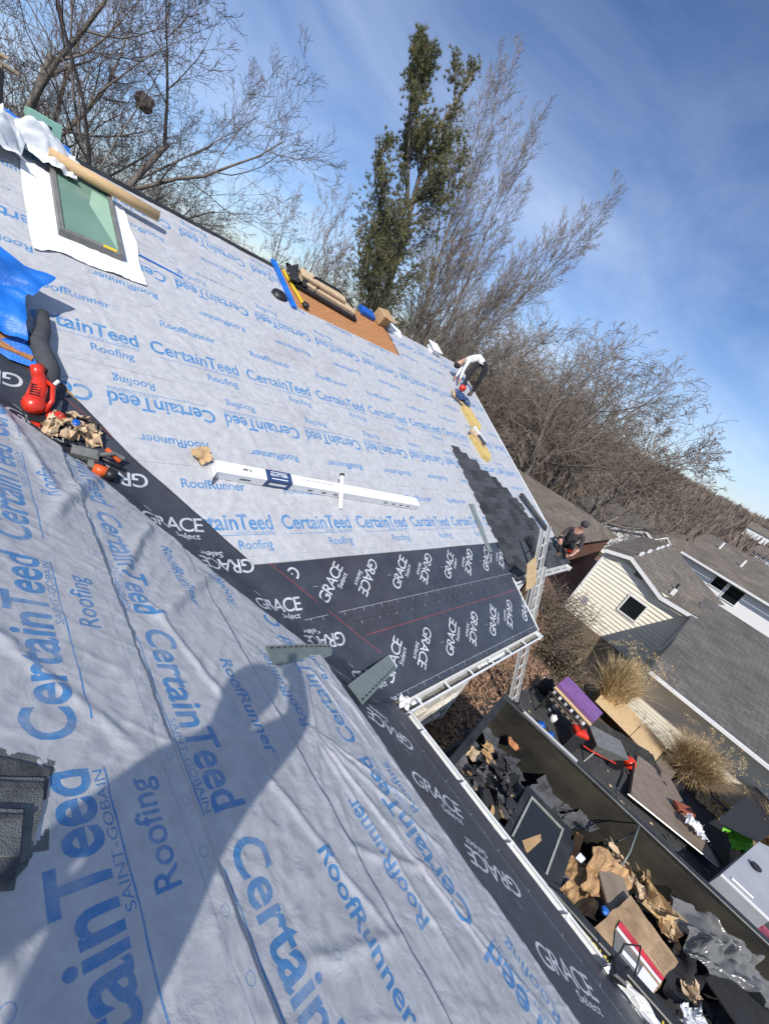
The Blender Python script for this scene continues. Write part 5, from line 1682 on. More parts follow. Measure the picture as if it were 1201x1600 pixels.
window(ht, FX(XW - .06, -.30, -2.30) @ Matrix.Identity(4), .78, .86)
q = MB(); q.box((XW - .10, 1.98, -4.4), (XW - .03, 2.08, -.72)); wbuild(q, 'corner_board', M['white_trim'], ht)
q = MB(); q.box((XW - .16, -2.22, -2.9), (XW - .06, -2.12, -.98)); q.tube([(XW - .11, -2.17, -2.9), (XW - .3, -2.1, -3.1)], .045, 6); wbuild(q, 'downspout', M['white_trim'], ht)
q = MB(); q.box((XW - .09, 1.3, -3.6), (XW - .03, 1.55, -3.2), bev=.01); wbuild(q, 'meter_box', M['greypaint'], ht)
q = MB(); q.box((XW - .07, .15, -.98), (XW - .035, .55, -.72)); wbuild(q, 'gable_vent', M['tool_grey'], ht)
OV = XW - .38
mb = MB()
for (a_, b_) in zip(prof[:-1], prof[1:]):
    mb.prism([(a_[0], a_[1] + .02), (b_[0], b_[1] + .02), (b_[0], b_[1] - .16), (a_[0], a_[1] - .16)], OV - .02, OV + .01, xf=Matrix(((0, 0, 1, 0), (1, 0, 0, 0), (0, 1, 0, 0), (0, 0, 0, 1))))
wbuild(mb, 'rake_board', M['white_trim'], ht)
R1 = (OV, 1.01, -.28); R2 = (30, 1.06, -.16)
roof_part('roof', [([(OV, 2.25, -.70), R1, R2, (30, 2.6, -.70)], (1, 0, 0), (0, -1, .3)),
                   ([R1, (OV, -.85, -1.0), (30, -3.46, -1.65), R2], (1, 0, 0), (0, 1, .35)),
                   ([(OV, -.85, -1.0), (OV, -2.32, -.86), (21.15, -2.6, -.50), (30, -3.46, -1.65)], (1, 0, 0), (0, 1, 0.0))], M['roof_brown'], ht)
for k, (u, v) in enumerate([(19.4, 0), (21.6, 0), (24.4, 0), (26.0, 0), (28.2, 0)]):
    q = MB(); q.box((u, 0.90, -.26), (u + .75, 1.0, -.10)); wbuild(q, 'ridge_cap_vent', M['white_trim'], ht)
q = MB(); q.box((19.6, -1.15, -1.0), (19.75, -.98, -.68)); wbuild(q, 'vent_pipe', M['white_trim'], ht)
q = MB(); q.tube([(20.9, -1.0, -1.0), (20.9, -1.0, -.6)], .05, 8); wbuild(q, 'flue', M['dark_metal'], ht)

wt = thing('low_wing', 'low neighbouring wing with a broad grey roof and a white gutter, at the right edge', 'house', frameW(13, -5, -4.1))
GZW = -1.92
roof_part('roof', [([(12, -2.1, GZW), (12, -16, GZW), (21.1, -16, -.46), (21.1, -2.1, -.46)], (0, 1, 0), (1, 0, .16)),
                   ([(21.1, -2.6, -.461), (21.1, -16, -.461), (28, -16, -1.9), (28, -5.5, -1.9)], (0, 1, 0), (-1, 0, .16))], M['roof_grey'], wt)
mb = MB()
mb.box((12.85, -16, -4.6), (13.0, -2.3, GZW - .02)); wbuild(mb, 'front_wall', M['cream'], wt)
zc = -4.5
mb = MB()
while zc < GZW - .15:
    mb.add([(12.828, -2.3, zc), (12.828, -16, zc), (12.846, -16, zc + .115), (12.846, -2.3, zc + .115), (12.849, -2.3, zc), (12.849, -16, zc)], [(0, 3, 2, 1), (0, 1, 5, 4)])
    zc += .115
wbuild(mb, 'siding', M['cream'], wt, kind='stuff')
mb = MB(); mb.add([(12.85, -2.28, -4.6), (18.49, -2.28, -4.6), (18.49, -2.28, -.92), (12.85, -2.28, -1.82)], [(0, 3, 2, 1)]); wbuild(mb, 'side_wall', M['cream'], wt)
mb = MB(); mb.box((11.87, -16, GZW - .10), (11.98, -2.08, GZW - .005)); wbuild(mb, 'gutter', M['white_trim'], wt)
mb = MB(); mb.box((11.99, -16, GZW - .12), (12.84, -2.3, GZW - .10)); wbuild(mb, 'soffit', M['white_trim'], wt)

# white house behind
wh = thing('white_house', 'white sided house with two dark windows under a long straight gutter, at the right edge', 'house', frameW(34, -4, -4.9))
mb = MB(); mb.box((34.6, -22, -5.6), (34.8, .2, -.72)); mb.box((34.8, 0.0, -5.6), (46, .2, -.72)); wbuild(mb, 'wall', M['whitewall'], wh)
roof_part('roof', [([(34, .35, -.60), (34, -24, -.60), (43, -24, 1.0), (43, .35, 1.0)], (0, 1, 0), (1, 0, .18)), ([(43, .35, .999), (43, -24, .999), (52, -24, -.6), (52, .35, -.6)], (0, 1, 0), (-1, 0, .18))], M['roof_brown'], wh)
mb = MB(); mb.box((33.85, -24, -.74), (33.98, .4, -.60)); wbuild(mb, 'gutter', M['white_trim'], wh)
window(wh, FX(34.58, -2.62, -1.25), .75, .75); window(wh, FX(34.58, -3.66, -1.45), .9, 1.1)
for (x, y, z) in [(40, -1.2, .46), (38.5, -3.0, .2)]:
    q = MB(); q.tube([(x, y, z), (x, y, z + .6)], .09, 8); wbuild(q, 'vent_pipe', M['white_trim'], wh)

# hip roofed house by the far corner
gh_ = thing('hip_roof_house', 'low house with a plain grey brown hip roof directly behind the crouching worker', 'house', frameW(25, 10, -4.5))
roof_part('roof', [([(20.6, 4.1, -2.1), (27.0, 5.9, -.95), (27.0, 15.5, -.95), (20.6, 18, -2.1)], (0, 1, 0), (1, 0, .2)), ([(20.6, 4.1, -2.1), (33, 4.1, -2.1), (27, 5.9, -.95)], (1, 0, 0), (0, 1, .5)),
                   ([(33, 4.1, -2.1), (33, 18, -2.1), (27.0, 15.5, -.96), (27.0, 5.9, -.96)], (0, 1, 0), (-1, 0, .2))], M['roof_brown'], gh_)
mb = MB(); mb.box((21, 4.5, -4.8), (21.2, 17.5, -2.1)); mb.box((21.2, 4.5, -4.8), (32.5, 4.7, -2.12)); wbuild(mb, 'wall', M['brickwall'], gh_)


def far_house(label, x, y, rot, w, d, h, rise, wall, roof, zoff=0):
    z = gz1(x, y) - .3 + zoff
    t = thing('distant_house', label, 'house', frameW(x, y, z, rot), 'distant houses')
    m_ = MB(); m_.box((-w / 2, -d / 2, 0), (w / 2, d / 2, h)); m_.add([(-w / 2, -d / 2, h), (-w / 2, d / 2, h), (-w / 2, 0, h + rise)], [(0, 2, 1)]); m_.add([(w / 2, -d / 2, h), (w / 2, d / 2, h), (w / 2, 0, h + rise)], [(0, 1, 2)])
    link('wall', m_.mesh('wall', wall), t, local=Matrix.Identity(4))
    e = .5; k = rise / (d / 2)
    me = raw_mesh('roof', [(-w / 2 - e, -d / 2 - e, h - k * e + .05), (w / 2 + e, -d / 2 - e, h - k * e + .05), (w / 2 + e, 0, h + rise + .05), (-w / 2 - e, 0, h + rise + .05), (w / 2 + e, d / 2 + e, h - k * e + .05), (-w / 2 - e, d / 2 + e, h - k * e + .05)],
                  [(0, 1, 2, 3), (3, 2, 4, 5)], roof, uvs=[(0, 0), (w, 0), (w, d / 2), (0, d / 2), (w, 0), (0, 0)])
    link('roof', me, t, local=Matrix.Identity(4))
    m_ = MB(); s_ = -1
    for s_ in (-1, 1):
        m_.add([(s_ * (w / 2 + e), -d / 2 - e, h - k * e), (s_ * (w / 2 + e), 0, h + rise), (s_ * (w / 2 + e), 0, h + rise - .25), (s_ * (w / 2 + e), -d / 2 - e, h - k * e - .25)], [(0, 1, 2, 3)])
        m_.add([(s_ * (w / 2 + e), d / 2 + e, h - k * e), (s_ * (w / 2 + e), 0, h + rise), (s_ * (w / 2 + e), 0, h + rise - .25), (s_ * (w / 2 + e), d / 2 + e, h - k * e - .25)], [(3, 2, 1, 0)])
    link('rake_board', m_.mesh('rake_board', M['white_trim']), t, local=Matrix.Identity(4))
    for i in range(3):
        g = MB(); xx = -w / 2 + w * (i + .5) / 3; g.box((xx - .5, -d / 2 - .03, h * .35), (xx + .5, -d / 2 - .005, h * .8)); link('window', g.mesh('window', M['glass_dark']), t, local=Matrix.Identity(4))


for i, a_ in enumerate([
        ('distant house with white gable edges beyond the orange clay bank', 82, -.5, 75, 12, 9, 3, 2.2), ('distant low grey roofed house right of the white gabled one', 95, -9, 100, 14, 9, 3, 2.0),
        ('small distant house at the foot of the wooded hill, half behind trees', 120, 3, 60, 11, 8, 3, 2.2), ('distant long grey roof just above the white sided house', 72, -12, 85, 18, 10, 3, 2.0),
        ('distant brown roofed house behind the hip roofed one', 52, 6.5, 20, 12, 9, 2.8, 2.0), ('second distant brown roof, farther along beside the bare trees', 66, 9.5, 60, 12, 9, 3, 2.2),
        ('tiny pale house high on the distant wooded hill', 240, -8, 90, 9, 8, 4, 2.5), ('tiny white house on the wooded hill nearer the right edge', 215, -22, 40, 9, 8, 4, 2.5), ('tiny house lowest on the wooded hillside', 180, -14, 70, 10, 8, 3, 2.5)]):
    far_house(*a_, M['whitewall'] if i % 2 == 0 else M['cream'], M['roof_grey'] if i % 2 else M['roof_brown'], 4.0 if i > 5 else .5)
M['mulch'] = mat('brown_leaf_yard', (.13, .065, .045), .95, col2=(.22, .125, .09), scale=3.5, bump=.8, bscale=12, detail=10)
ground_patch('leaf_yard', [(9.5, 1.2), (18.4, 2.2), (36, 2.2), (38.5, 9), (20.5, 9), (9.5, 5.5)], M['mulch'], .05, step=.6)
ground_patch('clay_bank', [(44, 2.2), (52, 4.2), (60, 2.4), (58, -1.8), (50, -.6)], M['clay'], .12, step=1.0)
# white rail fence beyond the brown yard
ft_ = thing('rail_fence', 'white rail fence along the far side of the brown leaf covered yard', 'fence', frameW(40, 8, gz1(40, 8)))
for i in range(8):
    t0 = i / 8; x0, y0 = 37.5 + 2.0 * t0, 9.6 - 6.0 * t0; x1, y1 = 37.5 + 2.0 * (i + 1) / 8, 9.6 - 6.0 * (i + 1) / 8
    q = MB(); q.box((x0 - .07, y0 - .07, gz1(x0, y0) - .1), (x0 + .07, y0 + .07, gz1(x0, y0) + 1.15)); wbuild(q, 'post', M['white_trim'], ft_)
    for hz in (.45, .95):
        q = MB(); q.tube([(x0, y0, gz1(x0, y0) + hz), (x1, y1, gz1(x1, y1) + hz)], .06, 4); wbuild(q, 'rail', M['white_trim'], ft_)
# ---------------------------------------------------------------- shrubs and dry grasses
def leafy(nm, label, x, y, rx, ry, h, n, mt, seed, lsize=.035, cat='shrub'):
    t = thing(nm, label, cat, frameW(x, y, gz1(x, y)))
    rr = random.Random(seed)
    sg = Segs(); V = []; Fc = []
    for k in range(int(70 * rx)):
        a = rr.uniform(0, 6.28); d = np.array([math.cos(a) * rr.uniform(.1, .8), math.sin(a) * rr.uniform(.1, .8), 1.0]); d /= np.linalg.norm(d)
        p_ = np.array([rr.uniform(-.5, .5) * rx, rr.uniform(-.5, .5) * ry, 0.0])
        for i in range(5):
            d = d + np.array([rr.gauss(0, .15), rr.gauss(0, .15), 0]); d /= np.linalg.norm(d)
            q_ = p_ + d * h / 4.6; sg.add(p_, q_, .016 - .002 * i, .014 - .002 * i)
            for _ in range(2):
                e = d + np.array([rr.gauss(0, .8), rr.gauss(0, .8), rr.gauss(0, .5)]); e /= np.linalg.norm(e); sg.add(q_, q_ + e * h * .22, .007, .004)
            p_ = q_
    link('stems', sg.mesh('stems', M['twig'], 3), t, local=Matrix.Identity(4))
    cl = [(rr.uniform(-1, 1), rr.uniform(-1, 1), rr.uniform(.25, 1)) for _ in range(26)]
    for k in range(n):
        c_ = cl[rr.randrange(26)]
        u = c_[0] * .8 + rr.gauss(0, .2); v = c_[1] * .8 + rr.gauss(0, .2); w = c_[2] + rr.gauss(0, .14)
        if u * u + v * v > 1.1 or w < .03:
            continue
        w *= (1.08 - .35 * (u * u + v * v))
        c = np.array([u * rx, v * ry, w * h])
        a = np.array([rr.gauss(0, 1), rr.gauss(0, 1), rr.gauss(0, 1)]); a /= np.linalg.norm(a)
        b_ = np.cross(a, np.array([rr.gauss(0, 1), rr.gauss(0, 1), rr.gauss(0, 1)])); b_ /= np.linalg.norm(b_) + 1e-6
        s_ = lsize * rr.uniform(.6, 1.4); n0 = len(V)
        V += [tuple(c - a * s_), tuple(c + b_ * s_ * .6), tuple(c + a * s_), tuple(c - b_ * s_ * .6)]
        Fc.append((n0, n0 + 1, n0 + 2, n0 + 3))
    link('foliage', raw_mesh('foliage', V, Fc, mt), t, local=Matrix.Identity(4))
    return t


leafy('olive_shrub', 'large twiggy olive brown shrub between the ladder and the cream sided house', 11.4, 1.0, 1.8, 1.4, 2.0, 6500, M['leaf_olive'], 3, .032)
leafy('brown_shrub', 'reddish brown twiggy shrub beside the ladder, left of the big olive shrub', 8.6, 1.6, 1.2, 1.1, 1.2, 4500, M['leaf_dry'], 5, .04)
leafy('low_shrub', 'low olive shrub behind the purple topped bench', 10.4, -.45, 1.1, .6, .8, 3500, M['leaf_olive'], 7, .035)
leafy('brown_thicket', 'tangled leafless brown thicket below the crouching worker', 13.0, 3.2, 1.8, 1.2, 1.3, 2600, M['leaf_dry'], 9, .03)


def grass_clump(label, x, y, h, spread, n, mt, seed, plume=True, zoff=0):
    t = thing('ornamental_grass', label, 'grass clump', frameW(x, y, gz1(x, y) + zoff), 'dry ornamental grass clumps')
    rr = random.Random(seed); V = []; Fc = []
    for k in range(n):
        a = rr.uniform(0, 6.28); r0 = rr.uniform(0, .28) * spread; L = h * rr.uniform(.6, 1.1); lean = rr.uniform(.05, 1.0) ** 1.2 * spread
        w = .011 + .006 * rr.random(); pts = []
        for i in range(6):
            t_ = i / 5; rr_ = r0 + lean * t_ ** 1.8; zz = L * (t_ - .28 * t_ ** 2.5 * (lean / spread)); pts.append((math.cos(a) * rr_, math.sin(a) * rr_, zz))
        n0 = len(V); sa = a + 1.57 + rr.uniform(-1, 1); kx, ky = (rr.gauss(0, .05), rr.gauss(0, .05)) if rr.random() < .5 else (rr.gauss(0, .012), rr.gauss(0, .012))
        for i, p_ in enumerate(pts):
            ww = w * (1 - i / 5.4); p_ = (p_[0] + kx * max(0, i - 2) ** 1.3, p_[1] + ky * max(0, i - 2) ** 1.3, p_[2] - abs(kx) * max(0, i - 2) ** 1.6); V += [(p_[0] - math.cos(sa) * ww, p_[1] - math.sin(sa) * ww, p_[2]), (p_[0] + math.cos(sa) * ww, p_[1] + math.sin(sa) * ww, p_[2])]
        for i in range(5):
            Fc.append((n0 + 2 * i, n0 + 2 * i + 1, n0 + 2 * i + 3, n0 + 2 * i + 2))
    link('blades', raw_mesh('blades', V, Fc, mt), t, local=Matrix.Identity(4))
    if plume:
        V = []; Fc = []
        for k in range(60):
            a = rr.uniform(0, 6.28); ln = rr.uniform(.3, 1) * spread; c = (math.cos(a) * ln, math.sin(a) * ln, h * rr.uniform(.85, 1.15))
            for j in range(26):
                n0 = len(V); q_ = (c[0] + rr.gauss(0, .03) + math.cos(a) * j * .008, c[1] + rr.gauss(0, .03) + math.sin(a) * j * .008, c[2] + j * .006 - .0004 * j * j + rr.gauss(0, .02)); s_ = .022
                V += [q_, (q_[0] + rr.uniform(-s_, s_), q_[1] + rr.uniform(-s_, s_), q_[2] + s_), (q_[0] + rr.uniform(-s_, s_), q_[1] + rr.uniform(-s_, s_), q_[2] - s_)]
                Fc.append((n0, n0 + 1, n0 + 2))
        link('plumes', raw_mesh('plumes', V, Fc, M['straw']), t, local=Matrix.Identity(4))


grass_clump('tall pale straw coloured grass clump beside the cream sided wall, left of the other clumps', 10.9, -1.7, 2.1, .85, 2300, M['straw'], 1)
grass_clump('wide rounded brown grass clump in the middle, in front of the white gutter', 11.0, -4.25, 1.45, 1.0, 3200, M['straw_dark'], 2)
grass_clump('third dry grass clump near the right edge, beside the black mesh rack', 11.3, -6.6, 1.3, 1.0, 1900, M['straw_dark'], 3)
leaves('grass_litter', 3500, (10.2, 12.3, -8.0, -4.6), .06, M['straw'], 12, h=.12, lab='flattened pale grass litter below the low wing wall')

# ---------------------------------------------------------------- dumpster
DW = 2.22
dd = Vector((.115, -.993, 0)).normalized(); dn = Vector((-dd.y, dd.x, 0))      # along, across (towards +x)
dumpX = Matrix(((dn.x, dd.x, 0, 0.98), (dn.y, dd.y, 0, -.66), (0, 0, 1, -2.79), (0, 0, 0, 1)))
dp = thing('dumpster', 'long open steel dumpster full of roofing debris standing along the eave', 'dumpster', frameW(2.1, -3.5, -2.79))
HD = 1.79; LD = 6.4
St = M['steel_rust']


def dpart(nm, mb_, mt, **k):
    m2 = MB(); m2.v = [tuple(dumpX @ Vector(v)) for v in mb_.v]; m2.f = mb_.f; m2.m = mb_.m
    return wbuild(m2, nm, mt, dp, **k)


q = MB(); q.box((0, 0, .12), (.05, LD, HD)); dpart('side_wall', q, St)
q = MB(); q.box((DW - .05, 0, .12), (DW, LD, HD)); dpart('side_wall', q, St)
q = MB(); q.box((.05, 0, .12), (DW - .05, .05, HD)); dpart('end_wall', q, St)
q = MB(); q.box((.05, LD - .05, .12), (DW - .05, LD, HD)); dpart('end_wall', q, St)
q = MB(); q.box((.05, .05, .12), (DW - .05, LD - .05, .17)); dpart('floor', q, St)
for (a_, b_) in (((-.05, -.05, HD), (.06, LD + .05, HD + .07)), ((DW - .06, -.05, HD), (DW + .05, LD + .05, HD + .07)), ((.06, -.05, HD), (DW - .06, .06, HD + .07))):
    q = MB(); q.box(a_, b_, bev=.012); dpart('rim', q, M['dark_metal'])
for k in range(9):
    for xx in (-.07, DW):
        q = MB(); q.box((xx, .4 + k * .7, .0), (xx + .07, .5 + k * .7, HD - .005)); dpart('rib', q, M['dark_metal'])
for xx in (.3, DW - .5):
    q = MB(); q.box((xx, .0, -.0), (xx + .14, LD, .118)); dpart('skid', q, M['dark_metal'])
# lettering on the near rim
q = MB(); q.box((-.19, 1.7, HD - .02), (-.055, 5.2, HD + .05)); dpart('decal_rail', q, M['black'])
for (tx, yy, w_) in (('BELONGING', 2.20, .62), ('TA', 2.85, .14), ('IF LEVEL', 3.42, .72)):
    fv, ff = flat_text(tx, w_, .075, M['yellow'], .03)
    q = MB(); q.add(fv, ff, xf=Matrix.Translation((-.125, yy, HD + .052)) @ Matrix.Rotation(D2R(90), 4, 'Z')); dpart('lettering', q, M['yellow'])
q = MB(); q.box((DW - .02, .35, HD + .071), (DW + .03, 1.35, HD + .09)); dpart('rim_bar', q, M['alu'])

# ---- debris in the dumpster: loose pieces, each a thing
def piece(nm, label, cat, fr_, mbx, mt, group=None, pn='sheet', sm=False):
    t = thing(nm, label, cat, fr_, group); link(pn, mbx.mesh(pn, mt, sm), t, local=Matrix.Identity(4)); return t


# heap of unsortable tear-off below
n1_, n2_ = 90, 46
U, V = np.meshgrid(np.linspace(.06, LD - .08, n1_), np.linspace(.06, DW - .07, n2_), indexing='ij')
Hh = .60 + .30 * vnoise(U * 1.6, V * 1.6, 91) + .13 * vnoise(U * 5, V * 5, 92) + .06 * vnoise(U * 14, V * 14, 93)
Hh += .14 + .55 * np.exp(-((V - .5) / .7) ** 2) - .25 * np.clip((V - 1.3) / .8, 0, 1) + .25 * np.exp(-((U - .6) / .6) ** 2)
P = np.stack([V, U, Hh], -1).reshape(-1, 3)
P = [tuple(dumpX @ Vector(p)) for p in P]
fs = [(i * n2_ + j, i * n2_ + j + 1, (i + 1) * n2_ + j + 1, (i + 1) * n2_ + j) for i in range(n1_ - 1) for j in range(n2_ - 1)]
M['tearoff'] = mat('tear_off_debris', (.012, .012, .012), .9, col2=(.06, .055, .045), scale=5, bump=1.0, bscale=22, dist=.05)
o = link('tear_off_heap', raw_mesh('tear_off_heap', P, fs, M['tearoff'], smooth=False), kind='stuff'); o['label'] = 'dark heap of torn roofing in the dumpster'; o['category'] = 'debris'

def chips(nm, lab, n, mt, sz, seed, lift=.03, vmax=1.5):
    r_ = random.Random(seed); m_ = MB()
    for _ in range(n):
        u = r_.uniform(.2, LD - .3); v = min(r_.betavariate(1.4, 2.2) * DW, DW - .12) + .06
        i = min(int(u / LD * (n1_ - 1)), n1_ - 1); j = min(int(v / DW * (n2_ - 1)), n2_ - 1)
        z_ = float(Hh[i, j]) + r_.uniform(0, lift) + .01
        e = Euler((r_.uniform(-.7, .7), r_.uniform(-.7, .7), r_.uniform(0, 6.28))).to_matrix().to_4x4(); e.translation = Vector((v, u, z_))
        a, b2 = sz * r_.uniform(.4, 1.5), sz * r_.uniform(.2, .7)
        m_.add([(-a, -b2, 0), (a * r_.uniform(.6, 1), -b2 * r_.uniform(.3, 1), 0), (a, b2, .01), (r_.uniform(-.5, .5) * a, b2 * 1.3, 0.0), (-a * .9, b2 * .6, -.01)], [(0, 1, 2, 3, 4)], xf=dumpX @ e)
    o_ = link(nm, m_.mesh(nm, mt), kind='stuff'); o_['label'] = lab; o_['category'] = 'debris'


chips('shingle_chips', 'scattered dark shingle fragments over the debris in the dumpster', 480, M['old_shingle'], .12, 1)
chips('black_felt_shreds', 'scattered black felt shreds over the debris in the dumpster', 300, M['blackmatte'], .16, 2)
chips('wood_chips', 'scattered brown wood splinters over the debris in the dumpster', 240, M['card'], .06, 3)
chips('pale_paper_bits', 'scattered pale paper bits over the debris in the dumpster', 60, M['bag'], .035, 4)

rd = random.Random(15)
dark = [M['old_shingle'], M['greyfab'], M['old_shingle']]
pts_ = [(1.828, -0.524, -1.550), (2.305, -0.561, -1.500), (2.782, -0.601, -1.500), (2.695, -0.864, -1.500), (2.678, -1.110, -1.550), (2.327, -0.957, -1.600), (1.863, -0.994, -1.500), (1.989, -1.191, -1.450), (1.788, -0.853, -1.500), (2.589, -1.572, -1.600), (2.868, -1.870, -1.700), (3.280, -2.022, -1.650), (3.184, -2.256, -1.600), (2.363, -1.254, -1.500), (1.712, -0.712, -1.500), (2.875, -1.703, -1.550), (4.099, -2.235, -1.950), (4.205, -2.608, -2.000), (4.146, -2.795, -1.900), (4.061, -1.823, -2.000), (4.389, -3.358, -1.900), (4.204, -3.684, -1.800), (4.172, -4.026, -1.800), (3.316, -3.716, -1.600)]
for i, p_ in enumerate(pts_):
    sx_, sy_ = rd.uniform(.3, .62), rd.uniform(.22, .40)
    m_ = MB(); vs, fs = crumple(9, 8, sx_, sy_, .07, 400 + i, .7, .8); m_.add(vs, fs); nn = len(m_.v)
    m_.add([(v[0], v[1], v[2] - .012) for v in vs], [tuple(reversed(f)) for f in fs])
    fr_ = frameW(*p_) @ Euler((rd.uniform(-.35, .35), rd.uniform(-.35, .35), rd.uniform(0, 6.28))).to_matrix().to_4x4()
    piece('shingle_scrap', 'torn dark shingle scrap tossed into the dumpster', 'scrap', fr_, m_, dark[i % 3], 'dark shingle scraps in the dumpster')
for i, (p_, sc, mt_) in enumerate([((3.479, -0.559, -1.300), .34, 'orange'), ((3.494, -0.746, -1.350), .26, 'orange'), ((3.003, -0.961, -1.400), .24, 'orange'), ((2.075, -0.691, -1.400), .24, 'tan'), ((2.306, -0.859, -1.400), .26, 'card'), ((2.396, -0.768, -1.350), .2, 'card'), ((1.657, -1.300, -1.400), .22, 'card'), ((1.639, -1.344, -1.200), .16, 'tan')]):
    M['osb_o'] = M.get('osb_o') or mat('orange_wood', (.42, .17, .06), .8, col2=(.58, .28, .12), scale=8)
    m_ = MB(); m_.add(*crumple(7, 6, sc, sc * .6, .05, 460 + i, .7, 1.0))
    piece('wood_scrap', ['orange wood scrap at the far corner of the dumpster below the ladder foot', 'orange wood scrap just below the first one near the ladder foot', 'orange wood scrap hanging over the dark shingle pile', 'pale crumpled scrap near the dumpster end wall', 'brown wood sliver in the middle of the dark pile', 'brown wood sliver just above the middle of the dark pile', 'brown scrap between the dark pile and the gutter', 'small pale scrap beside the old skylight'][i], 'scrap',
          frameW(*p_, rd.uniform(0, 90)) @ Euler((rd.uniform(-.3, .3), rd.uniform(-.3, .3), 0)).to_matrix().to_4x4(), m_, M['osb_o'] if mt_ == 'orange' else M[mt_])

# old skylight thrown in
cs_ = [Vector(p) for p in ((2.145, -1.554, -1.120), (2.222, -2.071, -1.120), (1.257, -2.178, -1.120), (1.227, -1.683, -1.120))]
cen = sum(cs_, Vector()) / 4
ax_ = ((cs_[1] - cs_[0]) + (cs_[2] - cs_[3])).normalized(); L1 = ((cs_[1] - cs_[0]).length + (cs_[2] - cs_[3]).length) / 2; L2 = ((cs_[3] - cs_[0]).length + (cs_[2] - cs_[1]).length) / 2
ay_ = Vector((0, 0, 1)).cross(ax_)
frs = Matrix(((ax_.x, ay_.x, 0, cen.x), (ax_.y, ay_.y, 0, cen.y), (0, 0, 1, cen.z), (0, 0, 0, 1)))
t = thing('old_skylight', 'removed skylight with dark glass and pale rim lying in the dumpster', 'skylight', frs)
q = MB(); a1, a2 = L1 / 2, L2 / 2
q.box((-a1 - .10, -a2 - .12, -.22), (a1 + .12, -a2 - .001, -.02)); q.box((-a1 - .10, a2 + .001, -.22), (a1 + .12, a2 + .14, -.02)); q.box((a1 + .001, -a2, -.22), (a1 + .18, a2, -.02)); q.box((-a1 - .1, -a2, -.22), (-a1 - .001, a2, -.02))
link('curb', q.mesh('curb', M['dark_metal']), t, local=Matrix.Identity(4))
q = MB(); q.box((-a1, -a2, -.03), (a1, -a2 + .025, .01)); q.box((-a1, a2 - .025, -.03), (a1, a2, .01)); q.box((-a1, -a2 + .025, -.03), (-a1 + .025, a2 - .025, .01)); q.box((a1 - .025, -a2 + .025, -.03), (a1, a2 - .025, .01))
link('frame', q.mesh('frame', mat('pale_rim', (.30, .31, .27), .5)), t, local=Matrix.Identity(4))
q = MB(); q.box((-a1 + .026, -a2 + .026, -.02), (a1 - .026, a2 - .026, -.008)); link('pane', q.mesh('pane', M['glass_dark']), t, local=Matrix.Identity(4))
m_ = MB(); m_.prism([(-.5 * a1, -.55 * a2), (-.1 * a1, -.75 * a2), (.25 * a1, .0), (.1 * a1, .15 * a2)], .0, .008)
piece('wood_splinter', 'long brown wood splinter lying on the glass of the old skylight', 'scrap', frs @ Matrix.Translation((.0, .0, -.006)), m_, M['card'], pn='wood')


def quadpanel(nm, label, cat, pts, mt, th=.018, group=None, crum=0.0, seed=1, pn='board', n=14):
    """a board or sheet through four given corners"""
    P_ = [Vector(p) for p in pts]
    c = sum(P_, Vector()) / 4
    t = thing(nm, label, cat, frameW(*c), group)
    m_ = MB()
    u = np.linspace(0, 1, n)
    U, V = np.meshgrid(u, u, indexing='ij')
    A = np.array([list(p - c) for p in P_])
    X = (A[0][None, None] * ((1 - U) * (1 - V))[..., None] + A[1][None, None] * (U * (1 - V))[..., None] + A[2][None, None] * (U * V)[..., None] + A[3][None, None] * ((1 - U) * V)[..., None])
    if crum:
        X[..., 2] += crum * (np.abs(vnoise(U * 4, V * 3, seed)) + .5 * np.abs(vnoise(U * 9, V * 7, seed + 1)))
        X[..., 0] += crum * .8 * vnoise(U * 6, V * 6, seed + 2); X[..., 1] += crum * .8 * vnoise(U * 6, V * 6, seed + 3)
    vs = X.reshape(-1, 3)
    fs = [(i * n + j, (i + 1) * n + j, (i + 1) * n + j + 1, i * n + j + 1) for i in range(n - 1) for j in range(n - 1)]
    nn = n * n
    vb = vs.copy(); vb[:, 2] -= th
    fs2 = [tuple(q_ + nn for q_ in reversed(f)) for f in fs]
    bd_ = [i * n for i in range(n)] + [(n - 1) * n + j for j in range(1, n)] + [i * n + n - 1 for i in range(n - 2, -1, -1)] + [j for j in range(n - 2, 0, -1)]
    for k in range(len(bd_)):
        a_, b_ = bd_[k], bd_[(k + 1) % len(bd_)]
        fs2.append((a_, b_, b_ + nn, a_ + nn))
    link(pn, raw_mesh(pn, np.concatenate([vs, vb]), fs + fs2, mt), t, local=Matrix.Identity(4))
    return t


quadpanel('torn_plywood', 'torn weathered plywood sheet nearest the old skylight', 'plywood', ((1.585, -2.386, -1.350), (2.149, -2.272, -1.300), (2.241, -2.635, -1.250), (1.718, -2.787, -1.300)), M['ply_torn'], .02, 'torn plywood in the dumpster', .05, 11)
quadpanel('torn_plywood', 'torn dark stained plywood sheet in the middle of the dumpster', 'plywood', ((1.808, -2.529, -1.220), (2.405, -2.413, -1.000), (2.677, -2.993, -1.150), (2.075, -2.903, -1.250)), M['ply_torn'], .02, 'torn plywood in the dumpster', .06, 17)
quadpanel('kraft_paper', 'crumpled cream kraft paper at the far side of the torn plywood', 'paper', ((2.775, -2.585, -1.200), (2.750, -2.648, -1.100), (2.485, -3.284, -1.150), (2.478, -3.112, -1.200)), M['tan'], .005, None, .10, 23)
quadpanel('kraft_paper', 'crumpled cream kraft paper right beside the brown printed carton', 'paper', ((2.858, -2.976, -1.250), (3.060, -3.083, -1.200), (2.624, -3.497, -1.200), (2.352, -3.267, -1.150)), M['kraft'], .005, None, .14, 27)
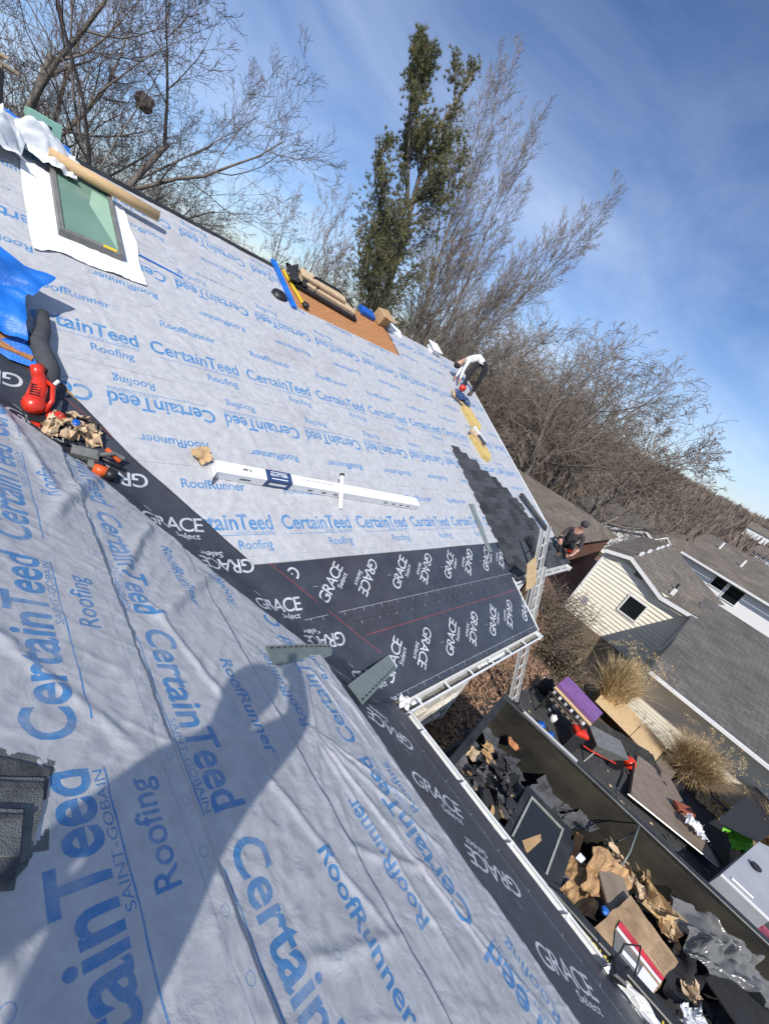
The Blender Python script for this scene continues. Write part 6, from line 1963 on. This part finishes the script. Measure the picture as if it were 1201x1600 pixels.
quadpanel('kraft_paper', 'loose pink brown paper scraps beyond the brown printed carton', 'paper', ((2.822, -3.328, -1.300), (2.985, -3.472, -1.300), (2.585, -3.571, -1.300), (2.483, -3.467, -1.300)), M['tan'], .005, None, .16, 33)
quadpanel('kraft_paper', 'pinkish crumpled paper scrap near the bottom right, beside the clear plastic film', 'paper', ((2.265, -3.741, -1.300), (2.379, -3.839, -1.250), (2.243, -3.906, -1.300), (2.005, -3.792, -1.300)), M['tan'], .005, None, .10, 35)
quadpanel('white_rag', 'white rag at the bottom edge of the picture in the dumpster', 'rag', ((1.853, -3.742, -1.200), (2.037, -3.904, -1.200), (1.810, -3.909, -1.200), (1.625, -3.736, -1.200)), M['bag'], .005, None, .08, 36)
quadpanel('timber_board', 'dark rust brown board between the skylight and the torn plywood', 'board', ((1.752, -2.403, -1.500), (2.627, -2.248, -1.300), (2.702, -2.346, -1.300), (1.684, -2.541, -1.500)), M['osb'], .03)
quadpanel('white_scrap', 'small bright white scrap beside the old skylight', 'scrap', ((1.999, -2.325, -1.100), (2.136, -2.342, -1.100), (2.140, -2.425, -1.100), (2.021, -2.401, -1.100)), M['white'], .01, n=3)
# brown printed carton
bx = [(1.301, -2.703, -1.020), (2.229, -2.959, -1.020), (2.043, -3.527, -1.000), (1.312, -3.339, -1.000)]
t = quadpanel('printed_carton', 'flattened brown carton with a red and white printed band near the gutter', 'carton', bx, M['card_wet'], .05, None, .012, 41, pn='box')
B_ = [Vector(p) for p in bx]; cB = sum(B_, Vector()) / 4


def onbox(u, v, h=.02):
    return B_[0] * ((1 - u) * (1 - v)) + B_[1] * (u * (1 - v)) + B_[2] * (u * v) + B_[3] * ((1 - u) * v) + Vector((0, 0, h))


def band(nm, uvs_, mt, h):
    q = MB(); q.add([onbox(u, v, h) for u, v in uvs_], [tuple(range(len(uvs_)))])
    link(nm, q.mesh(nm, mt), t, world_m=Matrix.Identity(4))


band('grey_print', [(.0, .38), (.32, .2), (.30, .98), (.0, .99)], M['tool_grey'], .020)
band('white_band', [(.33, .2), (.385, .18), (.40, .99), (.34, .99)], M['white'], .023)
band('red_band', [(.39, .18), (.50, .16), (.50, .99), (.40, .99)], mat('red_print', (.55, .04, .06), .5, bump=0), .023)
band('white_print', [(.02, .75), (.29, .72), (.29, .985), (.02, .985)], M['white'], .026)
band('white_figure', [(.12, .45), (.19, .43), (.22, .68), (.13, .72)], M['white'], .026)
band('blue_print', [(.0, .42), (.03, .34), (.07, .36), (.02, .52)], M['blue'], .026)
for k in range(7):
    u0 = .58 + k * .055
    band('flute_crease', [(u0, .70), (u0 + .012, .70), (u0 + .014, .985), (u0, .985)], M['card_wet'], .027 + .002 * (k % 2))
# dark box behind carton
q = MB(); q.box((-.26, -.2, 0), (.26, .2, .05), bev=.01); piece('dark_board', 'dark flat board between the torn plywood and the printed carton', 'board', frameW(*(2.157, -2.855, -1.150), 35), q, M['osb_grey'], pn='board')
q = MB(); q.blob((0, 0, .02), (.05, .04, .03), 8, 5, .2, 3); piece('blue_wrapper', 'small bright blue wrapper beside the printed carton', 'wrapper', frameW(*(1.661, -2.760, -1.020)), q, M['tarp'], pn='wrapper')
r_ = random.Random(9)
for (nm_, lb_, mt_, n_bits, sz_) in (('yard_scraps', 'small scraps of shingle and paper littering the asphalt of the work yard', M['old_shingle'], 240, .045), ('yard_wood_bits', 'small pale wood bits littering the asphalt of the work yard', M['osb_new'], 150, .03)):
    q = MB()
    for _ in range(n_bits):
        x_, y_ = r_.uniform(4.6, 9.2), r_.uniform(-6.5, .4); a_ = r_.uniform(0, 6.28); s_ = sz_ * r_.uniform(.5, 1.8)
        q.add([(x_ + s_ * math.cos(a_ + t_) * f_, y_ + s_ * math.sin(a_ + t_) * f_, gz1(x_, y_) + .035 + r_.uniform(0, .02)) for t_, f_ in ((0, 1), (1.3, .5), (3.1, .9), (4.5, .5))], [(0, 1, 2, 3)])
    o_ = link(nm_, q.mesh(nm_, mt_), kind='stuff'); o_['label'] = lb_; o_['category'] = 'debris'
# clear plastic film
m_ = MB(); m_.add(*crumple(44, 32, 1.05, .62, .14, 501, 1.6, .8, zf=lambda U, V: .12 * np.sin(U * 3.1)))
film, nt, b = new_mat('clear_film'); b.inputs['Base Color'].default_value = (.22, .22, .21, 1); b.inputs['Roughness'].default_value = .16; b.inputs['Specular IOR Level'].default_value = .9; b.inputs['Alpha'].default_value = .62
piece('plastic_film', 'heap of shiny crumpled clear plastic film at the bottom right in the dumpster', 'plastic film', frameW(*(2.883, -4.067, -1.150), -62), m_, film, sm=True)
q = MB(); q.box((-.3, -.6, 0), (.5, .5, .06), bev=.02); piece('shade_sheet', 'added black sheet imitating deep shade in the bottom right corner of the dumpster', 'shade sheet', frameW(*(2.628, -4.490, -1.250), -20), q, M['blackmatte'], pn='sheet')  # black sheet added in place of the deep shade in this corner
m_ = MB(); m_.add(*crumple(14, 12, .55, .45, .18, 511, 1.2, .8)); piece('black_bag', 'black rubbish bag between the printed carton and the plastic film', 'bag', frameW(*(2.160, -3.667, -1.300), 10), m_, M['blackmatte'], pn='film', sm=True)
# black cable looping over the carton from the gutter, with a phone-like dark clamp
c1 = Vector((0.078, -2.556, -0.020)); 
q = MB(); c2 = Vector((0.794, -2.758, -0.350)); c3 = Vector((1.073, -2.925, -0.450)); c4 = Vector((0.905, -2.999, -0.600))
q.tube([c1, c1.lerp(c2, .5) + Vector((0, 0, .05)), c2, c3, c3.lerp(c4, .5) + Vector((.03, -.01, 0)), c4], .008, 6)
t = thing('hose_loop', 'thin black hose looping out of the gutter over the printed carton', 'hose', frameW(*c1)); wbuild(q, 'hose', M['black'], t, smooth=True)
q = MB(); q.box((-.07, -.05, -.03), (.07, .06, .05), bev=.015); q.tube([(-.05, .02, .0), (.09, -.10, .02)], .02, 8)
piece('hose_clamp', 'black clamp gripping the gutter where the hose starts', 'clamp', frameW(.10, -2.62, -.0, 20), q, M['black'], pn='clamp')
m_ = MB(); m_.add(*crumple(22, 8, .75, .10, .05, 521, 1.8, .6)); piece('foil_scrap', 'silvery crumpled foil lying in the near gutter', 'foil', frameW(.075, -2.95, -.02, 90), m_, M['alu'], pn='foil', sm=False)

# ---------------------------------------------------------------- work yard beyond the dumpster
Gp = lambda x, y, h=0: (x, y, gz1(x, y) + h)
# purple topped bench
bz = -2.02
pc = [Vector(p) for p in ((6.873, -0.671, -2.020), (7.560, -0.684, -2.020), (7.337, -1.739, -2.020), (6.727, -1.707, -2.020))]
t = thing('work_bench', 'work bench with a bright purple foam board top and pale wood edge', 'bench', frameW(*sum(pc, Vector()) / 4))
q = MB(); slab(q, [p + Vector((0, 0, .09)) for p in pc], (0, 0, 1), .09); wbuild(q, 'foam_board_top', M['purple'], t)
ed = (pc[3] - pc[0]).normalized(); nn_ = Vector((0, 0, 1)).cross(ed) * -1
q = MB(); a_, b_ = pc[0] + nn_ * .02, pc[3] + nn_ * .02; slab(q, [a_ + nn_ * .10 + Vector((0, 0, .0)), a_, b_, b_ + nn_ * .10], (0, 0, 1), .03); wbuild(q, 'wood_edge', M['osb_new'], t)
for p_ in pc:
    i_ = p_.lerp(sum(pc, Vector()) / 4, .12)
    q = MB(); q.box((i_.x - .035, i_.y - .035, gz1(i_.x, i_.y)), (i_.x + .035, i_.y + .035, bz - .002)); wbuild(q, 'leg', M['dark_metal'], t)
q = MB(); slab(q, [p + Vector((-.05, 0, -.35)) for p in pc], (0, 0, 1), .02); wbuild(q, 'shelf', M['osb_grey'], t)
q = MB(); o_ = nn_ * .28; q.tube([pc[0] + o_ + Vector((0, 0, -.1)), pc[3] + o_ + Vector((0, 0, -.1))], .02, 6); q.tube([pc[0] + nn_ * .20, pc[3] + nn_ * .20], .015, 6); 
t2 = thing('roller_stand', 'black and silver rail stand running along the near side of the purple bench', 'stand', frameW(*(pc[0] + o_ + Vector((0, 0, -.75))))); wbuild(q, 'rail', M['dark_metal'], t2)
for k in range(6):
    p_ = pc[0].lerp(pc[3], .1 + .16 * k) + nn_ * .24
    q = MB(); q.box((p_.x - .03, p_.y - .03, p_.z - .06), (p_.x + .04, p_.y + .03, p_.z - .01)); wbuild(q, 'roller', M['white'] if k % 2 else M['alu'], t2)
for k in (0.05, .95):
    p_ = pc[0].lerp(pc[3], k) + o_
    q = MB(); q.tube([p_ + Vector((0, 0, -.1)), (p_.x, p_.y, gz1(p_.x, p_.y))], .02, 6); wbuild(q, 'leg', M['dark_metal'], t2)
# jumble of bits under / beside the bench
for i, (p_, s_, mt_, nm_, lb_) in enumerate([
        ((6.823, -1.072, -2.600), .09, 'white', 'white_bottle', 'white bottle standing left of the purple bench, nearest the rail stand'), ((7.337, -0.938, -2.600), .07, 'white', 'white_jug', 'small white jug left of the purple bench, behind the white bottle'),
        ((7.054, -0.881, -2.600), .05, 'alu', 'metal_can', 'small metal can left of the purple bench'), ((6.144, -0.994, -2.650), .10, 'blue', 'blue_bottle', 'round blue bottle lying on the asphalt, the upper of two'),
        ((6.152, -1.259, -2.650), .09, 'blue', 'blue_bottle', 'round blue bottle lying on the asphalt, the lower of two'), ((8.476, -1.628, -2.400), .19, 'greyfab', 'black_bucket', 'dark grey bucket at the right end of the purple bench'),
        ((7.627, -0.469, -2.500), .20, 'blackmatte', 'black_tool_bag', 'black tool bag at the left end of the purple bench'), ((8.157, -2.001, -2.700), .09, 'bag', 'white_jug', 'white and yellow jug on the gravel right of the purple bench'),
        ((7.830, -2.043, -2.700), .06, 'bag', 'white_cup', 'small white cup below the white and yellow jug')]):
    q = MB(); q.tube([(0, 0, -s_), (0, 0, s_ * .7), (0, 0, s_ * 1.0)], [s_ * .85, s_ * .9, s_ * .4], 12); q2 = MB(); q2.tube([(0, 0, s_), (0, 0, s_ * 1.3)], s_ * .3, 8)
    t = thing(nm_, lb_, 'container', frameW(p_[0], p_[1], gz1(p_[0], p_[1]) + s_)); link('body', q.mesh('body', M[mt_], True), t, local=Matrix.Identity(4)); link('cap', q2.mesh('cap', M['yellow'] if i == 7 else M[mt_]), t, local=Matrix.Identity(4))
# osb sheets
quadpanel('osb_sheet', 'long new pale OSB sheet lying below the tall pale grass clump', 'osb sheet', ((9.460, -1.510, -2.840), (12.500, -1.550, -3.460), (12.070, -2.880, -3.500), (9.590, -2.640, -2.980)), M['osb_new'], .02, 'new OSB sheets in the yard')
quadpanel('osb_sheet', 'shorter new pale OSB sheet, lower right of the long one', 'osb sheet', ((9.520, -2.640, -2.950), (12.040, -2.910, -3.470), (11.440, -3.630, -3.350), (9.230, -3.340, -2.920)), M['osb_new'], .02, 'new OSB sheets in the yard')
quadpanel('plywood_sheet', 'grey brown weathered board between the OSB sheets and the black mesh rack', 'board', ((9.530, -3.410, -3.070), (12.080, -3.750, -3.610), (12.440, -4.340, -3.720), (9.420, -3.830, -3.040)), M['osb_grey'], .03)
quadpanel('plywood_sheet', 'large weathered plywood platform with a pale long edge in the work yard', 'board', ((6.620, -3.020, -2.590), (8.730, -2.940, -2.830), (9.390, -3.790, -3.000), (7.100, -4.800, -2.570)), M['osb_grey'], .05)
t = thing('platform_edge', 'thin aluminium edge strip along the weathered plywood platform', 'edge strip', frameW(*(6.590, -3.020, -2.570))); q = MB(); q.tube([(6.510, -2.980, -2.550), (6.960, -4.760, -2.530)], .014, 4); wbuild(q, 'strip', M['alu'], t)
t = thing('black_strip', 'short black upright strip at the left end of the plywood platform', 'strip', frameW(*(6.610, -3.010, -2.570))); q = MB(); q.tube([(6.570, -2.990, -2.520), (8.340, -2.850, -2.680)], .03, 4); wbuild(q, 'strip', M['black'], t)
# wheelbarrow
wp = (6.950, -2.170, -2.810)
t = thing('wheelbarrow', 'grey wheelbarrow with red handles parked upside down beyond the dumpster rim', 'wheelbarrow', frameW(*wp, -52))
q = MB(); q.add([(-.42, -.30, .62), (.42, -.26, .62), (.42, .26, .62), (-.42, .30, .62), (-.30, -.18, .30), (.20, -.16, .30), (.20, .16, .30), (-.30, .18, .30)], [(3, 2, 1, 0), (0, 1, 5, 4), (1, 2, 6, 5), (2, 3, 7, 6), (3, 0, 4, 7), (4, 5, 6, 7)])
link('tray', q.mesh('tray', M['tool_grey']), t, local=Matrix.Identity(4))
for s_ in (-1, 1):
    q = MB(); q.tube([(.40, .10 * s_, .25), (-.35, .22 * s_, .35), (-.62, .26 * s_, .42)], .016, 6); link('handle', q.mesh('handle', M['red']), t, local=Matrix.Identity(4))
    q = MB(); q.tube([(-.25, .2 * s_, .33), (-.32, .24 * s_, .0)], .015, 6); link('leg', q.mesh('leg', M['alu']), t, local=Matrix.Identity(4))
q = MB(); q.tube([(.5, -.04, .18), (.5, .04, .18)], .18, 16); link('wheel', q.mesh('wheel', M['black']), t, local=Matrix.Identity(4))
q = MB(); q.box((-.22, -.12, 0), (.1, .12, .5), bev=.03); q2 = MB(); q2.box((-.20, -.13, .5), (.12, .13, .62), bev=.03)
wp = (6.500, -1.670, -2.810)
simple('folding_chair', 'red and black folded camp chair left of the wheelbarrow', 'chair', frameW(*wp, -50), [('frame', q, M['blackmatte'], False), ('seat', q2, M['red'], False)])
wp = (7.960, -2.820, -2.910)
q = MB(); q.blob((0, 0, .16), (.16, .16, .15), 14, 9, .01, 2); q2 = MB(); q2.tube([(-.1, .05, .2), (-.22, .28, .3), (-.2, .45, .25)], .05, 8); q3 = MB(); q3.blob((.1, .34, .15), (.18, .18, .13), 10, 6, .2, 4)
simple('air_compressor', 'small round red air compressor with a black motor beside the platform', 'compressor', frameW(*wp, 10), [('tank', q, M['red'], True), ('shroud', q2, M['red'], True), ('motor', q3, M['greyfab'], True)])
# black mesh rack / ladder lying on ground
p0, p1 = Vector((11.890, -4.290, -3.670)), Vector((11.520, -5.540, -3.580))
t = thing('black_ladder', 'black ladder like rack lying beside the third grass clump', 'ladder', frameW(*p0))
ax_ = (p1 - p0).normalized(); sd_ = Vector((-ax_.y, ax_.x, 0)) * -.75
for s_ in (0, 1):
    q = MB(); q.tube([p0 + sd_ * s_, p1 + sd_ * s_], .035, 5); wbuild(q, 'rail', M['navy'], t)
for k in range(8):
    a_ = p0.lerp(p1, .06 + k * .125); q = MB(); q.tube([a_, a_ + sd_], .025, 5); wbuild(q, 'rung', M['navy'], t)
q = MB(); wp = (7.930, -4.050, -2.680); q.box((-.22, -.10, 0), (.22, .10, .10), bev=.01); simple('red_brick_block', 'red brown block on the plywood platform edge', 'block', frameW(*wp, -48), [('block', q, M['brick'], False)])
for i, wp in enumerate([(7.500, -4.190, -2.550), (7.480, -4.350, -2.560)]):
    m_ = MB(); m_.add(*crumple(10, 9, .34, .24, .10, 540 + i, 1.3, .8)); piece('white_glove', ['white work glove on the black mat, nearer the brick block', 'white work glove on the black mat, farther from the brick block'][i], 'glove', frameW(*wp, 30 * i), m_, M['white'], pn='glove')
quadpanel('black_mat', 'black rubber mat beyond the plywood platform', 'mat', ((9.800, -3.950, -3.280), (12.360, -4.540, -3.860), (12.410, -6.090, -3.870), (7.650, -5.010, -2.780)), M['blackmatte'], .02)
m_ = MB(); m_.add(*crumple(14, 12, .75, .55, .22, 551, 1.2, 1.0)); piece('green_bag', 'bright green plastic bag near the right edge beside the grey steel cabinet', 'bag', frameW(*(8.470, -5.170, -2.680), 30), m_, M['green'], pn='film')
q = MB(); q.tube([(0, 0, 0), (0, 0, .34)], [.15, .19], 16); q2 = MB(); q2.tube([(0, 0, .34), (0, 0, .37)], .2, 16)
simple('yellow_bucket', 'yellow bucket behind the green plastic bag', 'bucket', frameW(*(11.170, -5.740, -3.650)), [('body', q, M['yellow'], True), ('lid', q2, M['yellow'], True)])
# grey steel cabinet (lying on its back, pale edge)
cc = [Vector(p) for p in ((6.097, -4.574, -2.150), (6.145, -5.354, -2.150), (9.244, -6.546, -2.150), (8.300, -5.252, -2.150))]
t = thing('steel_cabinet', 'grey steel cabinet with a pale edge and round handle, at the right edge', 'cabinet', frameW(*(sum(cc, Vector()) / 4 + Vector((0, 0, -.65)))))
q = MB(); slab(q, cc, (0, 0, 1), .62); wbuild(q, 'body', M['greypaint'], t)
q = MB(); ab = (cc[1] - cc[0]).normalized(); inn = (cc[3] - cc[0]).normalized(); slab(q, [cc[0] + Vector((0, 0, .025)), cc[1] + Vector((0, 0, .025)), cc[1] + inn * .06 + Vector((0, 0, .025)), cc[0] + inn * .06 + Vector((0, 0, .025))], (0, 0, 1), .023); wbuild(q, 'pale_edge', M['white_trim'], t)
hc = Vector((7.261, -5.155, -2.120)); q = MB(); q.tube([hc, hc + Vector((0, 0, .03))], .09, 14); wbuild(q, 'handle', M['dark_metal'], t)
q = MB(); a_ = cc[0].lerp(cc[1], .15) + inn * .2; b_ = cc[0].lerp(cc[1], .6) + inn * .2; q.tube([a_ + Vector((0, 0, .02)), b_ + Vector((0, 0, .02))], .02, 4); wbuild(q, 'label_strip', M['bag'], t)
quadpanel('black_bench', 'dark table top behind the cabinet at the right edge', 'table', ((7.490, -4.400, -2.050), (15.810, -6.660, -3.550), (15.010, -7.530, -3.560), (8.670, -5.380, -2.320)), M['blackmatte'], .04)
quadpanel('maroon_cloth', 'maroon cloth lying on the asphalt at the right edge below the steel cabinet', 'cloth', ((6.770, -5.360, -2.750), (7.060, -5.490, -2.750), (6.690, -5.880, -2.750), (6.260, -5.670, -2.750)), M['maroon'], .01, None, .10, 61)
# hoses
q = MB(); q.tube([(3.352, -2.775, -0.930), (2.989, -2.764, -0.900), (2.772, -2.781, -0.950), (2.538, -2.795, -1.100)], .012, 6); t = thing('green_hose', 'pale green hose hanging over the far dumpster rim', 'hose', frameW(*(3.352, -2.775, -0.930))); wbuild(q, 'hose', M['metal_green'], t, smooth=True)
q = MB(); q.tube([(3.136, -2.743, -0.930), (3.023, -2.694, -1.100), (2.775, -2.585, -1.200)], .012, 6); t = thing('black_hose', 'black hose drooping from the far dumpster rim toward the torn plywood', 'hose', frameW(*(3.136, -2.743, -0.930))); wbuild(q, 'hose', M['black'], t, smooth=True)
m_ = MB(); m_.add(*crumple(24, 22, 2.6, 1.2, .10, 571, 1.0, .7)); o_ = piece('debris_tarp', 'dark tarp strewn with dirt between the bench and the red compressor', 'tarp', frameW(*(8.160, -2.310, -2.940), -52), m_, M['tearoff'], sm=True)

# ---------------------------------------------------------------- extension ladder
tp, bt_ = Vector((4.93, 1.12, 1.50)), Vector((5.95, -.30, -2.78))
t = thing('extension_ladder', 'aluminium extension ladder leaning on the set-back eave, its foot by the dumpster', 'ladder', frameW(*bt_))
ax_ = (tp - bt_).normalized(); sd_ = Vector((1, 0, 0)); sd_ = (sd_ - ax_ * sd_.dot(ax_)).normalized(); nn_ = ax_.cross(sd_)
Lg = (tp - bt_).length


def rail(off, wd_, a_, b_, lift, nm_='rail'):
    m_ = MB()
    X = Matrix(((sd_.x, nn_.x, ax_.x, bt_.x), (sd_.y, nn_.y, ax_.y, bt_.y), (sd_.z, nn_.z, ax_.z, bt_.z), (0, 0, 0, 1)))
    m_.box((off - .012, lift - .035, a_), (off + .012, lift + .035, b_), xf=X); m_.box((off - .022, lift - .037, a_), (off + .022, lift - .031, b_), xf=X); m_.box((off - .022, lift + .031, a_), (off + .022, lift + .037, b_), xf=X)
    wbuild(m_, nm_, M['alu'], t)
    return X


for s_ in (-1, 1):
    X = rail(.205 * s_, 0, 0, Lg * .80, 0); rail(.175 * s_, 0, Lg * .42, Lg, .075 if nn_.y > 0 else -.075)
k = .28
while k < Lg - .1:
    li = 0 if k < Lg * .78 else (.075 if nn_.y > 0 else -.075)
    w_ = .193 if k < Lg * .78 else .163
    m_ = MB(); m_.tube([X @ Vector((-w_, li, k)), X @ Vector((w_, li, k))], .017, 6); wbuild(m_, 'rung', M['alu'], t)
    k += .305
for s_ in (-1, 1):
    m_ = MB(); m_.box((.205 * s_ - .04, -.06, -.05), (.205 * s_ + .04, .06, .02), xf=X); wbuild(m_, 'foot', M['black'], t)
# tan board hanging at the set-back eave beside the ladder
quadpanel('tan_board', 'tan plywood board leaning at the set-back eave behind the ladder', 'board', ((3.739, 0.760, 1.031), (3.926, 0.760, 1.193), (5.233, 0.740, 0.276), (4.745, 0.740, 0.231)), M['osb_new'], .02)
